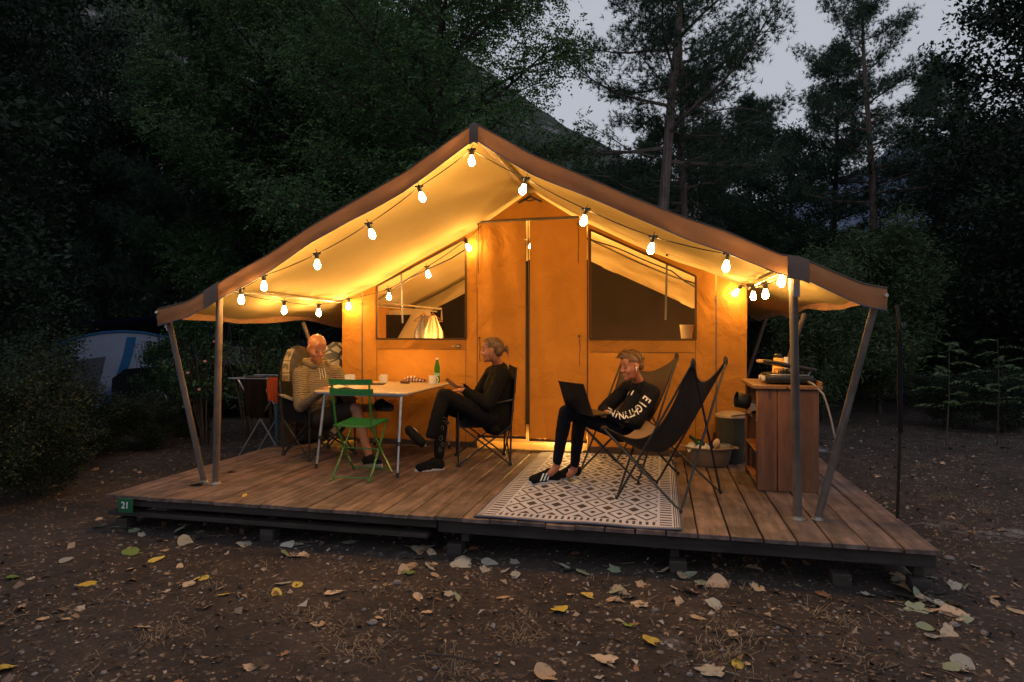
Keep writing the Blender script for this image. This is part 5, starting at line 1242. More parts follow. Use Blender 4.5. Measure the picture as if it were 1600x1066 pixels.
for hip, kn, an in ((J['hipR'], J['knR'], J['anR']), (J['hipL'], J['knL'], J['anL'])):
    mb.cap(J['pel'], hip, .115, .088); mb.cap(hip, kn, .084, .058); mb.cap(kn, kn.lerp(an, .3), .058, .056); mb.cap(kn.lerp(an, .3), kn.lerp(an, .88), .056, .038)
remesh(mb, 'trousers', M['navy_cloth'], boy, .0078, 3, .0035, 18, 5)
shoe(boy, A(877, 752, 5.47), A(825, 757, 5.42), (0, 0, 1), 'shoe_black', 'sole_white', True)
shoe(boy, A(905, 745, 5.64), A(874, 748, 5.60), (0, 0, 1), 'shoe_black', 'sole_white', True)
# sleeve lettering wrapped onto the cloth
bv = BVHTree.FromPolygons([v.co for v in sw.data.vertices], [tuple(p.vertices) for p in sw.data.polygons])
path = [(1013, 621), (1003, 634), (993, 643), (981, 648), (969, 650), (957, 645), (948, 641)]
word = 'EIGHTYNINE'
def path_at(f):
    k = f * (len(path) - 1); i = min(int(k), len(path) - 2); q = k - i
    (a, b), (c_, d_) = path[i], path[i + 1]; return a + (c_ - a) * q, b + (d_ - b) * q, math.atan2(d_ - b, c_ - a)
for i, ch in enumerate(word):
    me = text_mesh(ch, 1.0, 0.0, .02); me.materials.clear(); me.materials.append(M['white'])
    u0, v0, an = path_at((i + .4) / len(word)); h_ = 13.5 - i * .4; w_ = 8.6
    bm = bmesh.new(); bm.from_mesh(me); bmesh.ops.triangulate(bm, faces=bm.faces[:]); bmesh.ops.subdivide_edges(bm, edges=[e for e in bm.edges if e.calc_length() > .15], cuts=2, use_grid_fill=False)
    xsz = [v.co.x for v in bm.verts]; ysz = [v.co.y for v in bm.verts]; cx, cy = (max(xsz) + min(xsz)) / 2, (max(ysz) + min(ysz)) / 2; kx = max(max(xsz) - min(xsz), .3)
    for v in bm.verts:
        lx = (v.co.x - cx) / max(kx, .55) * w_ * .9; ly = (v.co.y - cy) / .72 * h_          # baseline direction follows the arm, letters upright towards the chest
        u = u0 + math.cos(an) * lx + math.sin(an) * ly * -1 * -1; vv = v0 + math.sin(an) * lx - math.cos(an) * ly
        p0 = at(u, vv, d=5.5); dd = (p0 - V(0, 0, H_CAM)).normalized(); v.co = on_surface(bv, p0, dd, .0035)
    bm.to_mesh(me); bm.free(); me.polygons.foreach_set('use_smooth', [False] * len(me.polygons)); link('letter', me, None, sw)
pts = []
mb = MB(); qs = [on_surface(bv, at(u, v, d=5.6), (at(u, v, d=5.6) - V(0, 0, H_CAM)).normalized(), .009) for u, v in ((983, 612), (991, 610), (987, 618), (980, 617))]; mb.add(qs, [(0, 1, 2, 3)]); mb.build('chest_logo', M['white'], sw, False)
# hair: fringe swept forward, cropped sides
mb = MB(); c = J['head']; P_ = lambda x, y, z: c + HM @ (V(x, y, z) * hs_)
mb.ell(P_(-.016, 0, .048), (.104, .082, .088), HM, 18, 12); mb.ell(P_(-.055, 0, .0), (.055, .072, .06), HM, 16, 10); mb.ell(P_(.030, -.01, .086), (.066, .062, .036), HM, 14, 8); mb.ell(P_(-.03, 0, .09), (.07, .065, .045), HM, 14, 8)
hr = remesh(mb, 'hair', M['hair_boy'], boy, .006, 3, .002, 60); HI = HM.transposed()
bm = bmesh.new(); bm.from_mesh(hr.data); dead = []
for v in bm.verts:
    q = HI @ (v.co - c) / hs_
    if (q.x > .055 and q.z < .062) or (q.x > .01 and q.z < .03) or (q.x > -.03 and q.z < .0) or q.z < -.045: dead.append(v)
bmesh.ops.delete(bm, geom=dead, context='VERTS'); bm.to_mesh(hr.data); bm.free()
def gb(r):
    th = r.uniform(0, 2 * math.pi); a = r.uniform(0, 1.25); x = -.016 + .104 * math.sin(a) * math.cos(th); y = .082 * math.sin(a) * math.sin(th); z = .048 + .090 * math.cos(a)
    if x > 0: return (x, y, z), (1, -y * 2 - .25, .35), r.uniform(.04, .065), .0045
    if z < .03: return (x, y, z), (-.1, 0, -1), r.uniform(.03, .05), .004
    return (x, y, z), (-.2 + x * 3, y * 4, -.2 - .8 * (x < -.06)), r.uniform(.03, .05), .0045
locks('hair_strands', c, HM, hs_, 300, gb, M['hair_boy'], boy, 11)
mb = MB(); mb.ell(P_(.004, .089, -.012), (.009, .006, .009), HM, 10, 8); mb.cap(P_(.006, .092, -.014), P_(.012, .090, -.040), .0038, .0032, 8); mb.build('earphone', M['white'], boy)
mb = MB(); mb.ell(P_(.004, -.089, -.012), (.009, .006, .009), HM, 10, 8); mb.cap(P_(.006, -.092, -.014), P_(.012, -.090, -.040), .0038, .0032, 8); mb.build('earphone', M['white'], boy)
# laptop on his thighs, its lid towards us
q = [A(886, 641, 5.42), A(928, 651, 5.22), A(912, 600, 5.02), A(873, 595, 5.25)]
e = empty('laptop', (q[0] + q[1]) / 2, 0, 'open black laptop on the lap of the boy', 'laptop'); O = e.location
def slab4(q, th, nm, mat, par):
    n_ = (q[1] - q[0]).cross(q[3] - q[0]).normalized() * th; mb = MB(); mb.add([p - O for p in q] + [p + n_ - O for p in q], [(0, 1, 2, 3), (7, 6, 5, 4), (0, 4, 5, 1), (1, 5, 6, 2), (2, 6, 7, 3), (3, 7, 4, 0)]); return mb.build(nm, mat, par, False)
slab4(q, .006, 'lid', M['plastic_black'], e)
away = V(.13, .19, -.005); b = [q[0], q[1], q[1] + away, q[0] + away]; slab4(b, .012, 'base', M['plastic_black'], e)
# ------------------------------------------------------------------ vegetation
GREENS = [(.15, (.016, .042, .016)), (.45, (.034, .085, .030)), (.75, (.062, .13, .04)), (.95, (.11, .17, .05))]
M['leaf_green'] = mat_leaf('leaf_green', GREENS)
M['leaf_locust'] = mat_leaf('leaf_locust', [(.15, (.035, .085, .030)), (.5, (.065, .145, .045)), (.8, (.11, .20, .055)), (.95, (.26, .25, .06))])
M['leaf_dark'] = mat_leaf('leaf_dark', [(.2, (.006, .014, .008)), (.6, (.014, .034, .015)), (.95, (.034, .056, .023))])
M['leaf_pine'] = mat_leaf('leaf_pine', [(.2, (.018, .045, .028)), (.6, (.040, .088, .048)), (.95, (.07, .12, .06))], trans=.15)
M['leaf_bush'] = mat_leaf('leaf_bush', [(.2, (.034, .060, .024)), (.6, (.070, .118, .045)), (.95, (.15, .19, .08))])
M['bark_pine'] = mat_wood('bark_pine', (.08, .058, .054), (.30, .23, .21), 'Z', .9, 1.6, .4)
M['bark_dark'] = mat_wood('bark_dark', (.03, .024, .02), (.09, .072, .06), 'Z', .9, 1.6, .3)

def poly_mesh(name, verts, k, rnd, mat):
    """verts (n, k, 3): n separate little faces of k corners"""
    n = len(verts); me = bpy.data.meshes.new(name)
    me.vertices.add(n * k); me.vertices.foreach_set('co', np.ascontiguousarray(verts, dtype=np.float32).ravel())
    me.loops.add(n * k); me.loops.foreach_set('vertex_index', np.arange(n * k, dtype=np.int32))
    me.polygons.add(n); me.polygons.foreach_set('loop_start', np.arange(0, n * k, k, dtype=np.int32)); me.polygons.foreach_set('loop_total', np.full(n, k, dtype=np.int32))
    a = me.attributes.new('rnd', 'FLOAT', 'POINT'); a.data.foreach_set('value', np.repeat(rnd, k).astype(np.float32))
    me.update(); me.validate(); me.materials.append(mat); return me
def norm(a): return a / np.maximum(np.linalg.norm(a, axis=-1, keepdims=True), 1e-9)
def leaf_quads(P, D, L, Wd, g, fold=.25):
    n = len(P); S_ = norm(np.cross(D, g.normal(size=(n, 3)))); N_ = np.cross(D, S_)
    L = np.asarray(L).reshape(-1, 1) * np.ones((n, 1)); w = np.asarray(Wd).reshape(-1, 1) * np.ones((n, 1))
    return np.stack([P, P + D * L * .45 + S_ * w / 2 + N_ * w * fold, P + D * L, P + D * L * .45 - S_ * w / 2 + N_ * w * fold], 1)
def spray_quads(P, D, L, g, pairs=6, lw=.022, ll=.05):
    """compound leaves: a row of leaflet pairs along each stalk"""
    n = len(P); S_ = norm(np.cross(D, np.array([0, 0, 1.0]) + g.normal(size=(n, 3)) * .25)); out = []
    for k in range(pairs):
        b = P + D * L * (k + .6) / pairs + np.array([0, 0, -1.0]) * L * .35 * ((k + .6) / pairs) ** 2; sz = 1 - .35 * abs(k / pairs - .4)
        for s in (-1, 1):
            d = norm(S_ * s + D * .45 + np.array([0, 0, -.25]) + g.normal(size=(n, 3)) * .12); q = leaf_quads(b, d, ll * sz, lw * sz, g, .1); out.append(q)
    d = norm(D + np.array([0, 0, -.6])); out.append(leaf_quads(P + D * L + np.array([0, 0, -L * .35]), d, ll, lw, g, .1))
    return np.concatenate(out, 0)
def needle_tufts(P, D, g, n=12, L=.11, w=.011):
    m = len(P); Pn = np.repeat(P, n, 0); Dn = np.repeat(D, n, 0); d = norm(Dn * .9 + g.normal(size=(m * n, 3)) * .75 + np.array([0, 0, .25]))
    S_ = norm(np.cross(d, g.normal(size=(m * n, 3)))); Lr = L * g.uniform(.7, 1.2, (m * n, 1))
    return np.stack([Pn - S_ * w / 2, Pn + S_ * w / 2, Pn + d * Lr], 1)

def grow(seed, H, r0, lo, Rm, nl, lean=(0, 0), rise=.3, droop=0, shape=None, nsub=6, wob=.06, sub=.42):
    """trunk + limbs + twigs; returns MB of wood and arrays of twig points/directions"""
    r = random.Random(seed); mb = MB(); tr = []; n = 12; ox = oy = 0
    for i in range(n + 1):
        f = i / n; ox += r.uniform(-wob, wob); oy += r.uniform(-wob, wob); tr.append(V(lean[0] * f + ox, lean[1] * f + oy, H * f))
    rads = [r0 * (1.35 if i == 0 else 1) * (1 - .85 * (i / n) ** 1.1) for i in range(n + 1)]
    mb.tube(tr, rads, 9)
    def trunk(z):
        k = min(max(z / H * n, 0), n - 1e-6); i = int(k); return tr[i].lerp(tr[i + 1], k - i), rads[i]
    P, D = [], []
    shape = shape or (lambda f: math.sin(math.pi * (.15 + .8 * f)) ** .8)
    for i in range(nl):
        f = (i + r.random()) / nl; z = lo + (H * .98 - lo) * f; p, rr = trunk(z); az = i * 2.4 + r.uniform(-.5, .5)
        L = Rm * shape(f) * r.uniform(.75, 1.2); d = V(math.cos(az), math.sin(az), rise + r.uniform(-.15, .3) + .5 * f).normalized(); pts = [p]; q = p
        for k in range(6):
            q = q + d * L / 6; d = (d + V(r.uniform(-.2, .2), r.uniform(-.2, .2), r.uniform(-.1, .14) - droop * (k > 1))).normalized(); pts.append(q)
        lr = max(rr * .42, .012); mb.tube(pts, [lr * (1 - .13 * k) for k in range(7)], 5, cap=False)
        for j in range(nsub):
            t_ = (j + 1.2) / (nsub + .4); k = min(int(t_ * 6), 5); b = pts[k].lerp(pts[k + 1], t_ * 6 - k) if k < 6 else pts[-1]
            dd = (pts[k + 1] - pts[k]).normalized(); sd = V(-dd.y, dd.x, 0) * (1 if j % 2 else -1); e = (dd * .6 + sd * r.uniform(.5, 1.1) + V(0, 0, r.uniform(-.25, .45))).normalized()
            sl_ = L * sub * r.uniform(.6, 1.2) * (1.15 - .6 * t_); c0 = b; tw = [b]
            for m_ in range(4): c0 = c0 + e * sl_ / 4; e = (e + V(r.uniform(-.25, .25), r.uniform(-.25, .25), r.uniform(-.12, .15) - droop * .6)).normalized(); tw.append(c0)
            mb.tube(tw, [lr * .35, lr * .3, lr * .22, lr * .15, lr * .08], 3, cap=False)
            for m_ in range(1, 5):
                for _ in range(2): P.append(tw[m_ - 1].lerp(tw[m_], r.random())); D.append((tw[m_] - tw[m_ - 1]).normalized())
        P.append(pts[-1]); D.append(d)
    return mb, np.array(P), np.array(D)
def scatter(P, D, per, sig, g):
    Pn = np.repeat(P, per, 0) + g.normal(size=(len(P) * per, 3)) * sig; Dn = norm(np.repeat(D, per, 0) + g.normal(size=(len(P) * per, 3)) * .8); return Pn, Dn
PROTO = {}
def make_tree(kind, seed):
    g = np.random.default_rng(seed)
    if kind == 'locust':
        mb, P, D = grow(seed, 10.5, .22, 2.0, 3.2, 42, rise=.30, droop=.03, nsub=8, shape=lambda f: .75 + .35 * math.sin(3 * f)); Pn, Dn = scatter(P, D, 6, .20, g); Dn[:, 2] -= .15
        q = spray_quads(Pn, norm(Dn), .26, g, 4, .040, .075); k = 4; mat, bark = 'leaf_locust', 'bark_dark'
    elif kind == 'broad':
        mb, P, D = grow(seed, 9.0, .16, 1.6, 2.9, 26, rise=.25, nsub=7); Pn, Dn = scatter(P, D, 22, .20, g)
        q = leaf_quads(Pn, Dn, g.uniform(.07, .14, len(Pn)), g.uniform(.045, .08, len(Pn)), g); k = 4; mat, bark = 'leaf_dark', 'bark_dark'
    elif kind == 'broad2':
        mb, P, D = grow(seed, 8.0, .14, .9, 2.6, 26, rise=.15, nsub=7); Pn, Dn = scatter(P, D, 22, .19, g)
        q = leaf_quads(Pn, Dn, g.uniform(.06, .12, len(Pn)), g.uniform(.04, .07, len(Pn)), g); k = 4; mat, bark = 'leaf_green', 'bark_dark'
    elif kind == 'pine':
        mb, P, D = grow(seed, 12.0, .17, 5.2, 2.9, 24, lean=(.9, 0), rise=.05, droop=-.03, nsub=8, wob=.03, shape=lambda f: (1 - f) ** .55 * .9 + .12); Pn, Dn = scatter(P, D, 5, .12, g)
        q = needle_tufts(Pn, Dn, g, 13, .12, .013); k = 3; mat, bark = 'leaf_pine', 'bark_pine'
    elif kind == 'pine2':
        mb, P, D = grow(seed, 12.0, .12, 4.2, 2.5, 28, lean=(.15, .1), rise=.0, droop=-.02, nsub=7, wob=.03, shape=lambda f: (1 - f) ** .6 * .95 + .1); Pn, Dn = scatter(P, D, 5, .12, g)
        q = needle_tufts(Pn, Dn, g, 13, .12, .013); k = 3; mat, bark = 'leaf_pine', 'bark_pine'
    elif kind == 'pine_low':
        mb, P, D = grow(seed, 10.0, .13, 1.2, 2.7, 36, rise=.0, droop=.0, nsub=7, wob=.04, shape=lambda f: (1 - f) ** .7 + .08); Pn, Dn = scatter(P, D, 5, .13, g)
        q = needle_tufts(Pn, Dn, g, 13, .13, .015); k = 3; mat, bark = 'leaf_pine', 'bark_dark'
    elif kind == 'bush':
        mb, P, D = grow(seed, 2.2, .03, .1, 1.15, 26, rise=.6, nsub=6, wob=.08, shape=lambda f: .8 + .3 * math.sin(3 * f)); Pn, Dn = scatter(P, D, 12, .10, g)
        q = leaf_quads(Pn, Dn, g.uniform(.04, .08, len(Pn)), g.uniform(.025, .045, len(Pn)), g); k = 4; mat, bark = 'leaf_dark', 'bark_dark'
    elif kind == 'willow_bush':
        mb, P, D = grow(seed, 3.0, .04, .1, 1.5, 34, rise=1.1, nsub=7, wob=.06, shape=lambda f: 1.1 - .5 * f); Pn, Dn = scatter(P, D, 14, .13, g); Dn[:, 2] -= .5
        q = leaf_quads(Pn, norm(Dn), g.uniform(.09, .16, len(Pn)), g.uniform(.018, .03, len(Pn)), g); k = 4; mat, bark = 'leaf_bush', 'bark_dark'
    elif kind == 'sparse_shrub':
        mb, P, D = grow(seed, 2.1, .018, .5, .8, 15, rise=1.2, nsub=5, wob=.05); Pn, Dn = scatter(P, D, 4, .07, g)
        q = leaf_quads(Pn, Dn, g.uniform(.05, .09, len(Pn)), g.uniform(.03, .05, len(Pn)), g); k = 4; mat, bark = 'leaf_green', 'bark_dark'
    wood = mb.mesh('trunk', True, 60); wood.materials.append(M[bark])
    if kind == 'sparse_shrub':
        for s in range(5):
            pass
    crown = poly_mesh('crown', q, k, g.random(len(q)), M[mat]); return wood, crown
def tree(kind, seed, u, d, hs_, label, group=None, rz=None, name='tree', cat='tree', wide=1.0, lean=None, z0=None):
    key = (kind, seed)
    if key not in PROTO: PROTO[key] = make_tree(kind, seed)
    p = at(u, 521, d=d); e = empty(name, (p.x, p.y, gz(p.x, p.y) - .03 if z0 is None else z0), rz if rz is not None else (u * 1.7 + d) % 6.28, label, cat, group)
    e.scale = (hs_ * wide, hs_ * wide, hs_)
    if lean: e.rotation_euler = (lean[0], lean[1], e.rotation_euler.z)
    link('trunk' if kind not in ('bush', 'willow_bush', 'sparse_shrub') else 'stem', PROTO[key][0], None, e); link('crown' if kind not in ('bush', 'willow_bush', 'sparse_shrub') else 'foliage', PROTO[key][1], None, e)
    for c in e.children:
        if c.name.startswith(('crown', 'foliage')): c['kind'] = 'stuff'
    return e
# the trees one can tell apart
tree('locust', 1, 684, 13.6, 1.0, 'leafy locust tree with forked trunk rising behind the tent peak', name='locust_tree', rz=.4)
tree('pine', 2, 1010, 14.0, 1.0, 'tall pine with thick leaning trunk behind the right roof slope', name='pine_tree', rz=R(0) + YAW)
tree('pine2', 3, 1070, 15.5, 1.02, 'straight pine with darker trunk just right of the leaning pine', name='pine_tree', rz=2.1)
tree('pine2', 4, 1083, 19.0, .78, 'thin pine half hidden behind the pair of tall pines', name='pine_tree', rz=4.4)
tree('pine', 25, 1378, 20.0, 1.05, 'lone pine with bare lower branches above the pale bush', name='pine_tree', rz=3.6, wide=.9)
tree('broad', 5, 1672, 11.7, 1.03, 'big dark broadleaf tree overhanging the right edge of the clearing', name='broadleaf_tree', rz=.3)
tree('broad', 6, -230, 9.0, 1.15, 'big dark tree whose branches reach over the left of the clearing', name='broadleaf_tree', rz=1.0, wide=1.1)
bgt = 'dark trees closing the clearing behind the tent'
LBL = {'locust': 'leafy green tree in the wood left of the forked locust', 'broad': 'dark broadleaf tree in the wood behind the tent', 'broad2': 'mid green broadleaf tree in the wood behind the tent', 'pine_low': 'dark pine branched to the ground in the wood behind the tent'}
TL = ['broadleaf tree with mid green crown just left of the forked locust', 'dark broadleaf tree above the middle of the left roof slope', 'dark pine branched to the ground above the left porch pole', 'dark broadleaf tree rising over the white tunnel tent',
      'dark pine between the tunnel tent and the left edge', None, None, None, None, 'dark broadleaf tree filling the left edge above the bushes', 'low mid green tree peeping over the right roof slope near the peak', 'low green tree at the foot of the hillside skyline',
      'dark rounded tree standing left of the leaning pine trunk', None, 'mid green tree right behind the pair of tall pines', 'dark pine right of the pair of tall pines', 'tallest dark broadleaf tree between the tall pines and the lone pine', 'dark pine just left of the lone pine',
      'low dark broadleaf tree behind the pale narrow-leaved bush', 'dark pine right of the lone pine', 'dark broadleaf tree above the seedlings at the right', None, None, None, None, None, None, None, None, None, None, None, None, None]
for k, (kind, seed, u, d, s_, w_) in enumerate([
    ('broad2', 7, 560, 17, .92, 1.0), ('broad', 5, 455, 19, 1.0, 1.05), ('pine_low', 8, 330, 22, .95, 1), ('broad', 6, 215, 20.5, .95, 1), ('pine_low', 8, 90, 23, 1.15, 1), ('broad2', 7, -30, 22, 1.25, 1.1),
    ('broad', 6, 150, 26, .95, 1.1), ('broad2', 7, 400, 27, .8, 1.2), ('broad', 5, 560, 26, .75, 1.2), ('broad', 5, -75, 13, .95, 1.), ('broad2', 9, 790, 20, .62, 1.1), ('broad2', 7, 860, 25, .62, 1.2),
    ('broad', 6, 965, 22, .80, 1.15), ('pine_low', 8, 1010, 26, .95, 1.1), ('broad2', 9, 1120, 24, 1.12, 1.1), ('pine_low', 10, 1175, 21, .93, 1.15), ('broad', 5, 1235, 27, 1.06, 1.0), ('pine_low', 8, 1300, 22, 1.12, 1.05),
    ('broad', 6, 1300, 18, .48, 1.3), ('pine_low', 10, 1470, 22, 1.08, 1.2), ('broad', 5, 1530, 18, .80, 1.2), ('broad2', 9, 1600, 22, .92, 1.2), ('pine_low', 8, 1690, 17, 1.0, 1.1), ('broad', 6, 1440, 26, .62, 1.2),
    ('broad', 5, -220, 15, 1.1, 1.1), ('broad', 6, 1820, 15, 1.1, 1.1), ('pine_low', 10, -400, 22, 1.3, 1.1), ('broad', 5, 30, 19, 1.65, .8), ('broad', 6, 175, 25, 1.45, .8), ('pine_low', 8, 290, 19, 1.30, .8), ('locust', 1, 450, 18, 1.15, 1.0), ('locust', 1, 575, 21, 1.12, 1.1), ('pine_low', 10, 1980, 22, 1.2, 1.1)]):
    tree(kind, seed, u, d, s_, TL[k] if TL[k] else LBL[kind], bgt + (' - broadleaf' if kind == 'broad' else ' - light' if kind in ('broad2', 'locust') else ' - pines'), name='pine_tree' if kind == 'pine_low' else 'broadleaf_tree', wide=w_)
# shrubs
tree('willow_bush', 11, 1285, 11.5, .80, 'pale narrow-leaved bush behind the right porch corner', name='bush', cat='bush', wide=1.0)
tree('willow_bush', 11, 1375, 12.5, .98, 'tallest pale narrow-leaved bush right of the tent, under the lone pine', name='bush', cat='bush', rz=2)
for k, (kind, u, d, s_, w_) in enumerate([('bush', 1455, 14, .95, 1.3), ('bush', 1540, 15, 1.3, 1.3), ('bush', 1620, 13, 1.4, 1.3), ('bush', 1330, 15, 1.0, 1.5), ('bush', 1240, 16, 1.0, 1.5), ('bush', 1180, 15, .9, 1.5), ('bush', 1490, 10.5, .33, 1.8), ('bush', 1570, 10.2, .33, 1.8),
                          ('bush', 1400, 19, 1.4, 1.6), ('bush', 1500, 20, 1.5, 1.7), ('bush', 1600, 19, 1.5, 1.7), ('bush', 1700, 15, 1.4, 1.5), ('bush', 1290, 20, 1.3, 1.6)]):
    tree(kind, 12 + k % 2, u, d, s_, {6: 'low dark bush at the foot of the leftmost feathery seedling', 7: 'low dark bush at the foot of the taller feathery seedling', 3: 'dark bush right behind the pale narrow-leaved bushes', 5: 'dark bush seen past the right wall of the tent, behind the cabinet'}.get(k, 'dark small-leaved bush in the thicket beyond the right clearing'), 'dark bushes right of the tent', name='bush', cat='bush', wide=w_)
for k, (u, d, s_, w_) in enumerate([(20, 6.6, .55, 1.2), (95, 7.4, .33, 1.6), (160, 8.2, .27, 1.8), (230, 8.6, .22, 1.9), (-60, 7.2, .85, 1.1), (-20, 9.2, .72, 1.2), (120, 9.8, .22, 1.8), (10, 12, 1.0, 1.2), (300, 9.6, .20, 1.7),
                     (-20, 5.6, .46, 1.1), (70, 6.1, .27, 1.5), (455, 15, .9, 1.6), (515, 14, .9, 1.4), (390, 15, .8, 1.5), (-150, 9, 1.3, 1.2), (-250, 7, 1.2, 1.2)]):
    tree('bush', 12 + k % 2, u, d, s_, {9: 'nearest dark bush at the left edge of the view', 10: 'low dark bush just beyond the front left corner of the deck', 7: 'tall dark bush at the left edge beside the tunnel tent', 3: 'low dark bush below the navy tent wing', 8: 'low dark bush between the porch poles and the navy wing', 12: 'dark bush behind the seated bald man'}.get(k, 'dark small-leaved bush in the thicket left of the deck'), 'dark bushes left of the deck', name='bush', cat='bush', wide=w_)
for k, (u, d, s_, lb) in enumerate([(275, 9.6, .70, 'sparse shrub left of the outer porch pole, in front of the blue tent'), (322, 9.0, .85, 'sparse shrub between the two left porch poles'), (392, 9.4, 1.0, 'many-stemmed sparse shrub right of the left porch pole'),
                     (430, 10.2, .92, 'sparse shrub beside the drying rack'), (236, 11.0, .62, 'sparse dark shrub standing in front of the white tent')]):
    e = tree('sparse_shrub', 14 + k % 2, u, d, s_, lb, name='shrub', cat='shrub')
    r = random.Random(k)
    mb = MB()
    for q in range(6):
        p = V(r.uniform(-.5, .5), r.uniform(-.5, .5), 0); mb.tube([p * .15, p * .4 + V(0, 0, .7), p * .8 + V(0, 0, 1.4), p + V(0, 0, 2.1)], [.014, .012, .009, .003], 5)
    mb.build('cane', M['bark_dark'], e)['kind'] = 'stuff'
# rose flowers on two of them
mb = MB()
for q, (u, v) in enumerate(((335, 534), (340, 570), (293, 583), (311, 609), (320, 565))):
    p = at(u, v, d=8.6); mb = MB(); mb.ell(p, (.022, .022, .018), n=8, m=6); mb.ell(p + V(.012, 0, .008), (.014, .014, .012), n=7, m=5)
    o = mb.build('rose', mat_simple('petal', (.55, .22, .22), .7) if q == 0 else bpy.data.materials['petal']); tag(o, 'small pink rose bloom among the shrubs by the left porch poles', 'flower', 'pink blooms in the shrubs')
# tree-of-heaven seedlings
def seedling(u, d, h, seed, label):
    g = np.random.default_rng(seed); p = at(u, 521, d=d); e = empty('seedling', (p.x, p.y, gz(p.x, p.y)), 0, label, 'plant', 'seedlings with feathery leaves right of the clearing')
    mb = MB(); top = V(g.uniform(-.08, .08), g.uniform(-.1, .1), h); mb.tube([(0, 0, 0), top * .5 + V(.02, 0, 0), top], [.012, .009, .005], 5); mb.build('stem', M['bark_dark'], e)
    for k in range(11):
        f = .38 + .6 * k / 10; b = np.array(top) * f; az = k * 2.4 + seed; D = np.array([[math.cos(az), math.sin(az), .45 - .2 * f]]); D = norm(D); L = .50 * (1.05 - .5 * f)
        q = spray_quads(b[None, :], D, L, g, 9, .030, .095); me = poly_mesh('leaf', q, 4, g.random(len(q)) * .4 + .5, M['leaf_bush']); link('leaf', me, None, e)
        mb = MB(); mb.tube([b, V(*(b + D[0] * L * .5)) - V(0, 0, L * .09), V(*(b + D[0] * L)) - V(0, 0, L * .35)], .003, 4)
for a in ((1478, 8.6, 1.45, 21, 'leafy seedling with feathery leaves, leftmost of three beyond the clearing'), (1558, 9.0, 1.5, 22, 'taller feathery seedling, middle one beyond the clearing'), (1612, 8.4, 1.25, 23, 'feathery seedling cut by the right edge of the view')): seedling(*a)
# twisted dead branches on the lone pine and the pair of pines: bare limbs
def dead(u, v, d, ang, L, seed, par_label):
    r = random.Random(seed); p = at(u, v, d=d); q = p; dd = (V(cA, sA, 0) * math.cos(ang) + V(0, 0, math.sin(ang)) + V(-sA, cA, 0) * r.uniform(-.3, .3)).normalized(); pts = [p]
    for k in range(8): q = q + dd * L / 8; dd = (dd + V(r.uniform(-.15, .15), r.uniform(-.15, .15), -.10 - .05 * (k > 5))).normalized(); pts.append(q)
    mb = MB(); mb.tube(pts, [.028 * (1 - .11 * k) for k in range(9)], 5)
    for k in range(2, 8):
        e = V(r.uniform(-1, 1), r.uniform(-1, 1), r.uniform(-.6, .2)).normalized(); b = pts[k]; mb.tube([b, b + e * .2, b + (e + V(0, 0, -.3)) * .45], [.008, .006, .002], 3)
    return mb
def bare(name_u, specs):
    par = name_u
    for s_ in specs:
        mb = dead(*s_, ''); mw = par.matrix_world.inverted() if False else None
        me = mb.mesh('dead_branch', True); me.materials.append(M['bark_pine']); o = bpy.data.objects.new('dead_branch', me); COL.objects.link(o)
        bpy.context.view_layer.update(); o.parent = par; o.matrix_parent_inverse = par.matrix_world.inverted()
pines = [o for o in COL.objects if o.name.startswith('pine_tree') and 'label' in o]
pA = [o for o in pines if 'leaning trunk behind' in o['label']][0]; pB = [o for o in pines if 'darker trunk' in o['label']][0]; pC = [o for o in pines if 'lone pine' in o['label']][0]
bare(pB, [(1072, 236, 15.4, .45, 2.0, 1), (1070, 262, 15.4, .6, 1.8, 2), (1068, 250, 15.4, 2.8, 1.9, 3), (1068, 295, 15.4, 2.9, 1.3, 4), (1074, 190, 15.4, .5, 2.4, 5)])
bare(pC, [(1377, 268, 20, .5, 2.6, 6), (1377, 290, 20, .45, 3.0, 7), (1374, 280, 20, 2.6, 1.8, 8), (1377, 318, 20, .35, 2.8, 9), (1374, 305, 20, 2.8, 2.0, 10), (1378, 232, 20, .7, 2.6, 11)])
bare(pA, [(1022, 245, 14, 2.9, 2.2, 12)])

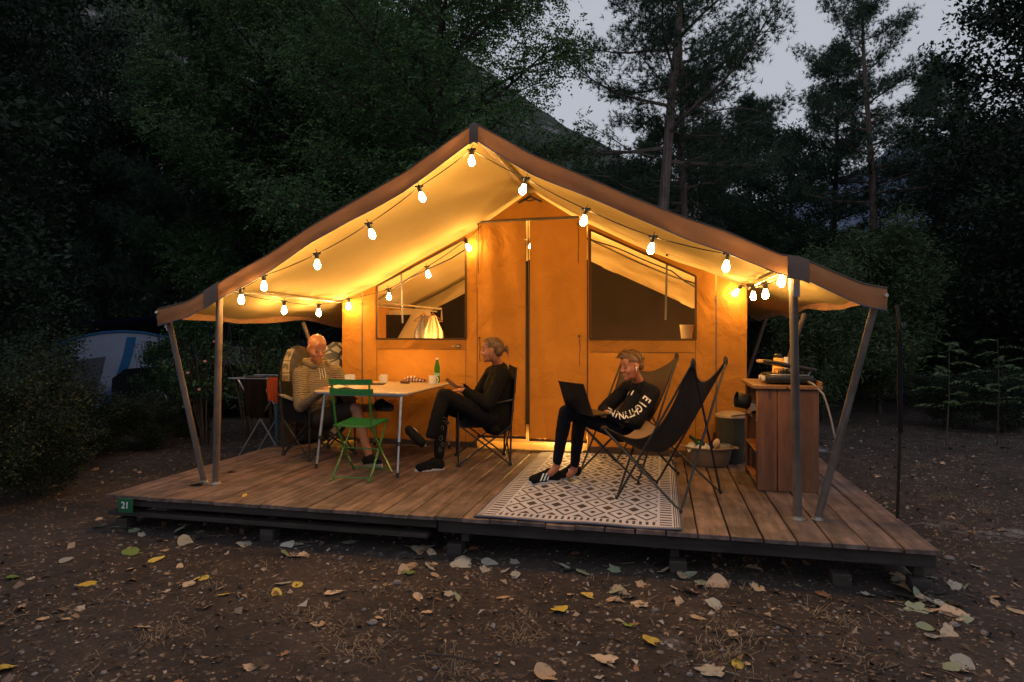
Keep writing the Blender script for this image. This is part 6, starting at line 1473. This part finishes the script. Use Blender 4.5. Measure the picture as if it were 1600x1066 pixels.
# ------------------------------------------------------------------ campers' tents and cars among the trees on the left
def tunnel(base, rz, W_t, L_t, H_t, label, bands, name='camping_tent'):
    e = empty(name, base, rz, label, 'tent')
    def arch(a, y): return V(-math.cos(a) * W_t / 2, y, math.sin(a) ** .8 * H_t)
    for (a0, a1, y0, y1, mt, nm) in bands:
        mb = MB(); mb.grid(lambda u, w: arch(a0 + (a1 - a0) * u, y0 + (y1 - y0) * w) * 1 + V(0, 0, -.05 * math.sin(math.pi * w) * (nm == 'flysheet')) , 16, 6); mb.build(nm, M[mt], e, True, 60)
    mb = MB(); n = 16; vs = [arch(math.pi * k / n, -L_t / 2) for k in range(n + 1)] ; mb.add(vs, [tuple(range(n + 1))]); mb.build('front_panel', M['white_tent'], e)
    mb = MB(); mb.add([v + V(0, -.02, 0) for v in (V(-W_t * .44, -L_t / 2, 0), V(-W_t * .14, -L_t / 2, 0), V(-W_t * .08, -L_t / 2, H_t * .70), V(-W_t * .33, -L_t / 2, H_t * .62))], [(0, 1, 2, 3)]); mb.build('doorway', M['grey_tent'], e)
    mb = MB(); mb.grid(lambda u, w: (-W_t * (.12 - .10 * math.sin(w * 1.5)) + u * W_t * .045 + W_t * .04 * w, -L_t / 2 - .03, H_t * .93 * w), 2, 10); mb.build('stripe', M['blue_trim'], e)
    mb = MB(); mb.add([V(W_t * .06, -L_t / 2 - .035, 0), V(W_t * .47, -L_t / 2 - .035, 0), V(W_t * .40, -L_t / 2 - .035, H_t * .5)], [(0, 1, 2)]); mb.build('lower_panel', M['navy_tent'], e)
    mb = MB(); mb.tube([arch(math.pi * k / n, -L_t / 2 - .015) for k in range(n + 1)], .022, 6); mb.build('arch_trim', M['blue_trim'], e); return e
p = at(205, 521, d=14.5)
PI = math.pi
tn = tunnel((p.x, p.y, GZ - .02), R(40), 3.5, 4.4, 1.62, 'white and blue tunnel tent standing among the bushes on the left', [(0, PI, -2.1, -1.2, 'white_tent', 'flysheet'), (0, PI, -1.2, -1.0, 'blue_trim', 'strip'), (0, PI, -1.0, 2.1, 'navy_tent', 'flysheet')])
p = at(262, 521, d=12.6)
e = empty('awning_wing', (p.x, p.y, GZ), 0, 'dark navy tent wing pitched in front of the white tunnel tent', 'tent')
q = [at(u, v, d=d_) - V(p.x, p.y, GZ) for u, v, d_ in ((160, 618, 12.0), (330, 615, 12.4), (292, 528, 13.0), (236, 556, 13.4))]
mb = MB(); mb.grid(lambda u, w: q[0].lerp(q[1], u).lerp(q[3].lerp(q[2], u), w) + V(0, 0, -.12 * math.sin(PI * u) * math.sin(PI * w)) + V(0, noise.noise(V(u * 6, w * 3, 1)) * .04, 0), 20, 14); mb.build('sheet', M['navy_tent'], e)
mb = MB(); mb.tube([q[2], q[2] + V(.15, -.4, -.95)], .008, 5); mb.build('guy_line', M['white'], e)
mb = MB(); mb.tube([q[2] - V(0, 0, 0), V(q[2].x, q[2].y, 0)], .012, 6); mb.build('tent_pole', M['alu'], e)
p = at(190, 521, d=17)
e = empty('tarpaulin', (p.x, p.y, GZ), R(10), 'grey flat awning roof stretched above the white tunnel tent', 'awning'); mb = MB(); mb.grid(lambda u, w: ((u - .45) * 7.2, (w - .5) * 3, 1.93 - .10 * math.sin(u * 5) - .35 * w), 20, 6); mb.build('sheet', M['grey_tent'], e)
for x in (-3.2, -.5, 3.8): mb = MB(); mb.tube([(x, -1.5, 0), (x, -1.5, 1.95)], .02, 6); mb.build('tent_pole', M['black_metal'], e)
p = at(325, 521, d=16)
e = empty('dome_tent', (p.x, p.y, GZ), R(0), 'dark blue dome tent partly hidden behind the left porch poles', 'tent')
mb = MB(); mb.grid(lambda u, w: (1.6 * math.cos(PI * 2 * u) * math.cos(w * PI / 2) * (1 - .0 * w), 1.3 * math.sin(PI * 2 * u) * math.cos(w * PI / 2), 1.95 * math.sin(w * PI / 2) ** .9), 24, 10); mb.build('flysheet', M['navy_tent'], e)
mb = MB(); mb.tube([(1.62 * math.cos(PI * k / 14), .0, 1.97 * math.sin(PI * k / 14) ** .9) for k in range(15)], .02, 5); mb.build('tent_pole', M['blue_trim'], e)
def car(p, rz, label, body, name='parked_car', h=1.45, L=4.3, boxy=0, z0=GZ):
    e = empty(name, (p.x, p.y, z0), rz, label, 'car' if not boxy else 'van', None); w = .88
    pr = [(-L / 2, .35), (-L / 2 + .02, .75), (-L / 2 + .25, .92), (-L * .18, 1.0), (-L * .04 - .1, h - .05), (L * .12, h), (L * .36, h - .06), (L / 2 - .12, .95), (L / 2, .80), (L / 2, .35)] if not boxy else \
         [(-L / 2, .35), (-L / 2, .85), (-L / 2 + .25, 1.05), (-L / 2 + .75, h - .1), (-L / 2 + .95, h), (L / 2 - .06, h), (L / 2, h - .1), (L / 2, .35)]
    mb = MB(); n = len(pr); rows = []
    for y, kk in ((-w, .93), (-w * 1.0, 1.0), (-w * .82, 1.035), (0, 1.05), (w * .82, 1.035), (w, 1.0), (w, .93)):
        yy = y; rows.append([(x * (.985 if kk < 1 else 1), yy * (1 if z < .95 else .86), .3 + (z - .3) * (kk if z > .95 else 1)) for x, z in pr])
    vs = [p_ for r_ in rows for p_ in r_]; fs = [(i * n + k, (i + 1) * n + k, (i + 1) * n + k + 1, i * n + k + 1) for i in range(len(rows) - 1) for k in range(n - 1)] + [tuple(range(n)), tuple(reversed(range(len(vs) - n, len(vs))))]
    mb.add(vs, fs); mb.build('body', body, e, True, 35)
    for s in (-1, 1):
        for x0, x1 in ((-L * .10, L * .10), (L * .12, L * .31)) if not boxy else ((-L / 2 + .85, -L / 2 + 1.6), (-L / 2 + 1.75, L / 2 - .2)):
            mb = MB(); yb, yt = s * (w + .006), s * (w * .86 + .012); mb.add([(x0 - .06, yb * .985, 1.0 if not boxy else 1.15), (x1, yb * .985 if not boxy else yt, 1.0 if not boxy else 1.15), (x1 - .04, yt, h - .10), (x0 + .14, yt, h - .10)], [(0, 1, 2, 3)]); mb.build('window', M['car_glass'], e, False)
        for x in (-L * .31, L * .30):
            mb = MB(); mb.lathe([(.20, -.10), (.31, -.10), (.33, -.07), (.33, .07), (.31, .10), (.20, .10)], (x, s * (w - .06), .33), 22, Matrix.Rotation(R(90), 3, 'X')); wh = mb.build('tyre', M['rubber'], e)
            for k in range(7):
                a = 2 * PI * k / 7; mb = MB(); mb.bar((x, s * (w + .045), .33), (x + .20 * math.cos(a), s * (w + .045), .33 + .20 * math.sin(a)), .04, .02, (0, 1, 0)); mb.build('spoke', M['rim'], wh)
            mb = MB(); mb.tube([(x + .205 * math.cos(2 * PI * k / 20), s * (w + .045), .33 + .205 * math.sin(2 * PI * k / 20)) for k in range(21)], .016, 6); mb.build('rim', M['rim'], wh)
        mb = MB(); mb.box((-L / 2 + .06, s * .62, .70), (.06, .16, .07), bev=.02); mb.build('headlight', M['clear_glass'], e)
    return e
M['car_glass'] = mat_simple('car_glass', (.02, .025, .03), .08, .1); M['rim'] = mat_simple('rim', (.55, .56, .6), .3, .1, metal=.8)
car(at(392, 521, d=12.4), R(14), 'dark parked car with light alloy wheels behind the left porch poles', mat_simple('car_dark', (.018, .02, .026), .25, .1, metal=.3), h=1.42)
car(at(470, 521, d=18), R(20), 'pale van parked among the bushes behind the bald man', mat_simple('van_pale', (.40, .44, .55), .4, .1), 'parked_van', 2.1, 4.9, 1)
# ------------------------------------------------------------------ leaf litter, twigs, stones, dry grass
g = np.random.default_rng(99)
def leaf_col(name, stops):
    t = NT(name); a = t.n('Attribute', attribute_name='rnd'); c = t.coord('Object')
    col = t.ramp(a.outputs['Fac'], stops, 'LINEAR'); col = t.mix(.5, col, t.ramp(t.noise(c, 45, 4, .7), [(.3, .45), (.6, 1.1)]), 'MULTIPLY')
    t.set(Base_Color=col, Roughness=.8); return t.mat
M['litter'] = leaf_col('litter', [(0, (.03, .02, .016)), (.4, (.085, .048, .034)), (.65, (.19, .12, .08)), (.88, (.36, .26, .18)), (1, (.46, .42, .38))])
def litter_pts(n):
    """denser towards the deck edge and in drifts"""
    out = []
    while len(out) < n:
        d = 2.3 + 10 * g.random() ** 1.7; l = (g.random() * 2 - 1) * d * .95; x = -sA * d + cA * l; y = cA * d + sA * l
        if g.random() < .22: x = 1.7 + 5 * g.random(); y = 4.2 + 8 * g.random()
        if DX0 - .02 < x < DX1 + .02 and y > DY0 + .9: continue
        k = noise.noise(V(x * .9, y * .9, 4)) * .5 + .5; k *= .55 + .45 * (noise.noise(V(x * 3, y * 3, 8)) + .5)
        if DX0 < x < DX1 and 3.2 < y < 4.1: k *= 1.7
        if g.random() < k * 1.3: out.append((x, y, gz(x, y)))
    return np.array(out)
def flakes(n, smin, smax, lift):
    P = litter_pts(n); s = g.uniform(smin, smax, n) * (g.random(n) ** .8 + .25); az = g.uniform(0, 2 * np.pi, n); tilt = g.normal(size=n) * .35
    D = np.stack([np.cos(az) * np.cos(tilt), np.sin(az) * np.cos(tilt), np.sin(tilt)], 1); S_ = norm(np.cross(D, np.array([0, 0, 1.0]) + g.normal(size=(n, 3)) * .35)); N_ = np.cross(S_, D); s = s[:, None]
    P = P + np.array([0, 0, 1]) * (lift + np.abs(np.sin(tilt))[:, None] * s * .3); asp = g.uniform(.3, .95, (n, 1)); cu = g.uniform(-.25, .45, (n, 1))
    J_ = lambda: g.uniform(.75, 1.2, (n, 1))
    return np.stack([P - D * s * .5, P - D * s * .12 * J_() + S_ * s * asp * .5 * J_() + N_ * s * cu, P + D * s * .5 * J_() , P + D * s * .05 * J_() - S_ * s * asp * .5 * J_() + N_ * s * cu * .6], 1)
for nm, n, a, b in (('leaf_litter', 15000, .008, .030), ('leaf_litter', 3800, .025, .060)):
    q = flakes(n, a, b, .004); me = poly_mesh(nm, q, 4, g.random(len(q)) ** 1.25, M['litter']); tag(link(nm, me), kind='stuff')
# twigs
mb = MB(); rr = random.Random(4)
for x, y, z in litter_pts(520):
    a = rr.uniform(0, 6.28); L = rr.uniform(.03, .16); r_ = rr.uniform(.0012, .004); d = V(math.cos(a), math.sin(a), rr.uniform(-.05, .15)); p = V(x, y, z + .006); mb.tube([p, p + d * L * .5 + V(0, 0, rr.uniform(0, .006)), p + d * L + V(rr.uniform(-.02, .02), rr.uniform(-.02, .02), 0)], [r_, r_, r_ * .6], 4)
tag(mb.build('twigs', mat_simple('twig', (.14, .09, .065), .85, .4)), kind='stuff')
mb = MB()
for x, y, z in litter_pts(900):
    s_ = rr.uniform(.004, .018) * (1 if rr.random() < .93 else 2.0); mb.ell((x, y, z + s_ * .25), (s_, s_ * rr.uniform(.6, 1), s_ * rr.uniform(.4, .7)), Matrix.Rotation(rr.uniform(0, 3), 3, 'Z'), 6, 4)
tag(mb.build('pebbles', mat_simple('pebble', (.17, .15, .15), .8, .4, 3)), kind='stuff')
mb = MB()
def tuft(x, y, n, h, spread):
    for _ in range(n):
        a = rr.uniform(0, 6.28); b = V(x + rr.gauss(0, spread), y + rr.gauss(0, spread), gz(x, y)); d = V(math.cos(a), math.sin(a), rr.uniform(.15, 1.0)); p1 = b + d * h * rr.uniform(.4, 1); p2 = p1 + V(d.x, d.y, -.3) * h * .6; s_ = V(-d.y, d.x, 0) * .0016
        mb.add([b - s_, b + s_, p1 + s_, p1 - s_, p2], [(0, 1, 2, 3), (3, 2, 4)])
for u, v in ((560, 1010), (700, 1035), (1130, 1030), (1150, 1000), (480, 960), (1300, 965), (820, 990), (260, 990), (1480, 780), (1540, 800), (1440, 730), (1500, 720)):
    p = at(u, v, z=GZ); tuft(p.x, p.y, 60, .06, .07)
for k in range(170): x, y, z = litter_pts(1)[0]; tuft(x, y, 12, .045, .05)
tag(mb.build('dry_grass', mat_simple('dry_grass', (.22, .16, .10), .9, .3, 4)), kind='stuff')
# under-deck drift of pale leaves and fallen leaves one can tell apart
def leaf_shape(kind, rnd):
    pts = []
    if kind == 'oval': f = lambda a: (.5 * math.cos(a), .27 * math.sin(a) * (1 - .25 * math.cos(a)))
    elif kind == 'heart': f = lambda a: (.5 * math.cos(a) - .06, .42 * math.sin(a) * (1 - .45 * math.cos(a)) * (1 if abs(a) < 2.6 or abs(a) > 3.6 else .8))
    elif kind == 'lobed':
        def f(a):
            r_ = .30 + .17 * abs(math.cos(2.5 * a)) + .03 * math.sin(9 * a); return (r_ * math.cos(a), r_ * math.sin(a) * .92)
    else:
        def f(a):
            r_ = .40 + .06 * math.sin(3 * a + rnd) + .05 * math.sin(7 * a + 2 * rnd); return (r_ * math.cos(a) * 1.15, r_ * math.sin(a) * .7)
    n = 22; return [f(2 * math.pi * k / n) for k in range(n)]
def leaf_mesh(kind, seed, mat):
    r = random.Random(seed); o = leaf_shape(kind, seed); n = len(o); c1, c2, tw = r.uniform(-.5, 1.1), r.uniform(-.3, .9), r.uniform(-.5, .5)
    def z(x, y): return .25 * c1 * y * y * 2 + .22 * c2 * x * x + tw * x * y * .6 + .06 * abs(y) + .02 * math.sin(12 * x + seed) * abs(y) * 3
    vs = [(0, 0, 0)] + [(x * .5, y * .5, z(x * .5, y * .5)) for x, y in o] + [(x, y, z(x, y)) for x, y in o]
    fs = [(0, 1 + k, 1 + (k + 1) % n) for k in range(n)] + [(1 + k, 1 + n + k, 1 + n + (k + 1) % n, 1 + (k + 1) % n) for k in range(n)]
    m_ = min(v[2] for v in vs); mb = MB(); mb.add([(x, y, q - m_) for x, y, q in vs], fs); mb.tube([(-.42, 0, z(-.42, 0) - m_ + .005), (-.6, .02, .02), (-.8, .07 * tw, .01)], [.012, .010, .008], 4)
    me = mb.mesh('leaf', True, 180); me.materials.append(mat); return me
def lm(nm, a, b, spots=(.10, .05, .03)):
    t = NT(nm); c = t.coord('Object', jitter=True); col = t.mix(t.rnd(), a, b); v = t.n('TexWave'); v.inputs['Scale'].default_value = 6; v.inputs['Distortion'].default_value = 2; t.l(c, v.inputs[0])
    col = t.mix(t.ramp(t.noise(c, 3.2, 5, .7), [(.52, 0), (.66, .85)]), col, spots); col = t.mix(.25, col, t.ramp(v.outputs['Fac'], [(.3, .6), (.7, 1.1)]), 'MULTIPLY')
    t.set(Base_Color=col, Roughness=.62, Normal=t.bump(v.outputs['Fac'], .2, .01)); return t.mat
LM = {'tan': lm('leaf_tan', (.42, .27, .16), (.55, .40, .27)), 'yellow': lm('leaf_yellow', (.50, .34, .035), (.58, .42, .08), (.3, .17, .03)), 'green': lm('leaf_fallen_green', (.10, .17, .03), (.18, .24, .05), (.06, .09, .02)),
      'pale': lm('leaf_pale', (.28, .26, .22), (.42, .38, .31), (.2, .17, .13)), 'brown': lm('leaf_brown', (.22, .10, .05), (.34, .16, .08)), 'palegreen': lm('leaf_palegreen', (.20, .24, .15), (.29, .32, .22), (.2, .2, .12))}
LMESH = {}
def fallen(x, y, z, size, kind, mt, label, seed, group, tilt=.25):
    key = (kind, seed % 5, mt)
    if key not in LMESH: LMESH[key] = leaf_mesh(kind, seed % 5 + 1, LM[mt])
    o = bpy.data.objects.new('fallen_leaf', LMESH[key]); COL.objects.link(o); r = random.Random(seed * 13 + 5)
    o.location = (x, y, z); o.scale = (size, size, size * r.uniform(.7, 1.3)); o.rotation_euler = (r.uniform(-tilt, tilt), r.uniform(-tilt, tilt), r.uniform(0, 6.28)); tag(o, label, 'leaf', group); return o
SPOT = [(207, 868, 'heart', 'green', .15, 'broad green leaf lying near the left end below the number plate'), (245, 876, 'oval', 'yellow', .14, 'long tan yellow leaf beside the broad green leaf'), (136, 915, 'oval', 'yellow', .13, 'yellow oval leaf alone on the dirt at the left'),
        (642, 893, 'heart', 'green', .12, 'squarish green leaf on the dirt below the middle of the deck'), (918, 931, 'heart', 'yellow', .12, 'round bright yellow leaf below the rug'), (877, 952, 'heart', 'yellow', .13, 'olive yellow leaf lying left of the round yellow leaf'),
        (1015, 1002, 'heart', 'yellow', .13, 'yellow leaf with torn point in the front middle'), (1153, 1038, 'oval', 'yellow', .12, 'oval yellow leaf near the bottom, right of centre'), (1000, 945, 'lobed', 'tan', .15, 'lobed pale tan leaf right of the bright yellow leaf'),
        (945, 1032, 'tatter', 'tan', .17, 'large curled tan leaf near the bottom edge, left of the oval yellow one'), (1110, 1050, 'lobed', 'pale', .19, 'large pale lobed leaf at the bottom edge right of centre'), (858, 1056, 'heart', 'tan', .16, 'light tan leaf cut by the bottom edge'),
        (497, 971, 'tatter', 'tan', .14, 'rectangular torn tan leaf in the left foreground'), (432, 925, 'oval', 'yellow', .13, 'yellow oval leaf left of the standing tan leaf'), (519, 924, 'tatter', 'tan', .14, 'tan leaf standing on its edge below the green chair'),
        (443, 909, 'oval', 'pale', .13, 'pale narrow leaf leaning beside the small yellow one'), (463, 912, 'heart', 'yellow', .09, 'small yellow leaf beside the pale narrow leaf'), (350, 930, 'oval', 'yellow', .09, 'small ochre leaf left of the yellow oval leaf'),
        (292, 915, 'tatter', 'tan', .14, 'torn tan leaf in the left drift of leaves'), (315, 905, 'oval', 'yellow', .12, 'ochre oval leaf lying over the left drift'), (1505, 965, 'lobed', 'pale', .14, 'pale leaf alone at the right foreground'),
        (1455, 998, 'oval', 'pale', .14, 'pale curled leaf low at the right, right of two others'), (1508, 1040, 'heart', 'pale', .13, 'grey pale leaf near the bottom right'), (1480, 1045, 'heart', 'palegreen', .12, 'pale green leaf beside the grey pale leaf at bottom right'),
        (1445, 980, 'heart', 'palegreen', .12, 'greenish grey leaf above the pale curled one at the right'), (1450, 955, 'oval', 'tan', .15, 'long tan leaf at the right foreground'), (1555, 935, 'oval', 'tan', .12, 'tan leaf near the right edge'), (1590, 955, 'oval', 'tan', .13, 'tan leaf at the extreme right edge'),
        (960, 892, 'lobed', 'palegreen', .13, 'pale green lobed leaf close under the deck edge below the rug'), (1525, 886, 'tatter', 'pale', .13, 'flat grey leaf beyond the right deck corner'), (1360, 890, 'oval', 'palegreen', .14, 'pale leaf lying by the right deck corner'), (1455, 905, 'oval', 'pale', .14, 'long pale leaf right of the deck corner'),
        (990, 975, 'oval', 'brown', .08, 'orange brown leaf above the torn yellow leaf'), (1285, 930, 'oval', 'brown', .14, 'red brown leaf on the bare dirt right of centre'), (980, 976, 'oval', 'green', .08, 'small olive leaf in the middle foreground'), (20, 905, 'oval', 'green', .15, 'dull green leaf at the left edge'),
        (8, 1048, 'heart', 'yellow', .14, 'ochre leaf at the bottom left corner'), (668, 952, 'tatter', 'tan', .10, 'small folded tan leaf in the middle foreground'), (786, 932, 'oval', 'tan', .10, 'tan leaf below the left end of the rug'), (700, 925, 'lobed', 'pale', .11, 'pale lobed leaf standing left of the tan one'), (1145, 995, 'oval', 'tan', .12, 'tan curled leaf above the dry grass tuft'), (956, 938, 'tatter', 'tan', .11, 'tan leaf standing between bright yellow and lobed leaf'), (1090, 968, 'oval', 'tan', .10, 'buff leaf right of the middle foreground')]
for k, (u, v, kd, mt, s_, lb) in enumerate(SPOT):
    p = at(u, v, z=GZ); fallen(p.x, p.y, gz(p.x, p.y) + .006, s_ * .82, kd, mt, lb, k, None)
# on the deck
for k, (u, v, mt, s_, lb) in enumerate(((308, 758, 'palegreen', .17, 'pale green leaf on the deck at the foot of the left porch poles'), (362, 738, 'tan', .09, 'small tan leaf on the deck right of the left porch pole'), (382, 775, 'yellow', .06, 'tiny yellow leaf on the deck boards at the left'))):
    p = at(u, v, z=0); fallen(p.x, p.y, .004, s_, 'oval', mt, lb, 50 + k, None)
GN = {'tan': 'dry tan leaf lying on the dirt in front of the deck', 'pale': 'pale grey leaf in the drift against the deck', 'brown': 'brown shrivelled leaf lying on the dirt', 'palegreen': 'pale green leaf in the drift against the deck'}
n = 0; rr = random.Random(77)
while n < 85:                                            # the drift along the deck edge
    x = rr.uniform(DX0 - .1, DX1 + .4); y = DY0 + rr.gauss(-.05, .22)
    if rr.random() > .25 + .9 * max(0, noise.noise(V(x * 1.6, 2, 5)) + .25): continue
    mt = rr.choice(['pale', 'pale', 'palegreen', 'tan']); fallen(x, y, gz(x, y) + .006, rr.uniform(.08, .15), rr.choice(['oval', 'lobed', 'tatter', 'heart']), mt, GN[mt] if mt != 'tan' else 'dry tan leaf in the drift against the deck', 100 + n, 'leaves drifted against the deck: ' + mt, .6); n += 1
n = 0
while n < 130:
    x, y, z = litter_pts(1)[0]
    if y > 9: continue
    mt = rr.choice(['tan', 'tan', 'tan', 'brown']); fallen(x, y, z + .004, rr.uniform(.045, .10), rr.choice(['oval', 'lobed', 'tatter', 'tatter']), mt, GN[mt], 300 + n, 'leaves scattered over the dirt: ' + mt, .35); n += 1
# fallen stick heap in the foreground
for k, (u, v, a, L) in enumerate(((1140, 1000, .2, .5), (655, 1018, -.1, .35), (1235, 985, 2.6, .4))):
    p = at(u, v, z=GZ); d = V(math.cos(a), math.sin(a), .02); mb = MB(); mb.tube([(0, 0, .01), d * L * .4 + V(0, 0, .02), d * L + V(.02, .01, .008)], [.007, .006, .003], 6); o = mb.build('stick', M['bark_dark']); o.location = (p.x, p.y, gz(p.x, p.y)); tag(o, ('thin dark stick beside the dry grass tuft right of centre', 'short dark stick in the left middle foreground', 'thin grey stick lying below the right half of the deck')[k], 'stick')
